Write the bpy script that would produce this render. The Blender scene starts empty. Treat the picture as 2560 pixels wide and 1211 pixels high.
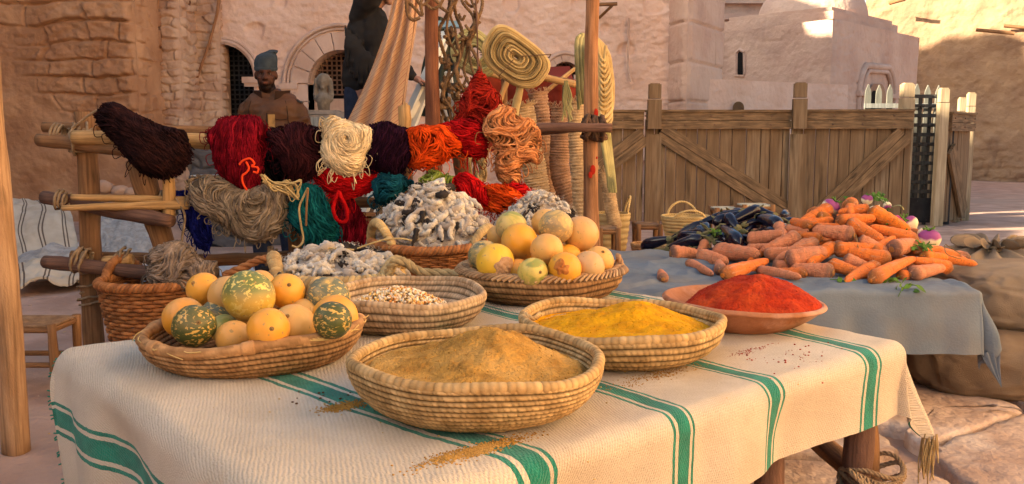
import bpy, bmesh, math, random
import numpy as np
from mathutils import Vector, Matrix, Euler, Quaternion
R=math.radians
rng=random.Random(7); nr=np.random.RandomState(7)
S=bpy.context.scene; C=S.collection
# ---------------------------------------------------------------- camera
PITCH=math.atan(260/2200.)
cam=bpy.data.objects.new('camera',bpy.data.cameras.new('camera')); C.objects.link(cam)
cam.location=(0,0,1.25); cam.rotation_euler=(R(90)-PITCH,0,0)
cam.data.sensor_width=36; cam.data.lens=36*2200/2560.; cam.data.clip_end=300; cam.data.clip_start=.05
S.camera=cam
# ---------------------------------------------------------------- world and sun
SUN_EL=R(24); SUN_DX,SUN_DY=.95,.312            # light travels towards +x +y
W=bpy.data.worlds.new('World'); S.world=W; W.use_nodes=True
nt=W.node_tree; sky=nt.nodes.new('ShaderNodeTexSky'); sky.sky_type='NISHITA'; sky.sun_disc=False
sky.sun_elevation=SUN_EL; sky.sun_rotation=math.atan2(-SUN_DX,-SUN_DY); sky.dust_density=2.5; sky.air_density=1.0
nt.links.new(sky.outputs[0],nt.nodes['Background'].inputs[0]); nt.nodes['Background'].inputs[1].default_value=.065
sl=bpy.data.lights.new('sun','SUN'); sl.energy=4.4; sl.angle=R(.5); sl.color=(1,.86,.66)
sun=bpy.data.objects.new('sun',sl); C.objects.link(sun)
sun.rotation_euler=Vector((SUN_DX*math.cos(SUN_EL),SUN_DY*math.cos(SUN_EL),-math.sin(SUN_EL))).to_track_quat('-Z','Y').to_euler()
vs=S.view_settings; vs.view_transform='Standard'; vs.look='None'; vs.gamma=1; vs.use_curve_mapping=False
vs.exposure=2.38
vs.use_white_balance=True; vs.white_balance_temperature=6800; vs.white_balance_tint=6
S.cycles.use_denoising=True; S.cycles.max_bounces=6; S.cycles.diffuse_bounces=4; S.cycles.glossy_bounces=2
S.cycles.caustics_reflective=False; S.cycles.caustics_refractive=False
# ---------------------------------------------------------------- pixel rays
_c,_s=math.cos(PITCH),math.sin(PITCH)
def ray(px,py):
    u=(px-1280)/2200.; v=-(py-605.5)/2200.
    return Vector((u,_c+v*_s,-_s+v*_c))
def at(px,py,Y):
    d=ray(px,py); return Vector((0,0,1.25))+d*(Y/d.y)
def onz(px,py,z):
    d=ray(px,py); return Vector((0,0,1.25))+d*((z-1.25)/d.z)
def hit(px,py,f,lo=1.5,hi=9):
    d=ray(px,py); y=lo
    while y<hi:
        p=Vector((0,0,1.25))+d*(y/d.y)
        if p.z<f(p.x,p.y): return p
        y+=.01
    return Vector((0,0,1.25))+d*(hi/d.y)
def wide(px,Y): return px/2200.*Y
# ---------------------------------------------------------------- numpy noise
def _h(x,y,z,seed):
    x=x.astype(np.int64);y=y.astype(np.int64);z=z.astype(np.int64)
    n=(x*374761393+y*668265263+z*2147483647+seed*1274126177)&0xffffffff
    n=((n^(n>>13))*1274126177)&0xffffffff
    n=((n^(n>>16))*2246822519)&0xffffffff
    return ((n^(n>>15))&0xffffff)/float(0xffffff)
def vn(x,y,z=0,seed=0):
    x=np.asarray(x,float);y=np.asarray(y,float)+x*0;z=np.asarray(z,float)+x*0
    X=np.floor(x);Y=np.floor(y);Z=np.floor(z);a=x-X;b=y-Y;c=z-Z
    a=a*a*(3-2*a);b=b*b*(3-2*b);c=c*c*(3-2*c);r=0
    for i in (0,1):
        for j in (0,1):
            for k in (0,1):
                r=r+_h(X+i,Y+j,Z+k,seed)*(a if i else 1-a)*(b if j else 1-b)*(c if k else 1-c)
    return r*2-1
def fbm(x,y,z=0,o=4,seed=0):
    x=np.asarray(x,float);s=0;a=.5;f=1
    for i in range(o):
        s=s+a*vn(x*f,np.asarray(y)*f,np.asarray(z)*f,seed+i*17); a*=.5; f*=2.03
    return s
def sstep(a,b,x):
    t=np.clip((x-a)/(b-a),0,1); return t*t*(3-2*t)
# ---------------------------------------------------------------- materials
MATS={}
def lin(c): return tuple(((v/255.)/12.92 if v/255.<=.04045 else ((v/255.+.055)/1.055)**2.4) for v in c)
def mat(name,c1,c2=None,scale=6,rough=.85,bump=.3,bscale=50,bdist=.01,stretch=(1,1,1),coord='Object',attr=False,
        c3=None,s3=1.5,t3=(.52,.68),spec=.12,detail=6,sheen=0,hook=None,mid=(.38,.62)):
    if name in MATS: return MATS[name]
    m=bpy.data.materials.new(name); m.use_nodes=True; t=m.node_tree; N=t.nodes; L=t.links
    b=N['Principled BSDF']; b.inputs['Roughness'].default_value=rough; b.inputs['Specular IOR Level'].default_value=spec
    if sheen: b.inputs['Sheen Weight'].default_value=sheen; b.inputs['Sheen Roughness'].default_value=.6
    tc=N.new('ShaderNodeTexCoord'); mp=N.new('ShaderNodeMapping'); mp.inputs['Scale'].default_value=stretch
    L.new(tc.outputs[coord],mp.inputs[0])
    def noise(sc,d=detail,vec=mp):
        n=N.new('ShaderNodeTexNoise'); n.inputs['Scale'].default_value=sc; n.inputs['Detail'].default_value=d
        L.new(vec.outputs[0],n.inputs['Vector']); return n
    def ramp(n,a,c):
        r=N.new('ShaderNodeMapRange'); r.inputs[1].default_value=a; r.inputs[2].default_value=c
        L.new(n.outputs[0],r.inputs[0]); return r
    def mix(f,a,c,mode='MIX'):
        x=N.new('ShaderNodeMix'); x.data_type='RGBA'; x.blend_type=mode
        if hasattr(f,'outputs'): L.new(f.outputs[0],x.inputs[0])
        elif isinstance(f,(int,float)): x.inputs[0].default_value=f
        else: L.new(f,x.inputs[0])
        for k,q in ((6,a),(7,c)):
            if isinstance(q,tuple): x.inputs[k].default_value=(*q,1)
            else: L.new(q,x.inputs[k])
        return x.outputs[2]
    col=mix(ramp(noise(scale),*mid),c1,c2 or c1)
    if c3: col=mix(ramp(noise(s3),*t3),col,c3)
    if attr:
        a=N.new('ShaderNodeVertexColor'); a.layer_name='Col'
        col=mix(1.0,col,a.outputs[0],'MULTIPLY')
    if bump:
        bp=N.new('ShaderNodeBump'); bp.inputs['Strength'].default_value=bump; bp.inputs['Distance'].default_value=bdist
        L.new(noise(bscale,8).outputs[0],bp.inputs['Height']); L.new(bp.outputs[0],b.inputs['Normal'])
    if hook: col=hook(N,L,tc,mp,noise,ramp,mix,col,b) or col
    L.new(col,b.inputs['Base Color'])
    MATS[name]=m; return m
def K(r,g,b): return (r,g,b)
WHITE=(1,1,1)
# ---------------------------------------------------------------- mesh builder
class MB:
    def __init__(s): s.v=[];s.f=[];s.uv=[];s.c=[];s.mi=[];s.n=0;s.hasc=True
    def add(s,V,F,uv=None,col=None,mi=0):
        V=np.asarray(V,float).reshape(-1,3); k=len(V)
        s.v.append(V); s.uv.append(np.asarray(uv,float) if uv is not None else np.zeros((k,2)))
        if col is None: s.c.append(np.ones((k,3)))
        else:
            c=np.asarray(col,float)
            if c.ndim==1: c=np.tile(c,(k,1))
            s.c.append(c); s.hasc=True
        F=np.asarray(F,int)
        if F.ndim==2 and F.shape[1]==3: F=np.hstack([F,-np.ones((len(F),1),int)-s.n])
        s.f.append(F+s.n); s.mi.append(np.full(len(F),mi)); s.n+=k
        return s
    def grid(s,P,closeu=False,closev=False,uv=None,col=None,mi=0,keep=None,flip=False):
        P=np.asarray(P,float); nu,nv=P.shape[:2]
        I=np.arange(nu*nv).reshape(nu,nv)
        if closeu: I=np.vstack([I,I[:1]])
        if closev: I=np.hstack([I,I[:,:1]])
        a,b,c,d=I[:-1,:-1],I[1:,:-1],I[1:,1:],I[:-1,1:]
        F=np.stack([a,d,c,b] if flip else [a,b,c,d],-1).reshape(-1,4)
        if keep is not None: F=F[keep.reshape(-1)]
        if uv is None:
            uu,vv=np.meshgrid(np.arange(nu)/max(1,nu-1),np.arange(nv)/max(1,nv-1),indexing='ij'); uv=np.stack([uu,vv],-1)
        return s.add(P.reshape(-1,3),F,np.asarray(uv).reshape(-1,2),None if col is None else np.asarray(col).reshape(-1,3) if np.asarray(col).ndim>1 else col,mi)
    def tube(s,pts,rad,n=8,caps=True,closed=False,col=None,mi=0,flat=1.0,wob=0,seed=0):
        P=np.asarray([tuple(p) for p in pts],float); k=len(P)
        r=np.full(k,float(rad)) if np.isscalar(rad) else np.asarray(rad,float)
        if closed: T=np.roll(P,-1,0)-np.roll(P,1,0)
        else: T=np.gradient(P,axis=0)
        T/=np.linalg.norm(T,axis=1)[:,None]+1e-9
        ref=np.array([0,0,1.]) if abs(T[0][2])<.9 else np.array([1.,0,0])
        Nn=np.zeros((k,3)); x=ref-T[0]*T[0].dot(ref); x/=np.linalg.norm(x); Nn[0]=x
        for i in range(1,k):
            x=x-T[i]*T[i].dot(x); x/=np.linalg.norm(x)+1e-9; Nn[i]=x
        B=np.cross(T,Nn); th=np.arange(n)*2*math.pi/n
        cs,sn=np.cos(th),np.sin(th)
        rr=r[:,None]*np.ones(n)
        if wob: rr=rr*(1+wob*vn(np.arange(k)[:,None]*.7+0*cs,cs[None]*1.3+seed,sn[None]*1.3,seed))
        G=P[:,None]+(Nn[:,None]*cs[None,:,None]+B[:,None]*sn[None,:,None]*flat)*rr[...,None]
        Ls=np.concatenate([[0],np.cumsum(np.linalg.norm(np.diff(P,axis=0),axis=1))])
        uv=np.stack([np.broadcast_to(th[None]*r.mean(),(k,n)),np.broadcast_to(Ls[:,None],(k,n))],-1)
        base=s.n
        s.grid(G,closeu=closed,closev=True,uv=uv,col=col,mi=mi)
        if caps and not closed:
            cc=None if col is None else (np.asarray(col) if np.asarray(col).ndim==1 else np.asarray(col).reshape(-1,3)[0])
            for e,fl in ((0,False),(k-1,True)):
                V=np.vstack([G[e],P[e][None]]); tri=[(i,(i+1)%n,n) if not fl else ((i+1)%n,i,n) for i in range(n)]
                s.add(V,np.array(tri),None,cc,mi)
        return s
    def box(s,c,sz,rot=None,mi=0,col=None,uvs=1):
        c=np.asarray(tuple(c),float); h=np.asarray(tuple(sz),float)/2
        M=np.array(rot.to_matrix() if isinstance(rot,(Euler,Quaternion)) else rot) if rot is not None else np.eye(3)
        for ax in range(3):
            for sg in (-1,1):
                u=(ax+1)%3;v=(ax+2)%3
                q=[]
                for a,b in ((-1,-1),(1,-1),(1,1),(-1,1)):
                    p=np.zeros(3);p[ax]=sg*h[ax];p[u]=a*h[u];p[v]=b*h[v];q.append(p)
                if sg<0:q=q[::-1]
                q=np.array(q); la=int(np.argmax(h)); ot=[i for i in range(3) if i!=la]
                uv=np.stack([q[:,ot[0]]+q[:,ot[1]],q[:,la]],-1)+rng.random()*3
                s.add(q@M.T+c,np.array([[0,1,2,3]]),uv,col,mi)
        return s
    def lathe(s,prof,c,n=32,mi=0,col=None,axis=None):
        th=np.arange(n)*2*math.pi/n; p=np.asarray(prof,float)
        G=np.stack([p[:,0][:,None]*np.cos(th),p[:,0][:,None]*np.sin(th),p[:,1][:,None]+0*th],-1)
        if axis is not None:
            q=np.array(Vector((0,0,1)).rotation_difference(Vector(axis)).to_matrix()); G=G@q.T
        return s.grid(G+np.asarray(tuple(c)),closev=True,mi=mi,col=col,flip=True)
    def poly(s,pts,mi=0,col=None,uv=None):
        V=np.asarray([tuple(p) for p in pts],float); c=V.mean(0); n=len(V)
        return s.add(np.vstack([V,c]),np.array([(i,(i+1)%n,n) for i in range(n)]),None,col,mi)
    def obj(s,name,mats,parent=None,smooth=True,loc=None):
        V=np.vstack(s.v); o0=np.zeros(3)
        if parent is not None:
            p=parent; o0=np.array(WL[parent.name])
        if loc is not None: o0=np.asarray(tuple(loc),float)
        me=bpy.data.meshes.new(name); F=np.vstack([np.asarray(f).reshape(-1,4) for f in s.f])
        mi=np.concatenate(s.mi)
        tri=F[:,3]<0; cnt=np.where(tri,3,4)
        me.vertices.add(len(V)); me.vertices.foreach_set('co',(V-o0).astype(np.float32).ravel())
        msk=np.ones(F.shape,bool); msk[tri,3]=False; li=F[msk]
        me.loops.add(len(li)); me.loops.foreach_set('vertex_index',li.astype(np.int32))
        me.polygons.add(len(F)); st=np.concatenate([[0],np.cumsum(cnt)[:-1]])
        me.polygons.foreach_set('loop_start',st.astype(np.int32)); me.polygons.foreach_set('loop_total',cnt.astype(np.int32))
        me.polygons.foreach_set('material_index',mi.astype(np.int32)); me.polygons.foreach_set('use_smooth',np.full(len(F),smooth))
        me.update(calc_edges=True)
        ul=me.uv_layers.new(name='UVMap'); ul.data.foreach_set('uv',np.vstack(s.uv)[li].astype(np.float32).ravel())
        if s.hasc:
            ca=me.color_attributes.new('Col','FLOAT_COLOR','POINT'); cc=np.hstack([np.vstack(s.c),np.ones((len(V),1))])
            ca.data.foreach_set('color',cc.astype(np.float32).ravel())
        for m in (mats if isinstance(mats,(list,tuple)) else [mats]): me.materials.append(m)
        me.validate()
        o=bpy.data.objects.new(name,me); C.objects.link(o); WL[o.name]=tuple(o0)
        if parent is not None:
            o.parent=parent; pl=np.array(WL[parent.name]); o.location=tuple(o0-pl)
        else: o.location=tuple(o0)
        return o
WL={}
def tag(o,label,cat,group=None,kind=None):
    if label: o['label']=label
    if cat: o['category']=cat
    if group: o['group']=group
    if kind: o['kind']=kind
    return o
def thing(name,label,cat,loc,group=None):
    o=bpy.data.objects.new(name,None); C.objects.link(o); o.location=tuple(loc); o.empty_display_size=.1
    WL[o.name]=tuple(loc); return tag(o,label,cat,group)
def struct(o,label=None): o['kind']='structure'; 
def remesh(objs_mb,name,mats,voxel,parent=None,smooth_it=2,colf=None,loc=None,disp=None):
    """fuse overlapping closed solids into one continuous surface"""
    o=objs_mb.obj(name,mats,parent,True,loc)
    m=o.modifiers.new('r','REMESH'); m.mode='VOXEL'; m.voxel_size=voxel; m.use_smooth_shade=True
    if smooth_it:
        q=o.modifiers.new('s','SMOOTH'); q.iterations=smooth_it; q.factor=.6
    dg=bpy.context.evaluated_depsgraph_get(); me=bpy.data.meshes.new_from_object(o.evaluated_get(dg))
    o.modifiers.clear(); old=o.data; o.data=me; bpy.data.meshes.remove(old)
    me.materials.clear()
    for mm in (mats if isinstance(mats,(list,tuple)) else [mats]): me.materials.append(mm)
    for p in me.polygons: p.material_index=0; p.use_smooth=True
    if disp:
        n=len(me.vertices); V=np.empty(n*3); me.vertices.foreach_get('co',V); V=V.reshape(-1,3); Nn=np.empty(n*3); me.vertices.foreach_get('normal',Nn); Nn=Nn.reshape(-1,3)
        V=V+Nn*disp(V+np.array(WL[o.name]),Nn)[:,None]; me.vertices.foreach_set('co',V.ravel()); me.update()
    if colf:
        n=len(me.vertices); V=np.empty(n*3); me.vertices.foreach_get('co',V); V=V.reshape(-1,3)+np.array(WL[o.name])
        c=np.hstack([colf(V),np.ones((n,1))])
        for a in list(me.color_attributes): me.color_attributes.remove(a)
        ca=me.color_attributes.new('Col','FLOAT_COLOR','POINT'); ca.data.foreach_set('color',c.astype(np.float32).ravel())
    me.name=name
    return o
def ball(mb,c,r,n=14,col=None,mi=0,rot=None):
    r=np.asarray(r if not np.isscalar(r) else (r,r,r),float)
    a=np.linspace(0.02,math.pi-.02,n)[:,None]; b=(np.arange(2*n)*math.pi/n)[None]
    G=np.stack([np.sin(a)*np.cos(b)*r[0],np.sin(a)*np.sin(b)*r[1],np.cos(a)*r[2]+0*b],-1)
    if rot is not None: G=G@np.array(rot.to_matrix()).T
    mb.grid(G+np.asarray(tuple(c)),closev=True,col=col,mi=mi,flip=True)
    return mb
def cap(mb,a,b,ra,rb,n=12,col=None,mi=0):
    """tapered capsule between two joints"""
    a=np.array(tuple(a),float);b=np.array(tuple(b),float);t=np.linspace(0,1,7)
    d=(b-a)/max(1e-6,np.linalg.norm(b-a))
    ea=[(a-d*ra*q,ra*math.sqrt(max(0.002,1-q*q))) for q in (.98,.8,.45)]; eb=[(b+d*rb*q,rb*math.sqrt(max(.002,1-q*q))) for q in (.45,.8,.98)]
    P=[e[0] for e in ea]+[a+(b-a)*x for x in t]+[e[0] for e in eb]; r=[e[1] for e in ea]+[ra+(rb-ra)*x for x in t]+[e[1] for e in eb]
    mb.tube(P,r,n,True,col=col,mi=mi); return mb
def curve(pts,n=24):
    """Catmull-Rom through points"""
    P=[Vector(tuple(p)) for p in pts]; P=[P[0]*2-P[1]]+P+[P[-1]*2-P[-2]]; out=[]; m=len(P)-3
    for i in range(m):
        for k in range(max(2,n//m)):
            t=k/max(2,n//m); a,b,c,d=P[i:i+4]
            out.append(.5*((2*b)+(c-a)*t+(2*a-5*b+4*c-d)*t*t+(3*b-a-3*c+d)*t**3))
    out.append(P[-2]); return out
# ================================================================ MATERIALS
m_ground=mat('dirt',(.50,.32,.24),(.37,.225,.165),3,.95,.6,25,.02,c3=(.38,.26,.20),s3=.7)
m_flag=mat('flagstone',(.47,.34,.27),(.35,.235,.18),4,.8,1.,26,.018,c3=(.56,.46,.40),s3=2.2,attr=True)
m_rock=mat('rough_rock',(.50,.275,.15),(.38,.19,.10),1.6,.95,.8,9,.04,c3=(.36,.17,.10),s3=.5)
m_ashlar=mat('pale_masonry',(.56,.37,.255),(.44,.265,.18),2.2,.95,.8,12,.03,c3=(.40,.24,.16),s3=.6)
m_plaster=mat('pink_plaster',(.74,.515,.40),(.67,.44,.33),1.3,.95,.9,9,.04,c3=(.62,.44,.34),s3=.5)
m_chapel=mat('chapel_plaster',(.62,.43,.33),(.54,.35,.265),1.2,.95,.9,7,.05,c3=(.42,.29,.23),s3=.6)
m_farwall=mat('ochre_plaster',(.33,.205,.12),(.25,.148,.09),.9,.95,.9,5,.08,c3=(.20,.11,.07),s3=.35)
m_darkstone=mat('grey_block',(.13,.115,.11),(.09,.08,.08),3,.9,.7,15,.02)
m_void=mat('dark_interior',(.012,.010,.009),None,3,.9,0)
m_trim=mat('carved_stone',(.60,.42,.33),(.50,.33,.25),3,.9,.6,15,.02)
def woodhook(N,L,tc,mp,noise,ramp,mix,col,b):
    # fine streaks along the grain
    m2=N.new('ShaderNodeMapping'); m2.inputs['Scale'].default_value=(75,3,1) if tc_uv[0] else (38,38,2)
    L.new(tc.outputs['UV' if tc_uv[0] else 'Object'],m2.inputs[0])
    fq=.62 if tc_uv[0] else .85
    n=noise(1,4,m2); c=mix(ramp(n,.42,.70),col,tuple(x*fq for x in tc_uv[1]))
    n3=noise(3,3); return mix(ramp(n3,.62,.75),c,tuple(x*.35 for x in tc_uv[1]))
tc_uv=[True,(.2,.1,.05)]
def wood(name,c1,c2,uv=True,rough=.75,bump=.5,c3=None):
    tc_uv[0]=uv; tc_uv[1]=c2
    return mat(name,c1,c2,5,rough,bump,60 if uv else 24,.006,stretch=(3,1,1) if uv else (2.2,2.2,.35),coord='UV' if uv else 'Object',hook=woodhook,c3=c3,s3=1.5)
m_log=wood('weathered_log',(.31,.155,.070),(.20,.098,.045))
m_logred=wood('reddish_pole',(.30,.115,.055),(.17,.06,.032),rough=.6)
m_logpale=wood('split_pale_wood',(.60,.35,.145),(.44,.24,.09))
m_logdark=wood('dark_rail',(.20,.105,.07),(.12,.062,.045))
m_tan=wood('tan_pole',(.48,.285,.155),(.37,.205,.105))
m_pole=wood('smooth_pole',(.42,.20,.095),(.30,.135,.062))
m_gate=wood('gate_boards',(.27,.165,.085),(.19,.112,.058),uv=False,c3=(.30,.205,.12))
m_gateH=wood('gate_rails',(.32,.19,.095),(.175,.105,.055),uv=True)
m_slat=wood('dark_slats',(.12,.105,.085),(.075,.065,.055),uv=False)
m_grey=wood('grey_slats',(.34,.33,.29),(.22,.21,.19),uv=False)
m_post=wood('pale_post',(.50,.38,.24),(.36,.26,.155),uv=False)
m_iron=mat('dark_iron',(.05,.045,.042),(.035,.03,.03),8,.6,.2,60)
m_rust=mat('rusty_grille',(.20,.105,.07),(.12,.07,.05),8,.8,.2,60)
m_rope=mat('hemp_rope',(.36,.25,.15),(.24,.155,.09),25,.95,.9,260,.004)
m_ropegold=mat('straw_rope',(.52,.36,.17),(.38,.25,.11),20,.9,.9,200,.004)
m_net=mat('brown_net_rope',(.26,.15,.075),(.15,.085,.045),25,.95,.9,200,.004)
m_palm=mat('plaited_palm',(.62,.44,.20),(.46,.31,.13),9,.8,.7,160,.004,attr=True)
m_palmgreen=mat('green_palm',(.50,.42,.19),(.34,.30,.13),9,.8,.7,160,.004,attr=True)
m_darkcloth=mat('olive_cloth',(.07,.075,.055),(.045,.05,.04),4,.9,.3,60)
m_lad=mat('ladder_aluminium',(.80,.76,.66),(.66,.62,.54),4,.4,.1,40)
m_redcloth=mat('red_canvas',(.30,.045,.022),(.17,.025,.015),2,.85,.2,40)
# ================================================================ GROUND
def gcoords(a,b,mid,near,far,n):
    t=np.linspace(-1,1,n); return mid+np.where(t<0,-(mid-a),(b-mid))*np.abs(t)**2.6
gx=gcoords(-90,110,0,0,0,420); gy=gcoords(-60,140,5,0,0,420)
GX,GY=np.meshgrid(gx,gy,indexing='ij')
def ground_z(x,y): return .022*fbm(x*1.3,y*1.3,0,5,3)-.006
GZ=ground_z(GX,GY)
g=MB().grid(np.stack([GX,GY,GZ],-1)).obj('ground',m_ground); g['kind']='structure'
# flagstones bottom right, irregular raised slabs
def slab(pts,h=.045,seed=0,shade=1.):
    P=[onz(px,py,0) for px,py in pts]; c=sum(P,Vector())/len(P); mb=MB(); out=[]
    for i in range(len(P)):
        a,b=P[i],P[(i+1)%len(P)]
        for k in range(6):
            q=a.lerp(b,k/6.); j=.018
            out.append(q+Vector((rng.uniform(-j,j),rng.uniform(-j,j),0)))
    n=len(out); rings=[]
    for f,z in ((1.0,-.03),(1.0,h*.7),(.985,h),(.9,h+.002),(.75,h+.004),(.6,h+.004),(.45,h+.003),(.3,h+.004),(.15,h+.004)):
        rings.append([tuple(c+(q-c)*f+Vector((0,0,z-(c+(q-c)*f).z+ (0 if z<h else .012*float(fbm(np.array([q.x*f*3]),np.array([q.y*f*3]),0,3,seed)[0]))))) for q in out])
    mb.grid(np.array(rings),closev=True,col=(shade,)*3); mb.poly(rings[-1],col=(shade,)*3)
    return mb
SL=[([(2310,975),(2400,985),(2560,1050),(2540,1062),(2300,1150),(2260,1095),(2180,1080),(2200,990)],1.15),
    ([(2560,1065),(2720,1130),(2740,1300),(2480,1290),(2330,1175),(2350,1140)],1.0),
    ([(1960,1080),(2140,1085),(2250,1150),(2180,1180),(1900,1160),(1860,1120)],.9),
    ([(1850,1175),(2150,1195),(2290,1190),(2440,1290),(2300,1420),(1820,1320)],.95),
    ([(2560,950),(2760,1000),(2900,1090),(2740,1110),(2580,1045),(2450,985)],1.05),
    ([(1990,950),(2160,940),(2180,1065),(1960,1065),(1890,1010)],.85),
    ([(1600,1080),(1840,1060),(1870,1100),(1840,1160),(1620,1180)],.85),
    ([(1740,980),(1970,960),(1950,1050),(1760,1065)],.8)]
for i,(p,sh) in enumerate(SL):
    o=slab(p,.05,i,sh).obj('paving_slab',m_flag); o['kind']='structure'
# trodden stone ridges on the left ground
# ================================================================ RELIEF WALLS
def blocks(u,z,h,w,seed,warp=.25,wf=1.):
    zz=z/h+warp*fbm(u*wf,z*wf,0,3,seed)*2; row=np.floor(zz)
    rr=_h(row,row*0,row*0,seed+5); uu=u/(w*(.75+.6*rr))+rr*13+warp*fbm(u*wf*1.3,z*wf*1.3,5,3,seed+2)*1.6
    col=np.floor(uu); fz=zz-row; fu=uu-col
    d=np.minimum(np.minimum(fz,1-fz)*h,np.minimum(fu,1-fu)*w)
    return d,_h(col,row,row*0,seed+9)
def relief(P0,P1,z0,z1,du,disp,keepf=None,uoff=0,pin=None):
    P0=np.array([P0[0],P0[1],0.]);P1=np.array([P1[0],P1[1],0.]); Lh=np.linalg.norm(P1-P0); d=(P1-P0)/Lh; n=np.array([d[1],-d[0],0])
    nu=int(Lh/du)+2; nz=int((z1-z0)/du)+2
    U,Z=np.meshgrid(np.linspace(0,Lh,nu),np.linspace(z0,z1,nz),indexing='ij')
    D=disp(U,Z)
    if pin is not None: D=D*sstep(0,.10,U if pin==0 else Lh-U)
    G=P0+d*U[...,None]+n*D[...,None]; G[...,2]=Z
    mb=MB(); keep=None
    if keepf is not None:
        uc=(U[:-1,:-1]+U[1:,1:])/2; zc=(Z[:-1,:-1]+Z[1:,1:])/2; keep=keepf(uc,zc)
    mb.grid(G,uv=np.stack([U,Z],-1),keep=keep)
    return mb,P0,d,n,Lh
def backing(mb,P0,d,n,Lh,z0,z1,th,off=.06):
    c=P0+d*Lh/2-n*(off+th/2); ang=math.atan2(d[1],d[0])
    mb.box((c[0],c[1],(z0+z1)/2),(Lh,th,z1-z0),Euler((0,0,ang)))
    # close the gap between relief sheet and the backing
    for e in (0,1):
        q=P0+d*Lh*e-n*off*.5; mb.box((q[0]+(d[0]*-.01 if e else d[0]*.01),q[1],(z0+z1)/2),(.02,off*1.0,z1-z0),Euler((0,0,ang)))
def rockdisp(U,Z):
    d,r=blocks(U+.3*fbm(U*.8,Z*.8,0,2,9),Z,.27,.75,11,.26,1.1)
    prot=.11*sstep(0,.03,d)*(.35+.9*r)+.06*fbm(U*3,Z*5,0,5,31)+.03*fbm(U*11,Z*16,0,3,32)
    m=sstep(-.25,.25,(Z-1.5)*.55+(U-3.3)*.35+.9*fbm(U*.6,Z*.6,3,3,14))
    sm=.07+.07*fbm(U*1.2,Z*1.6,0,5,41)+.035*np.abs(fbm(U*4,Z*6,0,3,45))
    return prot*m+sm*(1-m)
YR,YA,YB=13.3,14.15,14.85
def addmb(mb,q):
    mb.v+=q.v; mb.f+=[f+mb.n for f in q.f]; mb.uv+=q.uv; mb.c+=q.c; mb.mi+=q.mi; mb.n+=q.n
def ret(mb,x,y0,y1,z0,z1,du,disp):
    q,*a=relief((x,y0),(x,y1),z0,z1,du,disp,pin=0); addmb(mb,q)
xL=at(-200,345,YR).x; xE=at(352,345,YR).x
mb,*a=relief((xL,YR+.5),(xE,YR),-.1,5.6,.018,rockdisp,pin=1); backing(mb,*a,-.1,5.6,.5,.12); ret(mb,xE,YR,YA+.1,-.1,5.6,.018,lambda U,Z:rockdisp(U+7,Z)*.6)
tag(mb.obj('rock_wall',m_rock),'rough ochre rock-faced wall with deep ragged bedding cracks at the far left','wall')
def smalldisp(seed,h=.14,w=.30):
    def f(U,Z):
        d,r=blocks(U,Z,h,w,seed,.55,1.6); k=sstep(-.5,0,fbm(U*1.1,Z*.9,0,3,seed+3)+.15)
        return .065*sstep(0,.022,d)*(.3+.9*r)*(.35+.65*k)+.035*fbm(U*5,Z*6,0,4,seed)+.012*fbm(U*18,Z*20,0,3,seed)
    return f
xa=at(352,345,YA).x; xb=at(462,345,YA).x; xc=at(558,345,YB).x
mb,*a=relief((xa-.4,YA),(xb,YA),-.1,5.6,.015,smalldisp(21),pin=1); backing(mb,*a,-.1,5.6,.4,.08); ret(mb,xb,YA,YB+.05,-.1,5.6,.015,smalldisp(25))
tag(mb.obj('masonry_buttress',m_ashlar),'narrow pale buttress of small rough stones beside the rock wall','buttress')
mb,*a=relief((xb-.3,YB),(xc,YB),-.1,5.6,.015,smalldisp(57,.15,.34),pin=1); backing(mb,*a,-.1,5.6,.4,.08); ret(mb,xc,YB,YB+.3,-.1,5.6,.015,smalldisp(29))
tag(mb.obj('masonry_buttress',m_ashlar),'wider stone buttress with a curved stick leaning on it, next to the first arch','buttress')
# curved stick on the buttress and small dark peg
mb=MB(); pts=curve([at(px,py,YB-.14) for px,py in [(548,-40),(545,20),(528,90),(505,160),(482,226)]],30)
mb.tube(pts,np.linspace(.03,.018,len(pts)),8,wob=.2); tag(mb.obj('curved_stick',m_pole),'long thin curved brown stick leaning on the stone buttress','stick')
mb=MB(); mb.tube([at(470,-12,YB+.1),at(468,8,YB-.35)],.06,8); tag(mb.obj('beam_end',m_logdark),'dark wooden beam end jutting from the masonry at the top edge','beam')
# facade with three arches
YF=15.; xf0=at(545,345,YF).x-.4; xf1=at(1720,345,YF).x
def arch_t(pxc,py_spring,rin_px,w_px): return (at(pxc,345,YF).x, at(pxc,py_spring,YF).z, rin_px/2200.*YF)
ARCH=[(at(560,345,YF).x, at(0+560,195,YF).z, 82/146.7, .62),(at(858,345,YF).x, at(858,210,YF).z, 82/146.7,.98),(at(1412,345,YF).x, at(1412,190,YF).z,.235,.39)]
def inarch(X,Z,grow=0,i=None):
    r=np.zeros(X.shape,bool)
    for k,(ax,az,ri,ro) in enumerate(ARCH):
        if i is not None and k!=i: continue
        rr=ri+grow; r|=((X-ax)**2+(Z-az)**2<rr*rr)|((np.abs(X-ax)<rr)&(Z<az))
    return r
def facdisp(U,Z):
    d,r=blocks(U,Z,.2,.45,77,.6,1.2); k=sstep(.0,.5,fbm(U*.7,Z*.9,0,3,7)+.1)
    p=.03+.024*fbm(U*1.5,Z*2,0,5,71)+.026*fbm(U*8,Z*15,0,4,72)
    pit=sstep(.52,.62,vn(U*2.6,Z*2.6,0,99))*.05
    return p-pit+.014*k*sstep(0,.02,d)*r
mb,*a=relief((xf0,YF),(xf1,YF),-.1,5.6,.022,facdisp,lambda U,Z:~inarch(U+xf0,Z,-.0))
P0,d_,n_,Lh=a
for (cx_,cz,sx,sz) in [(xf0+Lh/2,5.55,Lh,.3)]: mb.box((cx_,YF+.35,cz),(sx,.6,sz))
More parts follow.
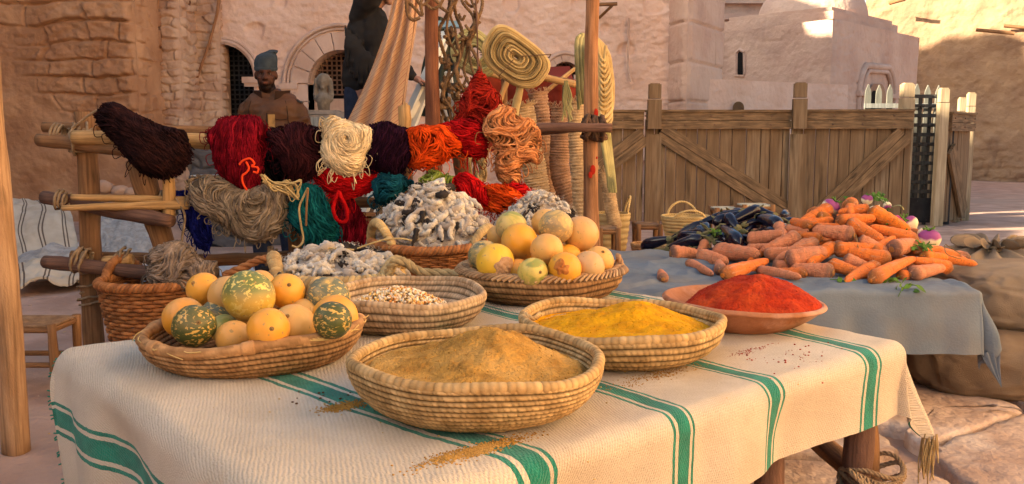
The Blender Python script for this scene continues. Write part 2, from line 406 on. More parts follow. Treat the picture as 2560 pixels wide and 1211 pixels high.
# wall body behind, in pieces between the openings
edges=[xf0]; 
for ax,az,ri,ro in ARCH: edges+=[ax-ri,ax+ri]
edges.append(xf1)
for i in range(0,len(edges),2):
    if edges[i+1]-edges[i]>.05: mb.box(((edges[i]+edges[i+1])/2,YF+.4,2.6),(edges[i+1]-edges[i],.7,5.4))
for ax,az,ri,ro in ARCH: mb.box((ax,YF+.4,(az+ri+5.3)/2+.05),(2*ri,.7,5.3-az-ri))
fac=thing('plaster_facade','long pink plastered wall with grilled round arches behind the yarn rail','wall',(0,YF,0))
mb.obj('wall_face',m_plaster,fac)
for k,(ax,az,ri,ro) in enumerate(ARCH):
    mb=MB()   # voussoir ring
    nv=9 if k<2 else 7; hz=.0
    def ring(r0,r1,a0,a1,y0,y1,mb,n=6):
        th=np.linspace(a0,a1,n); G=[]
        for (r,y) in ((r0,y1),(r0,y0),(r1,y0),(r1,y1)): G.append(np.stack([ax+r*np.cos(th),y+0*th,az+r*np.sin(th)],-1))
        mb.grid(np.array(G),flip=True)
        for e in (0,-1): mb.add(np.array([g_[e] for g_ in G]),np.array([[0,1,2,3]]))
    rv=ri+(ro-ri)*.68; z_leg=.9
    for i in range(nv):
        a0=math.pi*i/nv+.012;a1=math.pi*(i+1)/nv-.012; o_=rng.uniform(-.01,.01)
        ring(ri-.005,rv,a0,a1,YF-.075+o_,YF+.1,mb)
    for sg in (-1,1):
        z=az-.01
        while z>z_leg:
            hh=rng.uniform(.28,.42); x0=ax+sg*(ri+rv)/2
            mb.box((x0,YF+.01,z-hh/2),(rv-ri,.17,hh-.014)); z-=hh
    mb.obj('arch_stones',m_trim,fac,smooth=False)
    mb=MB(); th=np.linspace(0,math.pi,30); rm=ro-.03
    for rr,pr,w in ((ro-.02,.12,.032),(rv+.05,.10,.022)):
        mb.tube([(ax+rr*math.cos(t),YF-pr+.05,az+rr*math.sin(t)) for t in th],w,8)
    for sg in (-1,1):
        mb.box((ax+sg*(ro-.1),YF-.05,az-.04),(.3,.13,.10)); mb.box((ax+sg*(ro-.1),YF-.04,az-.12),(.24,.10,.06))
    mb.obj('arch_moulding',m_trim,fac)
    mb=MB(); th=np.linspace(0,math.pi,24)   # reveal
    pr=[(ax+ri*math.cos(t),az+ri*math.sin(t)) for t in th]; pr=[(ax+ri,-.1)]+pr+[(ax-ri,-.1)]
    mb.grid(np.array([[(x,YF-.06,z) for x,z in pr],[(x,YF+.75,z) for x,z in pr]]))
    mb.obj('arch_reveal',m_plaster,fac)
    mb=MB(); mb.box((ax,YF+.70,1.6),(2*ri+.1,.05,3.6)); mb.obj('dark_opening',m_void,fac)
    gr=MB(); sp=.082 if k<2 else .07; yb=YF+.42; zlo=az-.16 if k==1 else (az-.75 if k==0 else az-.3)
    nxb=int(ri/sp)
    for i in range(-nxb,nxb+1):
        x=ax+i*sp; 
        if abs(x-ax)>=ri: continue
        zt=az+math.sqrt(ri*ri-(x-ax)**2); gr.box((x,yb,(zlo+zt)/2),(.026,.02,zt-zlo))
    z=zlo
    while z<az+ri-.02:
        hw=ri if z<az else math.sqrt(max(.001,ri*ri-(z-az)**2)); gr.box((ax,yb-.018,z),(2*hw,.015,.026)); z+=sp
    gr.obj('window_grille',m_rust if k else m_iron,fac,smooth=False)
    fm=MB(); fm.box((ax,YF+.45,(zlo-.1)/2-.02),(2*ri,.1,zlo)); fm.obj('sill_wall',m_trim,fac)
# grey stone dado in front of the facade, low dark wall
mb,*a=relief((at(470,345,10.2).x,10.2),(at(860,345,10.2).x,10.2),-.05,1.16,.015,smalldisp(91,.2,.4)); backing(mb,*a,-.05,1.13,.3)
tag(mb.obj('low_stone_wall',m_darkstone),'low dark grey block wall behind the hanging yarn','wall')
# plank table behind the brown jacket
pt=thing('plank_table','weathered grey plank counter under the stone bust behind the brown jacket','table',(at(815,310,11).x,11,0))
pt_top=MB()
for i in range(4): pt_top.box((at(820,300,11).x,11-.27+.18*i,at(820,294,11.0).z-.03),(1.15,.172,.05),uvs=1)
zt=at(820,294,11).z
pt_top.obj('table_top',m_grey,pt,smooth=False)
ap=MB(); 
for i in range(3): ap.box((at(820,300,11).x,10.66,zt-.12-.17*i),(1.1,.03,.16))
ap.obj('front_boards',m_grey,pt,smooth=False)
for sx in (-.5,.5):
    for sy in (-.2,.2):
        l=MB(); l.box((at(820,300,11).x+sx,11+sy,(zt-.06)/2),(.07,.07,zt-.06)); l.obj('leg',m_grey,pt,smooth=False)
# stone bust on block
bx_=at(808,300,11.2); mb=MB()
hc=at(808,205,11.2); ball(mb,hc,(.070,.085,.095)); ball(mb,hc+Vector((0,.02,.035)),(.088,.085,.075))
ball(mb,hc+Vector((0,-.075,-.01)),(.018,.02,.03)); cap(mb,hc+Vector((0,0,-.05)),hc+Vector((0,0,-.18)),.045,.055)
for sg in (-1,1): ball(mb,hc+Vector((sg*.03,-.068,.005)),(.014,.012,.008),8)
ball(mb,hc+Vector((0,-.07,-.05)),(.025,.015,.008),8); ball(mb,hc+Vector((0,-.06,-.075)),(.028,.02,.02),8)
cap(mb,hc+Vector((-.075,0,-.21)),hc+Vector((.075,0,-.21)),.05,.05); cap(mb,hc+Vector((0,-.02,-.22)),hc+Vector((0,.02,-.36)),.09,.07)
for sg in (-1,1): cap(mb,hc+Vector((sg*.085,0,.02)),hc+Vector((sg*.10,0,-.16)),.03,.035)
bust=remesh(mb,'stone_bust',mat('bust_stone',(.27,.215,.16),(.17,.13,.095),9,.9,.8,40,.012),.009,smooth_it=1,disp=lambda V,N:.008*fbm(V[:,0]*16,V[:,1]*16,V[:,2]*16,3,4))
tag(bust,'small weathered pale stone bust with a wrapped head in front of the second arch','statue')
mb=MB(); zb=zt-.004; hb=hc.z-.36-zb
mb.box((hc.x,11.2,zb+hb/2),(.34,.3,hb)); mb.box((hc.x,11.2,zb+hb-.02),(.38,.33,.05)); mb.box((hc.x+.28,11.15,zb+hb*.42),(.2,.26,hb*.84)); mb.box((hc.x-.27,11.2,zb+hb*.3),(.18,.26,hb*.6))
tag(mb.obj('stone_plinth',mat('plinth_stone',(.34,.27,.22),(.24,.19,.155),5,.9,.6,25,.015),smooth=False),'stacked grey stone blocks supporting the bust','plinth')
# wall sticks and bracket
mb=MB(); pts=curve([at(px,py,YF-.12) for px,py in [(1573,45),(1571,110),(1570,165),(1577,205)]],16); mb.tube(pts,.018,6)
tag(mb.obj('hanging_stick',m_trim),'thin pale stick hanging on the pink wall right of the tall pole','stick')
mb=MB(); a,b=at(1495,12,YF-.5),at(1543,10,YF-.5); mb.tube([a,b],.03,6); mb.tube([at(1498,45,YF-.2),at(1530,15,YF-.5)],.025,6); mb.tube([a,a+Vector((0,.6,0))],.03,6)
tag(mb.obj('wall_bracket',m_log),'small wooden wall bracket at the top beside the tall pole','bracket')
# quoin tower (corner towards the viewer)
def prismwall(c,l,r,z0,z1,name,m,label,cat,du,disp,thick=None,seed=0,quoin=False,parent=None,topmat=None):
    """block with its nearest corner c, left end l and right end r (x,y)"""
    mb=MB()
    for A,B,pn in ((l,c,1),(c,r,0)):
        q,*a=relief(A,B,z0,z1,du,disp,pin=pn)
        mb.v+=[v for v in q.v]; 
        for f in q.f: mb.f.append(np.where(f<0,f-mb.n,f+mb.n))
        mb.uv+=q.uv; mb.c+=q.c; mb.mi+=q.mi; mb.n+=q.n
    c3,l3,r3=[np.array([p[0],p[1]]) for p in (c,l,r)]; b3=l3+(r3-c3)
    cen=(l3+r3)/2; pts=[p+(cen-p)*.006 for p in (c3,r3,b3,l3)]
    top=z1-.0
    V=[(p[0],p[1],z0) for p in pts]+[(p[0],p[1],top) for p in pts]
    V[4:]=[(p[0]-(p-cen)[0]*-.02,p[1]-(p-cen)[1]*-.02,top) for p in pts]
    mb.add(V,np.array([[4,5,6,7],[1,2,6,5],[2,3,7,6]]))
    return mb
def chdisp(seed,k=.2):
    def f(U,Z):
        d,r=blocks(U,Z,.34,.6,seed,.4,.9); m=sstep(.0,.4,fbm(U*.5,Z*.6,0,3,seed+1)+k-.2)
        return .02+.022*fbm(U*1.1,Z*1.4,0,5,seed)+.022*m*sstep(0,.02,d)+.012*fbm(U*8,Z*10,0,3,seed+4)
    return f
def XY(px,Y): return (at(px,345,Y).x,Y)
def qdisp(U,Z):
    d,r=blocks(U,Z,.62,3.,5,.02,1.); return .05*sstep(0,.025,d)+.012*fbm(U*4,Z*4,0,4,6)
mb=prismwall(XY(1713,14.4),XY(1666,15.1),XY(1796,15.9),-.1,5.6,'t',None,'','',.03,qdisp)
tag(mb.obj('quoined_tower',m_chapel),'square tower corner of large dressed blocks rising above the gate','tower')
# low courtyard wall
mb=prismwall(XY(1746,15.2),XY(1500,16.4),XY(2110,17.0),-.1,at(1746,197,15.2).z,'w',None,'','',.03,chdisp(31))
z0c=at(1746,197,15.2).z
lw=thing('courtyard_wall','low pinkish plaster wall with a small niche just above the plank gate','wall',(at(1746,345,15.2).x,15.2,0))
mb.obj('wall_face',m_plaster,lw)
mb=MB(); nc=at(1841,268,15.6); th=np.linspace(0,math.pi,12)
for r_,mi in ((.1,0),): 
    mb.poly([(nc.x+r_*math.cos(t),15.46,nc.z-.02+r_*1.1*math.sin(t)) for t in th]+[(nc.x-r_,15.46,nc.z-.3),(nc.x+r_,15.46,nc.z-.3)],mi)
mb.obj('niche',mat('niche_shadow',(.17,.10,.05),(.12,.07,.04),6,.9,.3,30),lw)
# chapel with ledge and dome
CH=dict(c=XY(2070,18.0),l=XY(1748,20.8),r=XY(2282,21.3))
ztop=at(2070,48,18).z
ch=thing('domed_chapel','square plastered chapel with a pointed blind arch and a low dome','building',(CH['c'][0],18,0))
mb=prismwall(CH['c'],CH['l'],CH['r'],-.1,ztop,'c',None,'','',.035,chdisp(61,.25))
mb.obj('chapel_walls',m_chapel,ch)
c2=np.array(CH['c']);l2=np.array(CH['l']);r2=np.array(CH['r']);cen=(l2+r2)/2
mb=MB(); k=.16
rc=[cen+(p-cen)*.70 for p in (c2,r2,l2+r2-c2,l2)]
ang=math.atan2((r2-c2)[1],(r2-c2)[0]); sz=(np.linalg.norm(r2-c2)*.76,np.linalg.norm(l2-c2)*.76)
mb.box((cen[0],cen[1],ztop+.12),(sz[0],sz[1],.34),Euler((0,0,ang))); mb.box((cen[0],cen[1],ztop+.33),(sz[0]*.93,sz[1]*.93,.12),Euler((0,0,ang)))
mb.obj('roof_ledge',m_chapel,ch,smooth=False)
mb=MB(); rd=min(sz)*.47; a=np.linspace(0,math.pi/2,24)[:,None]; b=(np.arange(48)*2*math.pi/48)[None]
G=np.stack([cen[0]+rd*np.sin(a)*np.cos(b),cen[1]+rd*np.sin(a)*np.sin(b),ztop+.30+rd*.9*np.cos(a)+0*b],-1)
G+=.03*fbm(G[...,0]*2,G[...,1]*2,G[...,2]*2,3,8)[...,None]; mb.grid(G,closev=True,flip=True); mb.obj('dome',m_chapel,ch)
# pointed arch relief on the right face
fd=(r2-c2)/np.linalg.norm(r2-c2); fn=np.array([fd[1],-fd[0]])
def onface(px,py,off=0):
    d=ray(px,py); A=np.array([[d.x,-fd[0]],[d.y,-fd[1]]]); t,s_=np.linalg.solve(A,c2+fn*off); return np.array([d.x*t,d.y*t,1.25+d.z*t])
pa=onface(2183,165); pl_=onface(2140,235); pr_=onface(2228,235); pb=onface(2183,280)
wd=np.linalg.norm(pr_[:2]-pl_[:2])/2; ctr=(pl_+pr_)/2; zs=ctr[2]; hh=pa[2]-zs
def gothic(w,h,n=12):
    t=np.linspace(0,1,n); R_=(w*w+h*h)/(2*w); am=math.asin(min(1,h/R_)); aa=t*am
    right=[(w-R_+R_*math.cos(q),R_*math.sin(q)) for q in aa]; return right+[(-x,z) for x,z in right[::-1][1:]]
for sc,rad,off,nm in ((1.0,.07,.06,'outer_arch_moulding'),(.82,.05,.07,'inner_arch_moulding')):
    mb=MB(); g_=gothic(wd*sc,hh*sc); mb.tube([(ctr[0]+fd[0]*x+fn[0]*off,ctr[1]+fd[1]*x+fn[1]*off,zs+z) for x,z in g_],rad,8)
    for sg in (-1,1):
        x=sg*wd*sc; mb.tube([(ctr[0]+fd[0]*x+fn[0]*off,ctr[1]+fd[1]*x+fn[1]*off,zs-.05),(ctr[0]+fd[0]*x+fn[0]*off,ctr[1]+fd[1]*x+fn[1]*off,0)],rad*.9,8)
        mb.box((ctr[0]+fd[0]*x+fn[0]*off,ctr[1]+fd[1]*x+fn[1]*off,zs-.03),(.2,.16,.1),Euler((0,0,ang)))
    mb.obj('arch_moulding',m_trim,ch)
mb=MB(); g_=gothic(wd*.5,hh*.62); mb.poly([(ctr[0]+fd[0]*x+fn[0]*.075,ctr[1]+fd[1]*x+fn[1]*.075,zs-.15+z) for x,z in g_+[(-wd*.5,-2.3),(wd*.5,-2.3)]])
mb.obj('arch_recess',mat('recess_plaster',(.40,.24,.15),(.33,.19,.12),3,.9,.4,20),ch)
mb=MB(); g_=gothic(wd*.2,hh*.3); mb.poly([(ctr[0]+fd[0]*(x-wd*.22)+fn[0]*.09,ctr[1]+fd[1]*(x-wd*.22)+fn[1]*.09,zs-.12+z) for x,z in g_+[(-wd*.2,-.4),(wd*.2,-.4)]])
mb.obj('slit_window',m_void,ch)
# slit window on the left face
ld=(c2-l2)/np.linalg.norm(c2-l2); ln=np.array([ld[1],-ld[0]])
def onleft(px,py,off=.06):
    d=ray(px,py); A=np.array([[d.x,-ld[0]],[d.y,-ld[1]]]); t,s_=np.linalg.solve(A,l2+ln*off); return (d.x*t,d.y*t,1.25+d.z*t)
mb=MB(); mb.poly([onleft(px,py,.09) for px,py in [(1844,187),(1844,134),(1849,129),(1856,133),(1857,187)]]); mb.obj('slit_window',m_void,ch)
mb=MB()
for q in ([(1838,190),(1861,190)],[(1840,186),(1840,136)],[(1861,186),(1861,134)],[(1841,132),(1849,124),(1860,130)]): mb.tube([onleft(px,py,.05) for px,py in q],.035,6)
mb.obj('window_surround',m_chapel,ch)
# terraces behind the chapel on the left
for (px0,px1,py,Y,lb) in [(1790,1900,100,21.8,'squat ruined parapet behind the chapel roof on its left'),(1800,2010,48,23.5,'stepped back parapet wall above the chapel, second level'),(1795,2060,8,25,'highest brown parapet wall behind the dome')]:
    z=at(1900,py,Y).z; mb,*a=relief(XY(px0,Y),XY(px1,Y),z-1.6,z,.04,chdisp(int(px0+py)));  backing(mb,*a,z-1.6,z-.02,1.2)
    q=MB(); 
    mb.box((at((px0+px1)/2,345,Y).x,Y+.1,z+.03),(wide(px1-px0,Y)+.15,.7,.14)); mb.box((at((px0+px1)/2,345,Y).x,Y+.5,(z-1.6)/2),(wide(px1-px0,Y),1.0,z-1.6))
    tag(mb.obj('parapet_wall',m_chapel),lb,'wall')
# thin pole in front of the tower
mb=MB(); pts=[at(1743,py,15.0) for py in (-25,60,130,210,260)]; mb.tube(pts,[.045,.05,.05,.045,.045],10,wob=.15); q=at(1743,15,15.0); 
mb.tube([at(1743,-25,15),at(1743,10,15)],.052,10)
tag(mb.obj('wooden_pole',m_grey),'slender grey wooden pole standing before the tower corner','pole')
# far right wall, gently curved
def farp(t): # t 0..1 -> x,y
    return at(2150,345,28.3).x*(1-t)+19.5*t, 28.3-5.0*math.sin(t*1.5)*1.0
n=260; T=np.linspace(0,1,n); Zs=np.linspace(-.1,8.5,170); P=np.array([farp(t) for t in T]); 
tg=np.gradient(P,axis=0); tg/=np.linalg.norm(tg,axis=1)[:,None]; nn=np.stack([tg[:,1],-tg[:,0]],-1)
U=np.concatenate([[0],np.cumsum(np.linalg.norm(np.diff(P,axis=0),axis=1))])[:,None]+0*Zs[None]; ZZ=Zs[None]+0*U
D=.12*fbm(U*.8,ZZ*.8,0,5,81)+.06*fbm(U*3,ZZ*4,0,4,82)
d,r=blocks(U,ZZ,.3,.6,83,.5,.8); D+=.05*sstep(0,.04,d)*sstep(.05,.3,fbm(U*.4,ZZ*.5,0,2,84)+.1+ .2*(1.2-ZZ).clip(-1,1))
G=np.stack([P[:,0][:,None]+nn[:,0][:,None]*D,P[:,1][:,None]+nn[:,1][:,None]*D,ZZ],-1)
mb=MB().grid(G); G2=np.stack([P[:,0][:,None]-nn[:,0][:,None]*(1.+0*ZZ),P[:,1][:,None]-nn[:,1][:,None]*(1.+0*ZZ),ZZ],-1); mb.grid(G2,flip=True); mb.grid(np.stack([G[:,-1],G2[:,-1]],1))
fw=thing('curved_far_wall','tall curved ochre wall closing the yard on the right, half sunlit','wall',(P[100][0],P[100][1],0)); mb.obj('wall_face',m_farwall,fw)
mb=MB()
for px,py in ((2440,75),(2510,65)): 
    p=at(px,py,25.5); mb.tube([p,p+Vector((.9,-.35,-.14))],.05,6)
mb.tube([at(2225,8,27),at(2262,-2,26.4)],.06,6)
mb.obj('putlog_pole',m_log,fw)
# ================================================================ UNSEEN WALLS ADDED OUTSIDE THE FRAME (to shade the courtyard and bounce warm light)
def shade_wall_h(y):   # top of the added left wall, notched to shape the shadow edges
    pts=[(-30,8.4),(5.0,8.6),(5.8,8.95),(5.85,8.45),(6.1,8.45),(6.15,9.6),(6.5,10.1),(7.0,10.2),(7.3,9.95),(7.55,8.95),(8.35,8.95),(8.6,11.3),(9,12.2),(11.2,12.2),(11.6,11.95),(12.5,11.9),(13,12.9),(14.6,13.0),(16.1,13.3),(16.7,16.5),(17.2,16.5),(18.3,16.0),(19.5,15.2),(21,15.0),(24,15)]
    return np.interp(y,[p[0] for p in pts],[p[1] for p in pts])
ys=np.linspace(-30,23,900); top=shade_wall_h(ys)+.07*fbm(ys*2.1,ys*0,0,4,5)
mb=MB(); A=np.stack([np.full(900,-12.),ys,np.zeros(900)-.1],-1);B=A.copy();B[:,2]=top;A2=A.copy();A2[:,0]-=1.5;B2=B.copy();B2[:,0]-=1.5
mb.grid(np.stack([A,B,B2,A2],1)); 
for e in (0,-1): mb.add(np.array([A[e],B[e],B2[e],A2[e]]),np.array([[0,1,2,3]]))
tag(mb.obj('shade_wall',m_farwall),'tall unseen ochre wall added left of the yard to cast its shade','wall')
mb=MB(); mb.box((7.0,-5.5,4.2),(1.2,24,8.6)); tag(mb.obj('bounce_wall',mat('bounce_ochre',(.80,.60,.40),(.74,.54,.35),2,.95,.4,20),smooth=False),'high unseen ochre wall added right of the yard to bounce sunlight','wall')  # pale wall added out of view as a warm reflector for the stalls
# ================================================================ PLANK GATES
YG=12.8
def zt_(py,Y=YG): return at(1600,py,Y).z
def gate(px0,px1,Y0,Y1,label,brace,planks,posts,ytop=280,group=None,top2=None):
    """closed board gate between two pixel columns; posts = list of (px, top py)"""
    A=np.array(XY(px0,Y0)); B=np.array(XY(px1,Y1)); Lh=np.linalg.norm(B-A); d=(B-A)/Lh; n=np.array([d[1],-d[0]]); ang=math.atan2(d[1],d[0]); E_=Euler((0,0,ang))
    t=thing('plank_gate',label,'gate',((A[0]+B[0])/2,(A[1]+B[1])/2,0),group)
    zT=1.25+(345-ytop)/2200.*(Y0+Y1)/2
    def P(u,off,z): return (A[0]+d[0]*u+n[0]*off,A[1]+d[1]*u+n[1]*off,z)
    mb=MB(); u=0
    while u<Lh-.02:
        w=min(rng.uniform(.13,.21),Lh-u); 
        if Lh-u-w<.06: w=Lh-u
        mb.box(P(u+w/2,rng.uniform(-.006,.006),(zT-.1+.03)/2),(w-.012,.04,zT-.16+rng.uniform(-.01,.01)),E_); u+=w
    mb.obj('boards',m_gate,t,smooth=False)
    rl=MB()
    for k in range(2): rl.box(P(Lh/2,.055+.002*k,zT-.065-.125*k),(Lh-.02,.06,.118),E_)
    rl.box(P(Lh/2,.03,zT+.008),(Lh,.16,.03),E_)
    if brace:
        (u0,z0_),(u1,z1_)=brace; bb=MB(); dz=z1_-z0_; du=(u1-u0)*Lh; L_=math.hypot(du,dz); th=math.atan2(dz,du)
        rot=Matrix.Rotation(ang,3,'Z')@Matrix.Rotation(-th,3,'Y')
        nx=-math.sin(th)
        for k in (-1,1):
            o_=.068*k; cu=(u0+u1)/2*Lh+nx*o_; cz=(z0_+z1_)/2+math.cos(th)*o_
            bb.box(P(cu,.062,cz),(L_,.045,.128),np.array(rot))
        bb.obj('diagonal_brace',m_gateH,t,smooth=False)
    for u in np.arange(.12,Lh,.42):
        for k in (0,1): ball(rl,P(u+rng.uniform(-.03,.03),.088,zT-.065-.125*k),.012,5,mi=1)
    rl.obj('top_rail',[m_gateH,m_rust],t,smooth=False)
    for px,py in posts:
        q=at(px,345,(Y0+Y1)/2); u=(np.array([q.x,(Y0+Y1)/2])-A)@d; zp=1.25+(345-py)/2200.*(Y0+Y1)/2; w=.19
        pb=MB(); pb.box(P(u,.10,(zT-.25+zp-.22)/2),(w,.12,(zp-.22)-(zT-.25)),E_); pb.box(P(u,.07,(zT-.35)/2),(w*1.15,.05,zT-.3),E_)
        pb.box(P(u,.10,zp-.105),(w*.9,.11,.20),E_); pb.box(P(u,.10,zp-.006),(w*.7,.09,.03),E_)
        pb.obj('gate_post',m_gate,t,smooth=False)
    return t
gate(1440,1609,12.8,12.8,'board gate leaf behind the tall pole, cut by the hanging palm coils',((.25,.72),(1.0,1.28)),9,[])
gate(1612,1974,12.8,12.8,'middle board gate leaf whose brace slopes down to the right',((.10,1.34),(1.0,.18)),9,[(1632,214)])
gate(1977,2278,12.75,12.6,'right board gate leaf whose brace slopes up to the right',((.25,.12),(.93,1.30)),9,[(1995,211)],ytop=279)
# chips of pale paint are stains on the middle gate boards
g2=gate(2362,2422,12.6,13.3,'narrow end leaf of the board gate standing beyond the iron lattice',((.1,1.1),(.75,.15)),3,[],ytop=286)
pp=MB()
for (px,py,Y,w) in ((2262,212,12.75,.17),(2353,224,12.55,.13),(2400,247,13.2,.10),(2422,235,13.4,.11)):
    q=at(px,345,Y); zp=1.25+(345-py)/2200.*Y; t=thing('pale_post','','post',(q.x,Y,0))
    mb=MB(); mb.box((q.x,Y,(zp-.20)/2),(w,w*.9,zp-.2)); mb.obj('shaft',m_post,t,smooth=False)
    mb=MB(); mb.box((q.x,Y,zp-.10),(w*.92,w*.85,.18)); mb.box((q.x,Y,zp-.005),(w*.7,w*.65,.03)); mb.obj('cap_block',m_post,t,smooth=False)
    t['label']={2262:'thick pale sunlit post at the right end of the board gate',2353:'pale post striped by lattice shadow, right of the iron lattice',2400:'shortest of the pale posts, on the narrow end leaf',2422:'outermost pale post at the far right end of the gate'}[px]
    t['group']='pale square posts of the gateway'
# iron lattice gate
lt=thing('lattice_gate','dark wooden lattice gate with crossing slats and studs standing open','gate',(at(2310,345,12.9).x,12.9,0))
mb=MB(); x0,x1=at(2272,345,12.9).x,at(2345,345,12.9).x; zl=1.25+(345-243)/2200*12.9
xs=np.linspace(x0,x1,4); zs_=np.linspace(.06,zl,14)
for x in xs: mb.box((x,12.9,zl/2),(.045,.03,zl+.05))
mb.obj('upright_slat',m_slat,lt,smooth=False); mb=MB()
for z in zs_: mb.box(((x0+x1)/2,12.87,z),(x1-x0+.06,.025,.052))
for z in zs_[::2]:
    for x in xs: ball(mb,(x,12.85,z),.028,6)
mb.obj('cross_slats',m_slat,lt,smooth=False)
mb=MB()   # the side return of the gateway seen through the lattice
for k,x in enumerate(np.linspace(x0-.1,x1+.6,7)): mb.box((x,13.9,.85+.02*(k%2)),(.115,.04,1.6))
for z in np.linspace(.1,1.6,4): mb.box(((x0+x1)/2+.2,13.94,z),(1.25,.03,.05))
tag(mb.obj('inner_lattice',m_post,smooth=False),'pale plank screen glimpsed through the dark lattice','gate')
mb=MB()
# dark outer frame of lattice
lf=MB()
for x in (x1+.10,): lf.box((x,12.8,.75),(.12,.10,1.5))
lf.box(((x0+x1)/2,12.84,.20),(x1-x0,.03,.36)); lf.obj('dark_frame',m_iron,lt,smooth=False)
m_pick=wood('picket_wood',(.24,.23,.185),(.16,.15,.125),uv=False)
# pointed picket fence
for (pa_,pb_,Y,ytop,lb) in ((2165,2245,13.6,213,'grey pointed pickets rising above the right board gate leaf'),(2286,2342,13.3,209,'taller grey pointed pickets above the iron lattice')):
    t=thing('picket_fence',lb,'fence',(at(pa_,345,Y).x,Y,0))
    for px in np.arange(pa_,pb_+1,27):
        zp=1.25+(345-ytop-rng.uniform(0,8))/2200.*Y; x=at(px,345,Y).x; mb=MB(); w=.045
        G=[]
        for z,ww in ((0,w),(zp-.16,w),(zp-.10,w*.9),(zp,.004)): G.append([(x-ww,Y-.012,z),(x+ww,Y-.012,z),(x+ww,Y+.012,z),(x-ww,Y+.012,z)])
        mb.grid(np.array(G),closev=True,flip=True); mb.obj('picket',m_pick,t,smooth=False)
    mb=MB(); zr=1.25+(345-266)/2200.*Y; mb.box(((at(pa_,345,Y).x+at(pb_,345,Y).x)/2,Y-.03,zr),(wide(pb_-pa_,Y)+.12,.03,.07)); mb.obj('rail',m_grey,t,smooth=False)

# ================================================================ POLES AND YARN RACK
def log(a,b,ra,rb,m,parent=None,name='pole',wob=.10,bend=.0,n=16,seg=14,seed=None):
    seed=rng.randint(0,999) if seed is None else seed
    a=Vector(tuple(a));b=Vector(tuple(b)); P=[];r=[]
    pv=(b-a).cross(Vector((.3,.5,.8))).normalized()
    for i in range(seg+1):
        t=i/seg; w=float(vn(np.array([t*4.]),np.array([seed*1.7]),0,seed)[0]); P.append(a.lerp(b,t)+pv*(bend*math.sin(math.pi*t)+w*ra*.25)); r.append(ra+(rb-ra)*t+ra*.09*float(vn(np.array([t*7.]),np.array([seed*.7]),3,seed)[0]))
    # rounded off ends
    mb=MB(); mb.tube([P[0]]+P+[P[-1]],[r[0]*.9]+r+[r[-1]*.9],n,True,wob=wob,seed=seed)
    return mb
def lash(a,b,r,turns,rad,mb,jit=.15,n=12,seed=0):
    """rope wound round the axis a-b"""
    a=Vector(tuple(a));b=Vector(tuple(b));d=(b-a).normalized(); u=d.orthogonal().normalized(); v=d.cross(u); N=turns*n
    pts=[]
    for i in range(N+1):
        t=i/N; th=2*math.pi*turns*t; s=rng.uniform(-1,1)*.01*jit
        k=r*(1+jit*.25*math.sin(th*.37+seed))+rad*.6
        pts.append(a.lerp(b,t)+(u*math.cos(th)+v*math.sin(th))*k+d*(s+.35*jit*(b-a).length/turns*math.sin(th+seed)))
    mb.tube(pts,rad,6,True)
def knurl(mb,pts,rad,tw=3.0,n=8,col=None,strands=3):
    """twisted multi-strand rope along points"""
    P=np.array([tuple(p) for p in pts]); L_=np.concatenate([[0],np.cumsum(np.linalg.norm(np.diff(P,axis=0),axis=1))])
    m=max(8,int(L_[-1]/(rad*.9))); s=np.linspace(0,L_[-1],m); Q=np.stack([np.interp(s,L_,P[:,k]) for k in range(3)],-1)
    T=np.gradient(Q,axis=0);T/=np.linalg.norm(T,axis=1)[:,None]+1e-9
    ref=np.array([.31,.17,.93]); N_=np.cross(T,ref);N_/=np.linalg.norm(N_,axis=1)[:,None]+1e-9;B_=np.cross(T,N_)
    for k in range(strands):
        ph=s/rad*tw*.35+2*math.pi*k/strands
        mb.tube(Q+(N_*np.cos(ph)[:,None]+B_*np.sin(ph)[:,None])*rad*.5,rad*.56,n-2,True,col=col)
# left foreground pole
mb=log(at(41,1128,3.42),at(-56,-80,3.30),.056,.040,m_pole,seg=26,n=22,seed=3); tag(mb.obj('tent_pole',m_tan),'thick smooth honey brown pole cut by the left edge of the photo','pole')
# rack
RK=5.1
rack=thing('yarn_rack','rustic rack of lashed logs that carries the dyed yarn hanks','rack',(at(205,345,RK).x,RK,0))
def rk(name,m,*a,**k): return log(*a,None if False else m,**k).obj(name,m,rack)
def rlog(name,m,a,b,ra,rb,**k): return log(a,b,ra,rb,m,**k).obj(name,m,rack)
x=at(205,345,RK).x
rlog('upright',m_log,(at(206,345,RK).x,RK,-.02),at(212,280,RK),.060,.056,seed=5,seg=20,n=20)
rlog('slanted_upright',m_log,at(455,760,4.95),at(345,400,5.0),.062,.068,seed=6,seg=16,n=20)
rlog('cross_rail',m_log,at(108,318,5.2),at(560,330,5.2),.030,.034,seed=8)
rlog('cross_rail',m_log,at(97,350,5.08),at(380,383,4.9),.038,.036,seed=9)
rlog('cross_rail',m_logpale,at(184,345,4.96),at(560,355,5.0),.042,.045,seed=10,n=14)
rlog('cross_rail',m_logpale,at(540,335,5.1),at(1020,345,5.15),.036,.036,seed=12)
rlog('cross_rail',m_log,at(560,362,5.06),at(1180,352,5.1),.036,.036,seed=13)
rlog('cross_rail',m_logdark,at(1150,345,5.05),at(1420,318,4.98),.034,.030,seed=14)
rlog('cross_rail',m_logdark,at(1300,326,4.94),at(1530,322,4.88),.026,.026,seed=15,bend=.02)
rlog('cross_rail',m_logdark,at(112,493,5.15),at(430,555,4.8),.042,.040,seed=16)
rlog('cross_rail',m_logpale,at(155,520,4.88),at(470,513,4.88),.016,.028,seed=17)
rlog('cross_rail',m_logpale,at(180,494,4.92),at(470,502,4.92),.018,.026,seed=18)
rlog('cross_rail',m_log,at(560,505,5.1),at(1010,508,5.1),.030,.032,seed=19)
rlog('cross_rail',m_logdark,at(112,655,5.0),at(420,690,4.85),.040,.040,seed=20)
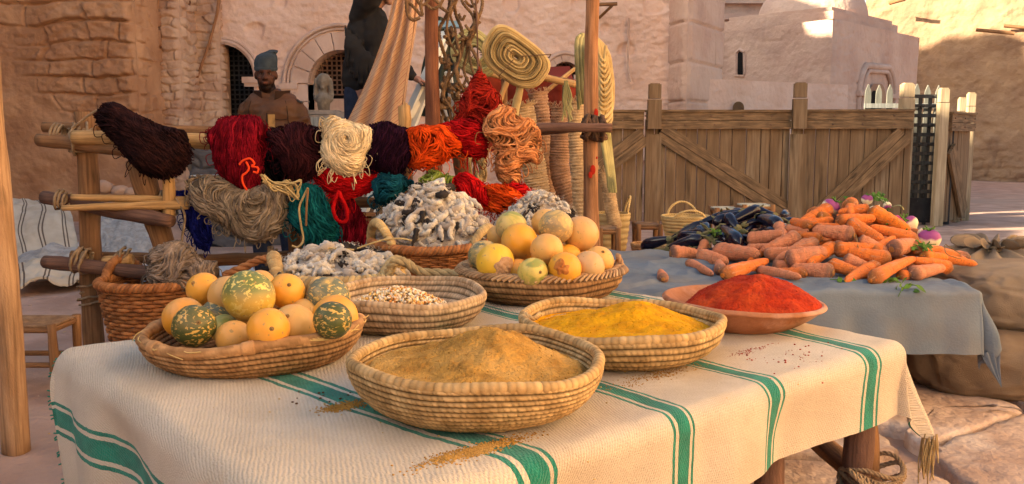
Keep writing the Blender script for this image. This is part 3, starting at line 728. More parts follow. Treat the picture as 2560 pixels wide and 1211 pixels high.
rlog('cross_rail',m_log,at(180,640,5.2),at(560,650,5.2),.032,.034,seed=21)
rlog('cross_rail',m_logpale,at(262,655,4.95),at(330,650,4.95),.032,.032,seed=22,seg=5)
rlog('cross_rail',m_log,at(500,652,5.15),at(760,640,5.2),.040,.036,seed=23)
rlog('peg',m_logpale,at(420,430,4.9),at(422,560,4.9),.034,.034,seed=24,seg=5)
rlog('peg',m_logpale,at(828,440,5.0),at(838,560,5.0),.036,.034,seed=25,seg=5)
rlog('peg',m_logpale,at(965,440,5.0),at(955,560,5.0),.030,.030,seed=26,seg=5)
rlog('peg',m_logpale,at(1013,266,5.2),at(1010,345,5.2),.036,.036,seed=27,seg=5)
rlog('upright',m_log,(at(740,345,5.2).x,5.2,-.02),at(735,560,5.2),.045,.04,seed=28)
rlog('upright',m_log,(at(860,345,5.15).x,5.15,-.02),at(843,430,5.1),.045,.04,seed=29)
rlog('slanted_upright',m_log,(at(1200,345,5.2).x,5.3,-.02),at(1150,380,5.15),.048,.045,seed=30)
rlog('upright',m_log,(at(1010,345,5.2).x,5.2,-.02),at(1012,345,5.2),.045,.036,seed=31)
def lobj(parent,m,*a,**k):
    mb=MB(); lash(a[0],a[1],a[2],a[3],a[4],mb,*a[5:],**k); return mb.obj('lashing',m,parent)
lobj(rack,m_rope,at(135,335,5.1),at(160,340,5.1),.055,3,.008); lobj(rack,m_rope,at(200,340,5.1),at(235,352,5.1),.065,3,.009); lobj(rack,m_rope,(x,RK,1.17),(x,RK,1.20),.066,4,.007)
lobj(rack,m_rope,at(176,345,5.04),at(236,345,5.04),.07,2,.008,1.5)
for (a_,b_,r_,n_) in (((140,497),(170,502),.045,3),((400,505),(430,512),.055,3),((415,520),(440,500),.05,2),((190,648),(220,655),.06,4),((290,655),(305,660),.055,4),((300,640),(320,650),.05,2),((672,640),(684,642),.045,3),((965,505),(990,508),.04,4)):
    lobj(rack,m_rope,at(*a_,4.98),at(*b_,4.98),r_,n_,.008,.8)
lobj(rack,m_rope,(x,RK,at(205,700,RK).z),(x,RK,at(205,760,RK).z),.062,4,.007,.6)
for q in ([(440,495),(462,540),(455,600),(462,650)],[(355,300),(262,270),(180,320)]): mb=MB(); mb.tube(curve([at(px,py,4.86) for px,py in q],16),.007,6); mb.obj('loose_cord',m_rope,rack)
# poles
def pole(name,label,m,a,b,ra,rb,seed): 
    mb=log(a,b,ra,rb,m,seg=26,n=20,seed=seed); t=thing(name,label,'pole',tuple(a)); mb.obj('shaft',m,t); return t
tp=pole('tent_pole','tall orange brown pole standing between the rolled mats and the gate',m_pole,(at(1486,345,5.0).x,5.0,-.02),at(1481,-60,5.0),.053,.035,41)
m_drope=mat('dark_rope',(.16,.085,.05),(.09,.05,.03),25,.95,.9,200,.004); mb=MB()
for k in range(5): lash(at(1463,318+k,4.95),at(1510,322,4.95),.052-.002*k,4,.010,mb,1.2,seed=k)
lash((at(1484,345,5.0).x,5.0,at(0,350,5).z),(at(1484,345,5.0).x,5.0,at(0,305,5).z),.056,4,.010,mb,.9)
mb.obj('lashing',m_drope,tp)
mb=MB()
for (px,py,sx,sz) in ((1490,285,.012,.03),(1482,425,.016,.028),(1476,438,.012,.02),(1492,395,.005,.008)):
    p=at(px,py,4.946); ball(mb,p,(sx,.004,sz),8)
mb.obj('paint_smudge',mat('red_dye',(.35,.02,.01),None,5,.9,0),tp)
tp2=pole('tent_pole','dark reddish pole beside the ladder holding up the knotted net',m_logred,(at(1080,345,5.7).x,5.7,-.02),at(1080,-60,5.7),.048,.047,43)
# knots of rope at its top
mb=MB()
for q in ([(1030,-30),(1045,5),(1060,12),(1078,-4),(1100,10)],[(1020,5),(1038,22),(1056,40),(1052,8),(1066,-20)],[(1062,8),(1080,22),(1100,14),(1110,-12)],[(1096,14),(1120,30),(1130,10),(1150,-10)]): knurl(mb,curve([at(*p_,5.58) for p_ in q],24),.011)
knurl(mb,curve([at(px,py,5.55) for px,py in [(1015,-10),(1018,30),(1030,50),(1050,45)]],20),.012)
tag(mb.obj('knotted_rope',m_net),'tangle of brown rope tied round the top of the reddish pole','rope')
# net hanging right of it
mb=MB(); Yn=5.75
for k in range(7):
    x0=(1112,1125,1137,1150,1172,1184,1190)[k]; pts=[]; 
    for i in range(11): pts.append(at(x0+13*math.sin(i*1.3+k)+rng.uniform(-7,7),-30+i*34,Yn+rng.uniform(-.05,.05)))
    knurl(mb,curve(pts,50),rng.uniform(.008,.013))
for k in range(26):
    a_=(rng.uniform(1105,1190),rng.uniform(-10,310)); b_=(min(1200,max(1100,a_[0]+rng.uniform(-50,50))),a_[1]+rng.uniform(-10,40))
    m_=((a_[0]+b_[0])/2,(a_[1]+b_[1])/2+14); knurl(mb,curve([at(*q,Yn+rng.uniform(-.06,.04)) for q in (a_,m_,b_)],12),.010)
for k in range(11):
    q=(rng.uniform(1112,1150),rng.uniform(60,300)); pts=[at(q[0]+rng.uniform(-16,16),q[1]+rng.uniform(-18,18),Yn+rng.uniform(-.05,.05)) for _ in range(5)]; knurl(mb,curve(pts+[pts[0]],24),.012)
tag(mb.obj('rope_net',m_net),'brown knotted rope net hanging beside the reddish pole','net')
mb=MB()
for k in range(14):
    x0=rng.uniform(1150,1222); pts=[at(x0+6*math.sin(i*1.1+k)+rng.uniform(-4,4),300+i*22,5.6+rng.uniform(-.04,.04)) for i in range(8)]; knurl(mb,curve(pts,30),rng.uniform(.008,.013))
tag(mb.obj('straw_rope_bundle',m_ropegold),'golden straw rope hanging in loops behind the red yarn','rope')
mb=MB(); mb.tube([at(1189,-20,5.6),at(1193,90,5.6),at(1195,176,5.6)],.006,5); CORD=mb
# ================================================================ STRIPED DRAPE
def stripehook(N,L,tc,mp,noise,ramp,mix,col,b):
    sx=N.new('ShaderNodeSeparateXYZ'); L.new(tc.outputs['UV'],sx.inputs[0])
    def mth(op,a,c=None):
        n=N.new('ShaderNodeMath'); n.operation=op
        for i,q in enumerate((a,c)):
            if q is None: continue
            if isinstance(q,(int,float)): n.inputs[i].default_value=q
            else: L.new(q,n.inputs[i])
        return n.outputs[0]
    nz=noise(30,2); v=mth('ADD',sx.outputs[1],mth('MULTIPLY',nz.outputs[0],.012)); f=mth('FRACT',mth('MULTIPLY',v,24.))
    a=mth('LESS_THAN',f,.16); c=mth('LESS_THAN',mth('ABSOLUTE',mth('SUBTRACT',f,.5)),.05)
    s=mth('MAXIMUM',a,mth('MULTIPLY',c,.6)); s=mth('MULTIPLY',s,.8)
    return mix(s,col,(.34,.12,.085))
m_drape=mat('striped_drape',(.58,.36,.21),(.50,.30,.17),6,.9,.3,180,.003,hook=stripehook)
Yd=7.3
def drape(left,right,n=46,m=60,amp=.03,fold=5,Y=Yd,mt=None,th=.012,seed=0,uvs=1.):
    Lc=curve([at(*p,Y) for p in left],m);Rc=curve([at(*p,Y) for p in right],m); k=min(len(Lc),len(Rc)); Lc=Lc[:k];Rc=Rc[:k]
    u=np.linspace(0,1,n)[:,None]; Lc=np.array([tuple(p) for p in Lc]);Rc=np.array([tuple(p) for p in Rc])
    G=Lc[None]*(1-u[...,None])+Rc[None]*u[...,None]; v=np.linspace(0,1,k)[None]
    w=amp*np.sin(u*fold*2*math.pi+seed+1.2*np.sin(v*3))*(.3+.7*np.sin(v*math.pi*.5+.2))+.03*fbm(u*3+0*v,v*4,0,3,seed)
    G[...,1]+=w; uv=np.stack([u*.6+0*v,v*uvs*1.3+u*.35],-1)
    mb=MB(); mb.grid(G,uv=uv); G2=G.copy();G2[...,1]+=th; mb.grid(G2,uv=uv,flip=True)
    for a,b in ((G[0],G2[0]),(G[-1],G2[-1]),(G[:,0],G2[:,0]),(G[:,-1],G2[:,-1])): mb.grid(np.stack([a,b],1))
    return mb
dr=thing('striped_drape','tan cloth with fine rust stripes pulled up into a tall slanting drape','cloth',at(950,320,Yd))
drape([(990,-40),(965,70),(915,200),(862,312),(845,350)],[(1040,-40),(1032,70),(1012,200),(990,340),(985,350)],amp=.035,fold=3).obj('front_cloth',m_drape,dr)
drape([(1020,-40),(1014,70),(995,200),(960,350)],[(1052,-40),(1040,70),(1020,200),(1002,350)],amp=.03,fold=1.5,Y=Yd+.12,seed=2).obj('back_fold',m_drape,dr)
# ================================================================ LADDER, RED CANOPY
ld_=thing('step_ladder','pale aluminium step ladder behind the reddish pole','ladder',(at(1095,345,8.6).x,8.6,0))
def bar(mb,a,b,w,t):
    a=Vector(tuple(a));b=Vector(tuple(b));d=b-a; q=d.to_track_quat('Z','Y'); mb.box((a+b)/2,(w,t,d.length),q)
def down(p,q,z=0.02):  # extend segment p->q to the ground
    t=(z-p.z)/(q.z-p.z); return p+(q-p)*t
for (a_,b_,nm) in (((1128,62,8.7),(1036,300,8.2),'rail'),((1112,80,8.5),(1000,330,8.1),'rail'),((1090,215,8.9),(1123,330,9.1),'rear_leg'),((1120,180,8.9),(1143,320,9.1),'rear_leg')):
    mb=MB(); p,q=at(*a_),at(*b_); bar(mb,p,down(p,q),.09 if nm=='rail' else .07,.03); mb.obj(nm,m_lad,ld_,smooth=False)
for k in range(3):
    t=.25+.3*k; p=at(1128,62,8.7).lerp(at(1036,300,8.2),t); q=at(1112,80,8.5).lerp(at(1000,330,8.1),t); mb=MB(); bar(mb,p,q,.03,.09); mb.obj('step',m_lad,ld_,smooth=False)
mb=MB(); p=at(1100,214,8.3); mb.box(p,(.34,.25,.05),Euler((0,.08,0))); mb.obj('tool_shelf',m_iron,ld_,smooth=False)
mb=MB(); p=at(1110,62,8.62); mb.box(p,(.30,.12,.06)); mb.obj('top_cap',mat('blue_plastic',(.20,.33,.45),None,3,.4,0),ld_,smooth=False)
# dark olive drape behind the ladder
tag(drape([(1095,40),(1070,110),(1052,180),(1050,290)],[(1125,50),(1150,130),(1145,220),(1140,300)],amp=.05,fold=3,Y=9.1,seed=6).obj('olive_cloth',m_darkcloth),'dark olive cloth hanging behind the ladder','cloth')
# red canopy
cn=thing('red_awning','small dark red canvas awning on a pale timber frame behind the rolled mats','awning',(at(1320,345,8.0).x,8.0,0))
drape([(1190,175),(1190,210),(1190,280),(1190,380)],[(1440,200),(1440,220),(1440,290),(1440,380)],amp=.06,fold=2.5,Y=8.2,seed=9).obj('canvas',m_redcloth,cn)
A_=[at(1190,170,8.2),at(1330,195,8.2),at(1435,168,8.9),at(1250,180,9.2)]
mb=MB(); 
Gc=[]
for i in range(20):
    u=i/19; a=A_[0].lerp(at(1440,200,8.2),u); b=at(1230,172,9.2).lerp(at(1425,166,8.9),u); Gc.append([tuple(a.lerp(b,j/9)+Vector((0,0,-.05*math.sin(j/9*math.pi)))) for j in range(10)])
mb.grid(np.array(Gc)); G2=np.array(Gc)+np.array([0,0,-.012]); mb.grid(G2,flip=True); mb.obj('canvas_roof',m_redcloth,cn)
for (a_,b_,r_) in (((1160,168,8.0),(1255,192,8.0),.030),((1325,188,7.95),(1440,210,7.95),.034),((1345,245,7.9),(1437,172,8.3),.022),((1245,270,8.0),(1270,195,8.0),.028),):
    mb=log(at(*a_),at(*b_),r_,r_*.9,m_logpale,n=8); mb.obj('frame_timber',m_logpale,cn)
for px in (1262,1415):
    mb=log((at(px,345,8.05).x,8.05,0),at(px,195,8.05),.03,.03,m_log,n=8); mb.obj('frame_post',m_log,cn)
# ================================================================ ROLLED MATS
def matroll(pts,r,Y,label,m,seed,top=True):
    P=curve([at(px,py,Y) for px,py in pts],26); k=len(P); r=wide(r,Y); rr=[r*(.93+.07*math.sin(i/k*3)) for i in range(k)]
    # finer rows
    Q=[];q=[]
    for i in range(k-1):
        for j in range(8):
            t=j/8; Q.append(P[i].lerp(P[i+1],t)); q.append(rr[i]*(1+.034*math.sin((i*8+j)*1.55)+rng.uniform(-.02,.02)))
    n=30; mb=MB(); cols=[]
    rs=np.random.RandomState(seed)
    for i in range(len(Q)):
        base=.85+.25*(math.sin(i*1.55)>0); cols.append([[base*(.85+.3*rs.rand())]*3 for _ in range(n)])
    mb.tube(Q,q,n,True,col=np.array(cols),wob=.06,seed=seed)
    t=thing('rolled_mat',label,'rolled mat',P[-1],'rolled straw mats standing behind the yarn rack')
    e=MB(); e.tube([Q[0]+Vector((0,0,.0)),Q[2]],[r*1.06,r*1.03],24,False,wob=.08); 
    for i in range(60):
        a=rng.uniform(0,6.28); p=Q[0]+Vector((math.cos(a)*r,math.sin(a)*r,0)); e.tube([p,p+Vector((rng.uniform(-.03,.03),rng.uniform(-.03,.03),rng.uniform(.01,.05)))],.003,3,False)
    for i in range(5):
        a=rng.uniform(0,6.28); j=rng.randint(4,len(Q)-4); p=Q[j]+Vector((math.cos(a)*r,-abs(math.sin(a))*r,0)); e.tube([p,p+Vector((rng.uniform(-.06,.06),-.02,rng.uniform(-.05,.05)))],.002,3,False)
    mb.v+=e.v; mb.f+=[np.where(f<0,f,f+mb.n) for f in e.f]; mb.uv+=e.uv; mb.c+=e.c; mb.mi+=e.mi; mb.n+=e.n; mb.obj('roll',m,t); return t
m_matA=mat('straw_mat_pale',(.55,.37,.20),(.40,.26,.14),14,.95,.8,90,.008,attr=True)
m_matB=mat('straw_mat_brown',(.42,.24,.14),(.31,.17,.10),14,.95,.8,90,.008,attr=True)
matroll([(1305,262),(1318,340),(1335,420),(1345,505),(1345,640)],31,6.9,'pale rolled mat, leftmost of the row, behind the peach yarn',m_matA,1)
matroll([(1345,232),(1355,330),(1365,430),(1368,510),(1368,640)],25,7.3,'tallest brown rolled mat, behind the leftmost pale one',m_matB,2)
matroll([(1400,268),(1400,350),(1400,430),(1425,520),(1440,640)],25,7.0,'smooth rusty brown rolled mat in the middle of the row',m_matB,3)
matroll([(1440,255),(1443,340),(1450,430),(1455,540),(1455,640)],23,6.7,'pale ribbed rolled mat nearest the tall pole',m_matA,4)
matroll([(1508,430),(1520,470),(1530,530),(1540,570)],17,6.6,'short slanting straw roll to the right of the tall pole',m_matA,5)
# ================================================================ PALM COILS
def coil(cpx,cpy,Y,wa,wb,ang,turns,label,m,depth=.09,hollow=.25,rad=.013,layers=3,tilt=0,sq=2.6,seed=0,name='palm_coil',skip=1):
    """flat spiral of plaited cord wound as rounded oblong loops"""
    c=at(cpx,cpy,Y); A=wide(wa,Y);B=wide(wb,Y); ca,sa=math.cos(R(ang)),math.sin(R(ang)); mb=MB(); rs=random.Random(seed)
    for l in range(layers):
        nt=turns
        for k in range(nt):
            f=hollow+(1-hollow)*k/(nt-1); f*=1+rs.uniform(-.02,.02); yo=rs.uniform(-.016,.016); pts=[];cols=[]
            for i in range(60):
                th=2*math.pi*i/60; e=2/sq
                x=A*f*abs(math.cos(th))**e*(1 if math.cos(th)>0 else -1); y=B*f*abs(math.sin(th))**e*(1 if math.sin(th)>0 else -1)
                y+=.08*B*math.sin(th*2+seed)*f
                X=x*ca-y*sa; Z=x*sa+y*ca
                pts.append(c+Vector((X,-depth*.5+depth*l/max(1,layers-1)+tilt*Z+yo-.02*(1-f),Z)))
            v=rs.uniform(.6,1.2); mb.tube(pts,rad*.9,7,closed=True,col=(v,v,v),wob=.15,seed=k)
    o=mb.obj('coiled_cord',m) if False else None
    t=thing(name,label,'coil',c); mb.obj('wound_cord',m,t)
    tie=MB()
    for a in (40,160,275):
        a=R(a+ang); p=[c+Vector((math.cos(a)*A*f,-depth*.75,math.sin(a)*B*f)) for f in (.15,.5,.8,1.0)]; q=[x+Vector((0,depth*1.5,0)) for x in p[::-1]]
        tie.tube(p+q,.004,5)
    tie.obj('tie_cord',m_net,t); return t
coil(1290,146,6.4,84,52,-34,15,'big golden coil of plaited palm cord leaning above the rolled mats',m_palm,.16,.10,.0100,4,tilt=-.35,seed=2,sq=2.9)
coil(1190,135,6.9,58,46,-38,8,'smaller green tinted palm coil half hidden behind the rope net',m_palmgreen,.12,.35,.013,3,tilt=-.2,seed=3)
gl=thing('palm_garland','long bunch of green gold palm cord hanging in drooping loops right of the tall pole','palm cord',at(1500,200,5.6))
mb=MB()
for k in range(7):
    v=rng.uniform(.6,1.2); o=k*3.4; mb.tube(curve([at(1492,96,5.5+.02*k),at(1499+o,130,5.5+.02*k),at(1507+o*1.15,190,5.5+.02*k),at(1510+o*1.1,255,5.52+.02*k),at(1506+o*.8,300+rng.uniform(-6,10),5.55)],26),.011,7,col=(v,v,v),wob=.2,seed=k)
for k in range(5):
    v=rng.uniform(.7,1.15); o=k*3; mb.tube(curve([at(1490,96,5.48),at(1488+o,150,5.46+.02*k),at(1490+o,230,5.46+.02*k),at(1494+o,312,5.5)],22),.012,7,col=(v,v,v),wob=.2,seed=k)
for k in range(13):
    y0=118+k*14; v=rng.uniform(.6,1.2); xr=1515+min(14,k*2.4); mb.tube(curve([at(1496,y0,5.44),at(1500,y0+22,5.42),at(1509,y0+34+rng.uniform(-4,4),5.41),at(xr-3,y0+20,5.43),at(xr,y0-2,5.47)],16),.010,7,col=(v,v,v),wob=.2,seed=k)
mb.obj('cord_loops',m_palm,gl)
gl=thing('palm_garland','flat green plaited palm strip draped down the left side of the tall pole','palm cord',at(1450,170,5.8))
mb=MB()
for k in range(6):
    v=rng.uniform(.6,1.15); x0=1441+k*4.2; mb.tube(curve([at(x0+4,84+abs(k-2.5)*3,5.75+.02*k),at(x0-1,110,5.74),at(x0,160,5.76),at(x0+3,215,5.8),at(x0+6+k,262+rng.uniform(-10,14),5.85)],24),.011,7,col=(v,v,v),wob=.25,seed=k)
mb.obj('cord_strands',m_palmgreen,gl)
mb=MB()
for k in range(9):
    pts=[at(1497+k*2.4+3*math.sin(k),300,5.6),at(1510+k*2.2,380,5.6+.01*k),at(1520+k*1.8,440,5.6),at(1522+k*2,470+k%3*6,5.6)]; v=rng.uniform(.6,1)
    mb.tube(curve(pts,16),.012,6,col=(v,v,v))
tag(mb.obj('palm_tail',m_palmgreen),'loose green palm strands hanging below the coil by the gate','palm strands')
mb=MB()
for k in range(10):
    pts=[at(1415+rng.uniform(-4,4),205+rng.uniform(-6,6),6.2),at(1418+rng.uniform(-14,14),245,6.2),at(1420+rng.uniform(-18,18),285+rng.uniform(-10,20),6.2)]; mb.tube(curve(pts,10),.008,5,col=(.7,.7,.7))
tag(mb.obj('frayed_fibre',m_palmgreen),'frayed grey green fibre knot where awning timber meets the coils','fibre')
# support stick under the big coil
tag(log(at(1285,290,6.5),at(1300,215,6.45),.03,.028,m_ropegold,n=10).obj('coil_prop',m_palm),'short straw wrapped prop under the big palm coil','prop')
# ================================================================ YARN
def yarnmat(name,c,c2=None,rough=.9): 
    return mat(name,c,c2 or tuple(x*.6 for x in c),20,rough,.6,220,.004,attr=True,spec=.04)
def inpoly(x,y,P):
    n=len(P);r=np.zeros(x.shape,bool);j=n-1
    for i in range(n):
        xi,yi=P[i];xj,yj=P[j]; c=((yi>y)!=(yj>y))&(x<(xj-xi)*(y-yi)/(yj-yi+1e-12)+xi); r^=c; j=i
    return r
def hank(name,label,poly,Y,th,m,strands=160,rad=.0045,base=90,curl=.8,freq=9.,slen=.35,droop=.0,seed=0,extra=None,body=.3,fuzz=0,group='dyed yarn hanks hung along the rack',cat='yarn',lump=.25,swirl=None):
    """bundle of yarn: padded core with strands laid over it following a flow"""
    rs=random.Random(seed); c=sum((at(px,py,Y) for px,py in poly),Vector())/len(poly); th=th*.75
    P2=[(at(px,py,Y).x-c.x,at(px,py,Y).z-c.z) for px,py in poly]
    ctr=np.array([0.,0.])
    Q=np.array([tuple(p)[:1]+(p[2],) for p in [Vector((a,0,b)) for a,b in P2]])
    cr=[Vector((q[0],0,q[1])) for q in Q]+[Vector((Q[0][0],0,Q[0][1]))]
    sm=curve(cr,len(cr)*5); ang=np.array([math.atan2(p.z,p.x) for p in sm]); rr=np.array([math.hypot(p.x,p.z) for p in sm])
    o=np.argsort(ang); ang=ang[o]; rr=rr[o]; ang=np.concatenate([ang-2*math.pi,ang,ang+2*math.pi]); rr=np.tile(rr,3)
    rr=rr*(1+.07*fbm(np.cos(ang)*2.2+seed,np.sin(ang)*2.2,0,3,seed+7)*1.6)
    def Rad(a): return np.interp(a,ang,rr)
    def front(x,z):
        q=np.hypot(x,z)/(Rad(np.arctan2(z,x))+1e-6); h=th*np.sqrt(np.clip(1-q**2.4,0,1)); 
        return h*(1+lump*2*fbm(x*freq*.8,z*freq*.8,seed,3,seed))
    A=np.linspace(0,2*math.pi,64,endpoint=False)[None]; q=np.concatenate([np.linspace(.02,.9,12),[.96,.985]])[:,None]
    x=q*np.cos(A)*Rad(A)*.97; z=q*np.sin(A)*Rad(A)*.97; f=front(x,z)*.86; mb=MB(); dk=body
    G=np.stack([c.x+x,c.y-f,c.z+z],-1); Gb=np.stack([c.x+x,c.y+f*.8,c.z+z],-1)
    GG=np.concatenate([G,Gb[::-1]],0); rid=dk+.0*GG[...,0]
    mb.grid(GG,closev=True,flip=True,col=np.stack([rid]*3,-1)); mb.poly(G[0],col=(dk,)*3)
    th0=th
    for s in range(int(strands*1.45)):
        for _ in range(30):
            a=rs.uniform(-math.pi,math.pi); qq=math.sqrt(rs.random())*1.0; x0=qq*math.cos(a)*float(Rad(a));z0=qq*math.sin(a)*float(Rad(a)); break
        rad0=rad*1.08; n=rs.randint(12,20); st=slen/n*rs.uniform(.6,1.3); px_,pz_=x0,z0; pts=[]; sg=rs.choice((-1,1)); ph=rs.uniform(0,6.28); off=rs.uniform(-.2,1)**2*rad*3.2
        for i in range(n):
            nv=float(vn(np.array([px_*freq]),np.array([pz_*freq]),seed,seed+1)[0])
            b=R(base) if swirl is None else math.atan2(pz_-swirl[1],px_-swirl[0])+math.pi/2
            a=b+curl*nv*2.2+.35*math.sin(i*1.1+ph)
            px_+=math.cos(a)*st*sg; pz_+=math.sin(a)*st*sg
            qn=math.hypot(px_,pz_)/float(Rad(math.atan2(pz_,px_)))
            if qn>1.0: 
                if rs.random()<.25+fuzz and qn<1.12: pz_-=st*.3
                else: px_/=qn;pz_/=qn
            fz=float(front(np.array([px_]),np.array([pz_]))[0])
            pts.append((c.x+px_,c.y-fz-off+.0,c.z+pz_))
        v=rs.uniform(.45,1.35); mb.tube(pts,rad0*rs.uniform(.7,1.2),5,False,col=(v,v,v))
    for s in range(34 if strands>100 else 8):   # stray loops
        a=rs.uniform(-math.pi,math.pi); x0=.93*math.cos(a)*float(Rad(a));z0=.93*math.sin(a)*float(Rad(a)); l=rs.uniform(.012,.06); k=rs.uniform(-.02,.02); p0=Vector((c.x+x0,c.y-rs.uniform(.2,.8)*th*.4,c.z+z0)); o=Vector((math.cos(a)*.5,-.2,math.sin(a)*.4)).normalized()*l*.8
        v=rs.uniform(.6,1.3); mb.tube(curve([p0,p0+o+Vector((0,0,-l*.3)),p0+o*.8+Vector((k,0,-l*1.2)),p0+Vector((k,0,-l*1.1))],10),rad*.55,4,False,col=(v,v,v))
    if extra: extra(mb)
    return tag(mb.obj(name,m),label,cat,group)
Y1=4.86
m_dkbrown=yarnmat('dark_brown_wool',(.030,.0105,.010),(.014,.006,.007)); m_crim=yarnmat('crimson_wool',(.22,.006,.014),(.11,.003,.008)); m_maroon=yarnmat('maroon_wool',(.045,.010,.012),(.022,.006,.008))
m_cream=yarnmat('cream_wool',(.80,.62,.38),(.66,.47,.26)); m_plum=yarnmat('plum_wool',(.026,.006,.016),(.012,.003,.009)); m_orange=yarnmat('orange_wool',(.72,.075,.010),(.50,.04,.006))
m_red=yarnmat('red_wool',(.46,.008,.010),(.27,.004,.006)); m_cone=yarnmat('brick_red_wool',(.36,.022,.012),(.20,.010,.007)); m_peach=yarnmat('peach_wool',(.60,.25,.10),(.42,.15,.055))
m_greyb=yarnmat('greige_wool',(.31,.23,.155),(.18,.13,.09)); m_teal=yarnmat('teal_wool',(.010,.125,.120),(.005,.06,.062)); m_scar=yarnmat('scarlet_wool',(.55,.008,.010),(.34,.004,.006))
m_dteal=yarnmat('dark_teal_wool',(.010,.085,.11),(.005,.04,.055)); m_blue=yarnmat('indigo_wool',(.018,.022,.19),(.008,.010,.09)); m_taupe=yarnmat('taupe_wool',(.33,.24,.175),(.19,.135,.10)); m_green=yarnmat('moss_wool',(.26,.30,.055),(.16,.19,.03))
m_black=yarnmat('black_wool',(.012,.009,.010),(.006,.005,.006))
def loose(pts,rad,m,name,label,Y,cat='yarn end',group=None):
    mb=MB(); mb.tube(curve([at(px,py,Y) for px,py in pts],40),rad,6); return tag(mb.obj(name,m),label,cat,group)
hank('yarn_hank','big dark brown hank slung over the left log ends',[(245,290),(270,262),(300,262),(345,290),(390,310),(425,320),(460,325),(475,355),(470,390),(445,420),(400,432),(350,425),(320,395),(290,350),(260,320)],4.80,.13,m_dkbrown,260,.0042,-40,.35,5,.45,seed=1)
def neon(mb): pass
hank('yarn_hank','crimson hank with a bright orange loose strand, left of centre on the top rail',[(515,335),(560,300),(610,295),(650,302),(668,325),(665,360),(652,400),(650,440),(635,475),(610,478),(585,460),(560,435),(540,410),(535,380),(527,355)],Y1,.10,m_crim,240,.004,88,.30,5,.5,seed=2)
mb=MB(); mb.tube(curve([at(px,py,4.74) for px,py in [(598,412),(607,402),(625,397),(636,410),(628,416),(645,420),(643,432),(633,430)]],30),.006,6); mb.tube(curve([at(px,py,4.735) for px,py in [(615,405),(622,420),(616,432),(606,440),(607,458),(617,476)]],24),.006,6)
tag(mb.obj('loose_strand',mat('neon_orange_wool',(.85,.06,.015),None,5,.8,0)),'bright orange strand looped over the crimson hank','yarn')
hank('yarn_hank','dark maroon hank between the crimson and the cream ones',[(672,330),(700,318),(750,312),(800,322),(812,345),(808,390),(790,430),(760,450),(730,445),(705,430),(700,400),(680,380)],Y1,.09,m_maroon,220,.004,80,.8,8,.3,seed=3)
hank('yarn_hank','nearly black yarn hanging in the gap under the maroon hank',[(655,378),(705,380),(720,420),(712,455),(680,462),(650,440)],5.02,.06,m_black,60,.004,80,.5,seed=33)
hank('yarn_hank','cream raw wool hank, the only pale one on the top rail',[(800,300),(832,289),(858,300),(900,312),(930,330),(934,360),(915,395),(895,425),(870,437),(840,425),(815,405),(805,370),(812,340)],4.82,.10,m_cream,260,.0042,90,.5,6,.4,seed=4,swirl=(.02,.03),body=.75,lump=.4)
hank('yarn_hank','dark plum hank between the cream and the orange ones',[(912,318),(950,310),(1000,318),(1022,330),(1030,370),(1027,410),(1000,442),(960,434),(925,420),(908,400),(920,360)],Y1,.09,m_plum,220,.004,85,.5,7,.35,seed=5)
hank('yarn_hank','bright orange hank in the middle of the top rail',[(1018,325),(1060,314),(1110,318),(1150,340),(1155,380),(1130,395),(1100,405),(1060,422),(1035,420),(1020,370)],Y1,.09,m_orange,260,.0042,95,.9,9,.3,seed=6,fuzz=.1)
hank('yarn_hank','deep red hank between the orange one and the brick red cone',[(1100,318),(1150,303),(1190,300),(1212,330),(1216,385),(1190,397),(1160,385),(1145,360)],4.90,.09,m_red,200,.004,-55,.6,6,.3,seed=7)
CN_=hank('yarn_cone','tall cone of tangled brick red yarn rising above the rail',[(1196,172),(1215,200),(1240,240),(1253,275),(1235,298),(1205,320),(1165,314),(1138,300),(1150,262),(1165,230),(1182,198)],5.05,.10,m_cone,330,.0048,70,1.3,12,.22,seed=8)
CORD.obj('hanging_cord',m_logdark,CN_)
hank('yarn_hank','curly peach coloured hank at the right end of the yarn row',[(1208,320),(1235,280),(1270,275),(1320,298),(1342,340),(1340,400),(1318,400),(1300,420),(1302,452),(1270,458),(1245,442),(1240,400),(1235,360),(1205,340)],4.84,.09,m_peach,320,.0052,90,1.2,11,.26,seed=9,fuzz=.15)
hank('yarn_hank','large greige hank hanging in a wide loop from the middle rail',[(480,455),(520,438),(560,445),(620,472),(680,458),(716,470),(723,520),(716,570),(680,597),(640,607),(600,592),(560,562),(508,537),(485,500)],4.86,.11,m_greyb,420,.0050,0,.9,8,.30,seed=10,swirl=(.1,.08),body=.45)
hank('yarn_hank','teal hank hanging beside the greige one',[(740,470),(780,463),(810,480),(828,520),(838,570),(834,620),(800,624),(770,615),(765,592),(735,570),(720,540),(733,500)],4.86,.09,m_teal,260,.0048,88,.55,9,.3,seed=11,fuzz=.1)
hank('yarn_hank','scarlet yarn tangled round the two pegs under the cream hank',[(790,418),(830,424),(880,432),(930,420),(957,440),(935,472),(900,492),(850,500),(815,472),(788,442)],4.88,.07,m_scar,220,.0042,20,.8,9,.25,seed=12)
hank('yarn_hank','long scarlet skein falling to the bench behind the fleece',[(842,488),(872,495),(900,530),(920,580),(928,640),(850,640),(838,580),(830,530)],4.92,.07,m_crim,180,.0042,92,.3,6,.4,seed=13)
mb=MB(); mb.tube(curve([at(px,py,4.76) for px,py in [(848,478),(838,500),(833,525),(842,548),(858,556),(868,545),(866,520),(855,498),(848,480)]],40),.011,7,wob=.2)
tag(mb.obj('yarn_loop',m_scar),'scarlet loop dangling in front of the skein','yarn')
hank('yarn_hank','small dark teal hank beside the fleece basket handle',[(932,455),(965,436),(1000,440),(1035,456),(1005,482),(985,503),(955,508),(935,492)],4.80,.07,m_dteal,160,.0048,60,.9,10,.2,seed=14)
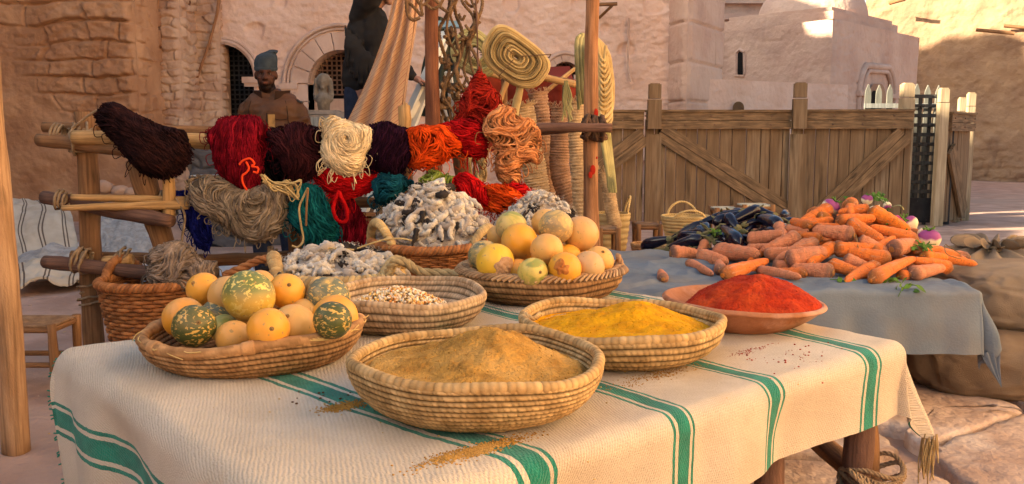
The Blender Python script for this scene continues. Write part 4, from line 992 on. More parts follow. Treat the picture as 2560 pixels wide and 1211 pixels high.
hank('yarn_hank','indigo blue hank on the left, partly hidden behind the greige one',[(440,480),(482,480),(502,520),(522,560),(527,600),(500,628),(488,592),(468,560),(455,520)],4.98,.06,m_blue,150,.0045,-65,.5,7,.3,seed=15)
hank('yarn_hank','small moss green wool bundle behind the fleece basket',[(1058,450),(1068,432),(1090,428),(1112,440),(1150,446),(1158,470),(1110,478),(1070,470)],4.75,.06,m_green,110,.005,60,.8,10,.2,seed=16,group='wool bundles behind the fleece')
hank('yarn_hank','red wool bundle to the left of the small orange bundle',[(1138,445),(1170,430),(1190,448),(1232,480),(1244,512),(1210,525),(1160,495)],4.7,.08,m_scar,150,.0045,-40,.5,8,.25,seed=17,group='wool bundles behind the fleece')
hank('yarn_hank','small orange bundle lying between two red ones behind the melons',[(1215,465),(1260,463),(1303,488),(1290,512),(1245,535),(1222,510)],4.66,.07,m_orange,150,.0042,-35,.25,6,.3,seed=18,group='wool bundles behind the fleece')
hank('yarn_hank','red wool bundle to the right of the small orange bundle',[(1262,465),(1300,458),(1337,486),(1335,500),(1290,498)],4.72,.07,m_scar,110,.0042,-20,.5,8,.2,seed=19,group='wool bundles behind the fleece')
# pale raffia tangle
mb=MB(); rs=random.Random(4)
for k in range(9):
    pts=[(655+rs.uniform(-5,15),450+rs.uniform(-15,10)),(690+rs.uniform(-15,15),470+rs.uniform(-15,10)),(rs.uniform(710,755),rs.uniform(450,490)),(rs.uniform(725,748),rs.uniform(480,505)),(rs.uniform(690,720),rs.uniform(462,480))]
    mb.tube(curve([at(*p,4.72+rs.uniform(-.02,.02)) for p in pts],24),.0055,4,flat=.35)
mb.tube(curve([at(px,py,4.72) for px,py in [(770,470),(760,490),(748,520),(752,560),(758,600),(745,618),(730,615)]],24),.006,5)
tag(mb.obj('raffia_tangle',m_palm),'tangle of pale raffia straw between the greige and teal hanks','raffia')
mb=MB(); mb.tube([at(770,472,4.7),at(766,520,4.7),at(765,565,4.7)],.006,5); tag(mb.obj('thin_stick',m_log),'thin brown stick stuck through the teal hank','stick')
# white rim of an enamel basin behind the greige hank
mb=MB(); c=at(518,441,5.0); mb.lathe([(.02,-.09),(.07,-.085),(.083,-.03),(.088,0),(.092,.003),(.088,.006),(.08,0),(.06,-.07),(.01,-.08)],c,32)
tag(mb.obj('enamel_basin',mat('white_enamel',(.75,.75,.72),None,3,.3,0)),'white rimmed enamel basin peeking out over the greige hank','basin')
# ================================================================ FLEECE
m_fl=[mat('fleece_white',(.66,.57,.46),(.46,.38,.30),12,.95,1.,70,.010,sheen=.3),mat('fleece_grey',(.42,.34,.27),(.29,.23,.185),12,.95,.5,90,.006,sheen=.3),mat('fleece_dark',(.045,.035,.032),(.025,.02,.018),12,.95,.5,90,.006)]
def fleece(label,surf,n,rmin,rmax,seed,dark=.13,name='fleece_pile',loc=None):
    """surf(u,v)->(point, normal); many curled locks"""
    rs=random.Random(seed); mb=MB()
    G=np.array([[tuple(surf(i/23,j/31)[0]-surf(i/23,j/31)[1]*.012) for j in range(32)] for i in range(24)]); mb.grid(G,closev=True,mi=1)
    for k in range(int(n*1.9)):
        u,v=math.sqrt(rs.random()),rs.random(); p,nm=surf(u,v); t=nm.orthogonal().normalized(); t.rotate(Quaternion(nm,rs.uniform(0,6.28))); b=nm.cross(t)
        r=rmin*.6+(rmax*.85-rmin*.6)*rs.random()**1.4; Lc=r*rs.uniform(3.5,7.5); m=rs.randint(8,13); q=p-nm*r*.4; pts=[];rad=[]; a=0; cv=rs.uniform(-1,1)*.8
        for i in range(m):
            s=i/(m-1); a+=cv+rs.uniform(-.5,.5); q=q+(t*math.cos(a)+b*math.sin(a)+nm*(.45*math.cos(s*5+k)-.05))*Lc/m; pts.append(q.copy()); rad.append(r*(.30+.50*math.sin(math.pi*min(1,s*.9+.12)))*rs.uniform(.75,1.15))
        d=float(vn(np.array([p.x*9]),np.array([p.z*9]),seed,seed)[0])
        mi=2 if (d>.42 and rs.random()<.8) or rs.random()<dark*.25 else (1 if rs.random()<.34 else 0)
        mb.tube(pts,rad,7,True,mi=mi,wob=.42,seed=k,flat=.85)
    for k in range(int(n*1.2)):
        u,v=math.sqrt(rs.random()),rs.random(); p,nm=surf(u,v); q=p+nm*rs.uniform(.008,.022); pts=[q.copy()]
        for i in range(6): q=q+Vector((rs.uniform(-1,1),rs.uniform(-1,.4),rs.uniform(-.8,1)))*.006; pts.append(q.copy())
        mb.tube(pts,.0010,3,False,mi=rs.choice((0,0,1)))
    return tag(mb.obj(name,m_fl),label,'fleece')
def mound(c,rx,ry,h,seed=0,pw=1.0):
    c=Vector(tuple(c))
    def f(u,v):
        a=2*math.pi*v; x=rx*u*math.cos(a);y=ry*u*math.sin(a); z=h*math.cos(u*math.pi/2)**pw
        z+=.12*h*float(vn(np.array([x*7]),np.array([y*7]),seed,seed)[0]); n=Vector((x/rx**2*h*1.2,y/ry**2*h*1.2,1)).normalized(); return c+Vector((x,y,z)),n
    return f
# ================================================================ WICKER BASKETS
m_wick=mat('brown_wicker',(.44,.175,.06),(.27,.10,.036),20,.55,.4,120,.004,attr=True)
m_wickp=mat('pale_wicker',(.58,.40,.18),(.42,.27,.12),18,.6,.4,120,.004,attr=True)
def wicker(c,rb,rt,h,label,m,rows=16,stakes=36,handles=(),rim='braid',oval=1.0,rot=0,name='wicker_basket',rr=.007,mh=None,wave=0,cat='basket',group=None):
    c=Vector(tuple(c)); t=thing(name,label,cat,c,group); mb=MB(); rs=random.Random(hash(label)%1000 if False else int(rb*1000)); ca,sa=math.cos(rot),math.sin(rot)
    def P(th,rad,z): 
        x=rad*math.cos(th);y=rad*oval*math.sin(th); return c+Vector((x*ca-y*sa,x*sa+y*ca,z))
    def rad(s): return rb+(rt-rb)*s**.8
    def top(th): return h*(1+wave*math.cos(2*th))
    nseg=stakes*4
    for k in range(rows):
        s=(k+.5)/rows; pts=[];
        for i in range(nseg):
            th=2*math.pi*i/nseg; w=.35*rr*math.cos(stakes*th/2+math.pi*k)*2
            pts.append(P(th,rad(s)+w,s*top(th)+rs.uniform(-.0006,.0006)))
        v=rs.uniform(.65,1.2); hh=h/rows*.52
        mb.tube(pts,hh,6,closed=True,col=(v,v,v),wob=.12,seed=k)
    mb.obj('woven_side',m,t)
    mb=MB()
    for j in range(stakes):
        th=2*math.pi*(j+.25)/stakes; mb.tube([P(th,rad(s)-.001,s*top(th)) for s in np.linspace(0,1,6)],rr*.8,6,col=(.8,.8,.8))
    mb.lathe([(0.001,.0),(rb*.98,.0),(rb*.98,.008),(.001,.008)],c,24,col=(.5,.5,.5)) if oval==1 else mb.poly([P(a,rb,.004) for a in np.linspace(0,6.28,24,endpoint=False)],col=(.5,.5,.5))
    mb.obj('stakes',m,t)
    mb=MB()
    for k in range(3):
        pts=[]
        for i in range(nseg*2):
            th=2*math.pi*i/(nseg*2); ph=stakes*.8*th+2*math.pi*k/3; pts.append(P(th,rt+rr*1.5*math.cos(ph),top(th)+rr*1.5*math.sin(ph)))
        v=.8+.2*k; mb.tube(pts,rr*1.35,7,closed=True,col=(v,v,v))
    mb.obj('braided_rim',m,t)
    for a,wd,hg in handles:
        mb=MB(); a=R(a)
        for k in range(3):
            pts=[]
            for i in range(60):
                s=i/59; th=a+(s-.5)*wd/rt; zc=top(th)+hg*math.sin(math.pi*s)**.7; ph=14*s*math.pi+2*math.pi*k/3; pts.append(P(th,rt+rr*1.4*math.cos(ph),zc+rr*1.4*math.sin(ph)))
            mb.tube(pts,rr*1.5,7,col=(.85+.1*k,)*3)
        mb.obj('handle',mh or m,t)
    return t
# low bench that carries the fleece baskets behind the striped table
bn=thing('low_bench','low rough bench behind the striped table carrying the wool baskets','bench',(-.3,4.25,0))
mb=MB()
for k in range(4): mb.box((-.35,4.0+.17*k,.58),(1.75,.16,.04))
mb.obj('bench_top',m_log,bn,smooth=False)
for sx in (-1.1,.4):
    for sy in (4.0,4.5): log((sx,sy,0),(sx,sy,.56),.035,.033,m_log,n=10).obj('leg',m_log,bn)
cB=at(1080,684,4.05); 
wicker((cB.x,4.1,.602),.205,.285,.165,'big brown wicker basket heaped with raw fleece, centre of the stall',m_wick,14,40,[(215,.22,.10),(-25,.22,.07)],rot=0,wave=.06,rr=.008,mh=m_wickp)
fleece('heap of black flecked white fleece in the big wicker basket',mound((cB.x,4.12,.75),.285,.235,.265,3,.55),330,.015,.030,3)
c2=at(840,700,3.75)
wicker((c2.x,3.8,.602),.20,.27,.06,'wide pale handled basket under the low fleece heap behind the corn',m_wickp,9,30,[(-15,.20,.06),(195,.2,.08)],rr=.011,mh=m_wickp)
fleece('low heap of curly white fleece behind the corn basket',mound((c2.x,3.82,.65),.30,.24,.115,5,.5),230,.015,.030,5)
# straw rope handle lying between the baskets
mb=MB(); knurl(mb,curve([at(px,py,3.55) for px,py in [(972,690),(975,668),(990,655),(1012,655),(1035,672),(1060,682),(1100,683),(1145,685)]],50),.020,n=9); tag(mb.obj('straw_handle_rope',m_ropegold),'thick golden straw rope curving in front of the big wicker basket','rope')
c3=at(1345,560,4.35)
fleece('grey white fleece heap glimpsed behind the right melon basket',mound((c3.x,4.45,.74),.25,.22,.22,7,.7),300,.010,.020,7,dark=.05)
wicker((c3.x,4.45,.602),.18,.25,.15,'fleece basket hidden behind the right melon basket',m_wick,10,30)
# left basket with taupe wool
c4=at(385,800,4.75)
wicker((c4.x,4.8,0.0),.20,.29,.47,'tall brown wicker basket on the ground left of the striped table, holding taupe wool',m_wick,22,34,[(150,.26,.10),(-20,.24,.05)],rr=.010)
tw=[(372,700),(378,650),(398,617),(440,604),(475,620),(503,652),(540,657),(550,692),(520,720),(470,735),(400,735)]
hank('wool_pile','heap of twisted taupe wool on the left wicker basket',tw,4.72,.17,m_taupe,520,.0062,20,1.3,9,.22,seed=21,group='loose wool heaps',body=.4)
# brown braided handle of a further basket
mb=MB(); knurl(mb,curve([at(px,py,4.3) for px,py in [(560,690),(610,668),(650,650),(680,650),(700,680),(705,720)]],40),.022,n=9); tag(mb.obj('braided_handle',m_wick),'dark braided basket handle arching behind the left melons','handle')
mb=MB(); mb.tube(curve([at(px,py,3.8) for px,py in [(885,625),(920,612),(960,600),(1000,597),(1030,602)]],24),.004,5,flat=.5); mb.tube(curve([at(px,py,3.75) for px,py in [(800,620),(840,622),(885,625)]],10),.004,5)
tag(mb.obj('loose_reed',m_palm),'single pale reed bowing over the low fleece','reed')
# ================================================================ MAIN TABLE
TZ=.65; O=Vector((-1.255,2.46)); ES=Vector((.762,.648)); ET=Vector((.648,-.762)); LS,LT=1.88,1.46
def TP(s,t,z=TZ): 
    p=O+ES*s+ET*t; return Vector((p.x,p.y,z))
def stripehook2(N,L,tc,mp,noise,ramp,mix,col,b):
    sx=N.new('ShaderNodeSeparateXYZ'); L.new(tc.outputs['UV'],sx.inputs[0])
    def mth(op,a,c=None):
        n=N.new('ShaderNodeMath'); n.operation=op
        for i,q in enumerate((a,c)):
            if q is None: continue
            if isinstance(q,(int,float)): n.inputs[i].default_value=q
            else: L.new(q,n.inputs[i])
        return n.outputs[0]
    uvm=N.new('ShaderNodeMapping'); L.new(tc.outputs['UV'],uvm.inputs[0]); nz=noise(60,3,uvm); nz2=noise(9,2,uvm)
    u=mth('ADD',sx.outputs[0],mth('MULTIPLY',mth('SUBTRACT',nz.outputs[0],.5),.009)); u=mth('ADD',u,mth('MULTIPLY',mth('SUBTRACT',nz2.outputs[0],.5),.012))
    d=mth('MULTIPLY',mth('ABSOLUTE',mth('SUBTRACT',u,mth('ROUND',u))),.5)
    s=mth('MAXIMUM',mth('LESS_THAN',d,.0255),mth('LESS_THAN',mth('ABSOLUTE',mth('SUBTRACT',d,.0425)),.0056))
    wear=ramp(noise(150,2,uvm),.60,.78)
    g=mix(ramp(noise(14,4,uvm),.35,.65),(.009,.235,.155),(.006,.155,.10))
    g=mix(mth('MULTIPLY',wear.outputs[0],.16),g,(.34,.38,.30))
    c=mix(s,col,g)
    # herringbone weave height: added into the bump
    w=N.new('ShaderNodeTexWave'); w.wave_type='BANDS'; w.bands_direction='Y'; w.inputs['Scale'].default_value=52; w.inputs['Distortion'].default_value=3; w.inputs['Detail'].default_value=2; w.inputs['Detail Scale'].default_value=6
    L.new(uvm.outputs[0],w.inputs['Vector'])
    w2=N.new('ShaderNodeTexWave'); w2.wave_type='BANDS'; w2.bands_direction='DIAGONAL'; w2.inputs['Scale'].default_value=36; w2.inputs['Distortion'].default_value=3.2; w2.inputs['Detail'].default_value=1.5
    L.new(uvm.outputs[0],w2.inputs['Vector'])
    sm=mth('ADD',mth('MULTIPLY',w.outputs['Fac'],.22),mth('MULTIPLY',w2.outputs['Fac'],.45)); sm=mth('ADD',sm,mth('MULTIPLY',noise(170,3,uvm).outputs[0],1.5))
    bp=N.new('ShaderNodeBump'); bp.inputs['Strength'].default_value=.75; bp.inputs['Distance'].default_value=.004; L.new(sm,bp.inputs['Height'])
    old=b.inputs['Normal'].links[0].from_node; L.new(bp.outputs[0],old.inputs['Normal'])
    dk=N.new('ShaderNodeMapRange'); dk.inputs[1].default_value=.45; dk.inputs[2].default_value=1.35; L.new(sm,dk.inputs[0])
    c=mix(dk,mix(1.,c,(.80,.76,.70),'MULTIPLY'),c)
    return c
m_cloth=mat('woven_cloth',(.66,.55,.43),(.58,.475,.36),5,.95,.5,40,.006,c3=(.52,.40,.28),s3=2.5,t3=(.55,.75),sheen=.15,hook=stripehook2)
STR=[(-.20,0.0),(.20,.158),(.94,-.05),(1.26,-.03),(1.87,-.115)]
def qcoord(s,t):
    a=np.stack([a0+b0*np.clip(t,0,LT+.1) for a0,b0 in STR],-1); a=np.concatenate([a[...,:1]-.5,a,a[...,-1:]+.5],-1)
    q=np.zeros(s.shape)
    for i in range(a.shape[-1]-1):
        m=(s>=a[...,i])&((s<a[...,i+1])|(i==a.shape[-1]-2)); q=np.where(m,i-1+(s-a[...,i])/(a[...,i+1]-a[...,i])+0,q)
    return q
def cloth(sa,sb,ta,tb,n,m,TPf,LS,LT,tz,rf=.045,fl=.12,flc=0.,wr=0.,taper=0.,seed=0,rip=.02,qf=None,th=.006,flat_n=.004,tfs=1.):
    s=np.linspace(sa,sb,n)[:,None]+np.zeros((1,m)); t=np.linspace(ta,tb,m)[None]+np.zeros((n,1))
    s=s+.006*fbm(s*3,t*6,1,3,seed+9)*(np.abs(s-(sa+sb)/2)>(sb-sa)/2-.05); 
    es=np.where(s<0,-s,np.where(s>LS,s-LS,0.)); et=np.where(t<0,-t,np.where(t>LT,t-LT,0.))
    ss=np.where(s<0,-1,1);st=np.where(t<0,-1,1)
    r=np.hypot(es,et)+1e-9; cs=es/r; ct=et/r
    arc=rf*math.pi/2
    phi=np.clip(r/rf,0,math.pi/2)
    fl=np.clip(fl+flc*(2*cs*ct)**1.5,-.2,.6)
    out=np.where(r<arc,rf*np.sin(phi),rf+(r-arc)*fl); drop=np.where(r<arc,rf*(1-np.cos(phi)),rf+(r-arc)*np.sqrt(1-fl*fl))
    hang=sstep(.03,.2,r)
    al=np.where(et>es,s,t) # along coordinate for ripples
    rp=rip*hang*(fbm(al*4.2+seed,al*0+.3*r,0,2,seed)*2.2+.5*np.sin(al*9+seed))+.03*hang*(cs*ct*2)*np.sin(np.arctan2(es,et)*6+1)
    out=out+rp
    S_=np.clip(s,0,LS)+ss*cs*out; T_=np.clip(t,0,LT)+st*ct*out+np.where(s<0,es*taper*(1-t/LT),0)
    flat=1-sstep(0,.05,r)
    z=tz-drop+flat_n*(fbm(s*5,t*5,0,4,seed+3)+.8*np.abs(fbm(s*3.3+t,t*3,3,3,seed+8)))*flat*1.6+.0012*fbm(s*40,t*40,0,2,seed+4)+ .010*np.clip(fbm(s*1.7,t*1.7,2,2,seed+6),-.2,1)*flat+wr*np.clip(.32-np.abs(fbm(s*1.6+t*.9,t*2.4-s*.8,2,3,seed+16))*2.2,0,1)*flat*2+.12*wr*fbm(s*14,t*14,2,3,seed+18)
    edge=(.5-.5*np.cos(np.clip(r/arc,0,1)*math.pi))*0
    p=np.stack([O_x(TPf,S_,T_,0),O_x(TPf,S_,T_,1),z],-1)
    uv=np.stack([qf(s,t) if qf else s,t],-1)
    mb=MB(); mb.grid(p,uv=uv); 
    du=np.gradient(p,axis=0);dv=np.gradient(p,axis=1);nn=np.cross(du,dv);nn/=np.linalg.norm(nn,axis=2)[...,None]+1e-9
    if nn[n//2,m//2,2]>0: nn=-nn
    p2=p+nn*th; mb.grid(p2,uv=uv,flip=True)
    for a,b in ((p[0],p2[0]),(p[-1],p2[-1]),(p[:,0],p2[:,0]),(p[:,-1],p2[:,-1])): mb.grid(np.stack([a,b],1))
    return mb,p
def O_x(TPf,S_,T_,i): 
    o,e,f=TPf; return o[i]+e[i]*S_+f[i]*T_
mb,cp=cloth(-.52,LS+.26,-.035,LT+.25,330,260,((O.x,O.y),(ES.x,ES.y),(ET.x,ET.y)),LS,LT,TZ+.004,rf=.05,fl=.0,flc=.42,taper=.30,seed=5,rip=.03,qf=qcoord)
tc_=thing('striped_tablecloth','thick off white woven cloth with bold green stripes draped over the front table','tablecloth',TP(LS/2,LT/2))
fr=mb; rs=random.Random(2)
for k in range(0,90):   # fringe on the left selvage
    i=rs.randint(0,150); p=Vector(cp[i,0]); d=Vector((-1,.3,-.3+rs.uniform(-.6,.4))); fr.tube([p,p+d*.005,p+d*.009],.0022,4,False,col=(1,1,1))
e=Vector(cp[-1,-1])
for k in range(26):
    p=e+Vector((rs.uniform(-.035,.006),rs.uniform(-.01,.02),rs.uniform(.0,.02))); l=rs.uniform(.05,.15); fr.tube([p,p+Vector((rs.uniform(-.01,.01),0,-l*.5)),p+Vector((rs.uniform(-.015,.015),0,-l))],.0022,4,False,mi=1)
e2=Vector(cp[int(330*.515),-1])
for k in range(12):
    p=e2+Vector((rs.uniform(-.012,.012),0,.005)); l=rs.uniform(.1,.2); fr.tube([p,p+Vector((rs.uniform(-.01,.01),0,-l*.5)),p+Vector((rs.uniform(-.01,.01),0,-l))],.0025,4,False,mi=1)
for i_,(k_,n_) in enumerate(zip(mb.mi,mb.f)): pass
mb.obj('woven_cloth',[m_cloth,m_ropegold],tc_)
tb=thing('log_table','front table of rough logs bound with straw rope','table',TP(LS/2,LT/2,0))
mb=MB()
for k in range(9): 
    p=TP((k+.5)*LS/9,LT/2,TZ-.03); mb.box(p,(LS/9-.008,LT-.04,.036),Euler((0,0,math.atan2(ES.y,ES.x))))
mb.obj('table_top',m_log,tb,smooth=False)
def tl(name,a,b,ra,rb,m=m_log,**k): log(a,b,ra,rb,m,n=20,seg=16,**k).obj(name,m,tb)
pr=Vector((1.045,2.475,0)); zc_=TZ-.05
tl('leg',pr+Vector((-.035,0,-.02)),pr+Vector((-.03,0,zc_)),.042,.038,m_logdark,seed=1)
tl('leg_brace',pr+Vector((.045,.06,.12)),pr+Vector((-.01,.09,zc_)),.034,.032,m_log,seed=2)
tl('leg',pr+Vector((.05,.03,-.02)),pr+Vector((.045,.035,.2)),.036,.034,m_log,seed=22)
q2=Vector((.695,2.30,0)); tl('leg',q2+Vector((0,0,-.02)),q2+Vector((0,0,zc_)),.036,.040,m_logdark,seed=3)
for s_,t_ in ((.1,.12),(.1,LT-.12),(LS-.1,.12)):
    p=TP(s_,t_,0); tl('leg',p+Vector((0,0,-.02)),p+Vector((0,0,zc_)),.042,.040,m_log,seed=4)
za=.235
ca_=onz(1935,1168,za);cb_=onz(2310,1215,za)
tl('crossbar',Vector((.55,2.33,.25)),Vector((1.30,2.44,.215)),.028,.032,m_logdark,seed=6)
tl('crossbar',pr+Vector((.045,-.14,.215)),pr+Vector((-.05,.9,.24)),.034,.034,m_log,seed=7)
mb=MB()
for k,(dz,r_) in enumerate(((.29,.062),(.275,.066),(.255,.067),(.235,.070),(.215,.073),(.195,.072),(.175,.07))):
    pts=[]
    for i in range(40):
        th=2*math.pi*i/39; pts.append(pr+Vector((.012+(r_+.028)*math.cos(th)*.95,.01+(r_+.0)*math.sin(th),dz+.02*math.sin(th*2+k)+.01*math.cos(th+k))))
    knurl(mb,pts,.0075,n=7)
for k in range(7):
    a_=pr+Vector((-.075+.02*k,-.075,.30-.01*k)); b_=pr+Vector((.085-.026*k,-.078,.12+.012*k)); knurl(mb,curve([a_+Vector((0,.04,0)),a_,(a_+b_)/2+Vector((0,-.018,0)),b_,b_+Vector((0,.05,-.02))],18),.0078,n=7)
for k in range(3): knurl(mb,curve([pr+Vector((.07,-.05,.2)),pr+Vector((.085+.01*k,-.06,.13)),pr+Vector((.06+.02*k,-.05,.06)),pr+Vector((.08,-.04,.03))],16),.006,n=7)
mb.obj('rope_binding',m_rope,tb)
# ================================================================ COILED BASKETS
m_coilA=mat('coiled_reed',(.58,.39,.19),(.40,.25,.11),18,.8,.5,120,.004,attr=True)
m_coilB=mat('red_brown_reed',(.50,.28,.13),(.33,.17,.075),18,.8,.5,120,.004,attr=True)
m_coilC=mat('grey_reed',(.58,.42,.27),(.42,.28,.17),18,.8,.5,120,.004,attr=True)
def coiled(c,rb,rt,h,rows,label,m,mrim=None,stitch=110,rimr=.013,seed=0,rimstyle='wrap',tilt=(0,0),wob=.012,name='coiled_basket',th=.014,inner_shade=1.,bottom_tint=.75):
    c=Vector(tuple(c)); t=thing(name,label,'basket',c,'woven bowls on the striped table'); rs=np.random.RandomState(seed+1); nseg=stitch*6
    TH=np.arange(nseg)*2*math.pi/nseg
    def prof(s): # 0 bottom ..1 rim
        return rb+(rt-rb)*np.sin(s*math.pi/2)**.85, h*(1-np.cos(s*math.pi/2))**.9
    dev=1+wob*np.sin(2*TH+seed)+wob*.6*np.sin(3*TH+seed*2); dz=.006*np.sin(2*TH+seed*3)+.004*np.sin(5*TH+seed)
    def zt(r,z,TH): 
        x=r*np.cos(TH);y=r*np.sin(TH); return z*(1+0*TH)+ (x*tilt[0]+y*tilt[1])*(z/h)+dz*(z/h)
    S=7; sv=np.linspace(0,1,rows*S+1); 
    def side(sign,off):
        G=[];Cc=[]
        r0,z0=prof(sv); dr=np.gradient(r0);dzz=np.gradient(z0); L_=np.hypot(dr,dzz); nx,nz=dzz/L_,-dr/L_
        rowh=h/rows
        for i,s in enumerate(sv):
            row=min(rows-1,i//S); f=(i%S)/S if i<len(sv)-1 else 0
            bump=abs(math.sin(math.pi*f))**.7
            ph=rs_ph[row]; k=(TH*stitch/(2*math.pi)+ph); k=k+.38*vn(k*.9,0*k+row,0,seed+5)+.55*f
            st=np.abs(np.sin(math.pi*k))**.5
            b=off+sign*(.0048*bump*(.55+.45*st)+.001*vn(k*.3,k*0+row,0,seed))
            r=(r0[i]+nx[i]*b)*dev; z=z0[i]+nz[i]*b
            G.append(np.stack([c.x+r*np.cos(TH),c.y+r*np.sin(TH),c.z+.004+zt(r,np.maximum(z,0.0),TH)],-1))
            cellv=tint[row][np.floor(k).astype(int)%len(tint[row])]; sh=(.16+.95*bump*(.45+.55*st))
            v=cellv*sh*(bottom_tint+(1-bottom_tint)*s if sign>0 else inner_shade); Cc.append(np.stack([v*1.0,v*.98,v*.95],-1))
        return np.array(G),np.array(Cc)
    rs_ph=rs.rand(rows)*5; tint=[.78+.42*rs.rand(stitch+3) for _ in range(rows)]
    mb=MB(); G,Cc=side(1,0); mb.grid(G,closev=True,col=Cc,flip=True); mb.poly(G[0],col=(.4,.4,.4)); mb.obj('coiled_wall',m,t)
    mb=MB(); G,Cc=side(-1,-th); mb.grid(G,closev=True,col=Cc); mb.poly(G[0],col=(.8,.8,.8)); mb.obj('inside',m,t)
    # rim
    R0,Z0=prof(np.array([1.])); n2=stitch*5; T2=np.arange(n2)*2*math.pi/n2; dv=1+wob*np.sin(2*T2+seed)+wob*.6*np.sin(3*T2+seed*2); d2=.006*np.sin(2*T2+seed*3)+.004*np.sin(5*T2+seed)
    rr=(R0[0]-th*.5)*dv; x=rr*np.cos(T2);y=rr*np.sin(T2); zz=c.z+h+.004+d2+(x*tilt[0]+y*tilt[1])
    P=np.stack([c.x+x,c.y+y,zz],-1); k=T2*stitch/(2*math.pi)*.8
    if rimstyle=='wrap': rad=rimr*(.86+.14*np.abs(np.sin(math.pi*k))**.5+.06*vn(T2*5,T2*0,0,seed)); cl=(.55+.45*np.abs(np.sin(math.pi*k))**.5)*(.8+.4*rs.rand(stitch+5)[np.floor(k).astype(int)]); cl=np.repeat(cl[:,None],12,1)
    else:
        rad=rimr*(1+.08*vn(T2*9,T2*0,0,seed)); bind=(np.sin(T2*stitch/18.)>.93); rad=np.where(bind,rad*1.14,rad); a12=np.arange(12)
        cl=np.where(bind[:,None],1.25+0*a12[None],.62+.55*_h(a12[None]+0*T2[:,None].astype(int),np.floor(T2*14+a12[None]*0.0 if False else T2[:,None]*14+a12[None]*3.3),np.zeros((n2,12)),seed+3))
    mb=MB(); mb.tube(P,rad,12,closed=True,col=np.stack([cl,cl*.97,cl*.92],-1)); mb.obj('rim',mrim or m,t)
    if rimstyle!='wrap':   # stray straws
        e=MB(); r_=random.Random(seed)
        for q in range(26):
            i=r_.randrange(n2); j=(i+r_.randint(int(n2*.02),int(n2*.06)))%n2; a=Vector(P[i]);b=Vector(P[j]); o=Vector((a.x-c.x,a.y-c.y,0)).normalized()
            e.tube(curve([a+Vector((0,0,rimr*.9)),a.lerp(b,.5)+o*rimr*1.2+Vector((0,0,r_.uniform(-.3,.8)*rimr)),b+o*rimr*r_.uniform(.8,2)+Vector((0,0,r_.uniform(-.01,.012)))],8),.0016,4,False,col=(1.2,1.15,1))
        e.obj('loose_straw',m_palm,t)
    return t,(R0[0],c.z+h)
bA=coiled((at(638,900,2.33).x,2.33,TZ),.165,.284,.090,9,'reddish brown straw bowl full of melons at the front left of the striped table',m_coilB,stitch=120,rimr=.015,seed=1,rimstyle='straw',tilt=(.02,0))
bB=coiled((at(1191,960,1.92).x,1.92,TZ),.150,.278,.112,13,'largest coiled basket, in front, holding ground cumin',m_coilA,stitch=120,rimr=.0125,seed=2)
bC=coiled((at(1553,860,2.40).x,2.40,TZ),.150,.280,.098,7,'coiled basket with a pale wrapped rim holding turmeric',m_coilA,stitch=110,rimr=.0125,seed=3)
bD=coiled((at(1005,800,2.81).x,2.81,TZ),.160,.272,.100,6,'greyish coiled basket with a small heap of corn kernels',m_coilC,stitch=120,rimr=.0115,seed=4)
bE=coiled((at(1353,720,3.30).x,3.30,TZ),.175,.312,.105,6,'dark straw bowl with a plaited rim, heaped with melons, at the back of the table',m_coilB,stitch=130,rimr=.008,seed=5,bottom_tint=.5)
# plaited rim of the melon basket
mb=MB(); c=Vector((at(1353,720,3.30).x,3.30,TZ+.112)); m_plait=mat('plaited_rim',(.50,.31,.16),(.36,.20,.10),15,.7,.4,90,.004,attr=True)
n_=90
for side_ in (0,1):
    for k in range(n_):
        a0=2*math.pi*k/n_; a1=a0+2*math.pi/n_*2.2; r0,r1=(.325,.300) if side_==0 else (.300,.272); z0,z1=(-.004,.012) if side_==0 else (.013,.004)
        if side_: a0,a1=a1,a0
        pts=[c+Vector((r*math.cos(a),r*math.sin(a),z+.005*math.sin(s*math.pi))) for s in np.linspace(0,1,5) for a,r,z in [(a0+(a1-a0)*s,r0+(r1-r0)*s,z0+(z1-z0)*s)]]
        v=rng.uniform(.6,1.25); mb.tube(pts,.0055,5,True,col=(v,v,v))
mb.obj('plaited_edge',m_plait,bE[0])
mb=MB(); knurl(mb,curve([c+Vector((.29,.03,0)),c+Vector((.295,.02,.035)),c+Vector((.29,-.01,.045)),c+Vector((.305,-.03,.005))],20),.011); mb.obj('loop_handle',m_plait,bE[0])
mb=MB(); cc=Vector((at(1553,860,2.40).x,2.40,TZ+.100)); knurl(mb,curve([cc+Vector((-.262,.04,.0)),cc+Vector((-.275,.03,.014)),cc+Vector((-.268,.0,.016)),cc+Vector((-.245,-.02,.006)),cc+Vector((-.225,.03,.01))],24),.007); mb.obj('loop_handle',m_coilA,bC[0])
# clay bowl
m_clay=mat('terracotta',(.42,.175,.09),(.32,.125,.06),9,.8,.7,70,.006,c3=(.50,.27,.19),s3=7)
cF=Vector((at(1856,800,2.78).x,2.78,TZ+.004)); tF=thing('clay_bowl','shallow terracotta bowl heaped with red paprika on the right of the table','bowl',cF)
prof=[(.002,0),(.13,.0),(.16,.008),(.205,.036),(.236,.062),(.252,.072),(.256,.078),(.250,.086),(.238,.084),(.205,.058),(.16,.028),(.10,.018),(.002,.016)]
pp_=curve([Vector((a,0,b)) for a,b in prof],60); mb=MB(); mb.lathe([(p.x,p.z) for p in pp_],cF,96)
V=mb.v[0]; dx=V[:,0]-cF.x; dy=V[:,1]-cF.y; V[:,2]+=(dx*-.035)*((V[:,2]-cF.z)/.08)+.0025*fbm(dx*12,dy*12,V[:,2]*10,2,3); mb.obj('bowl_body',m_clay,tF)
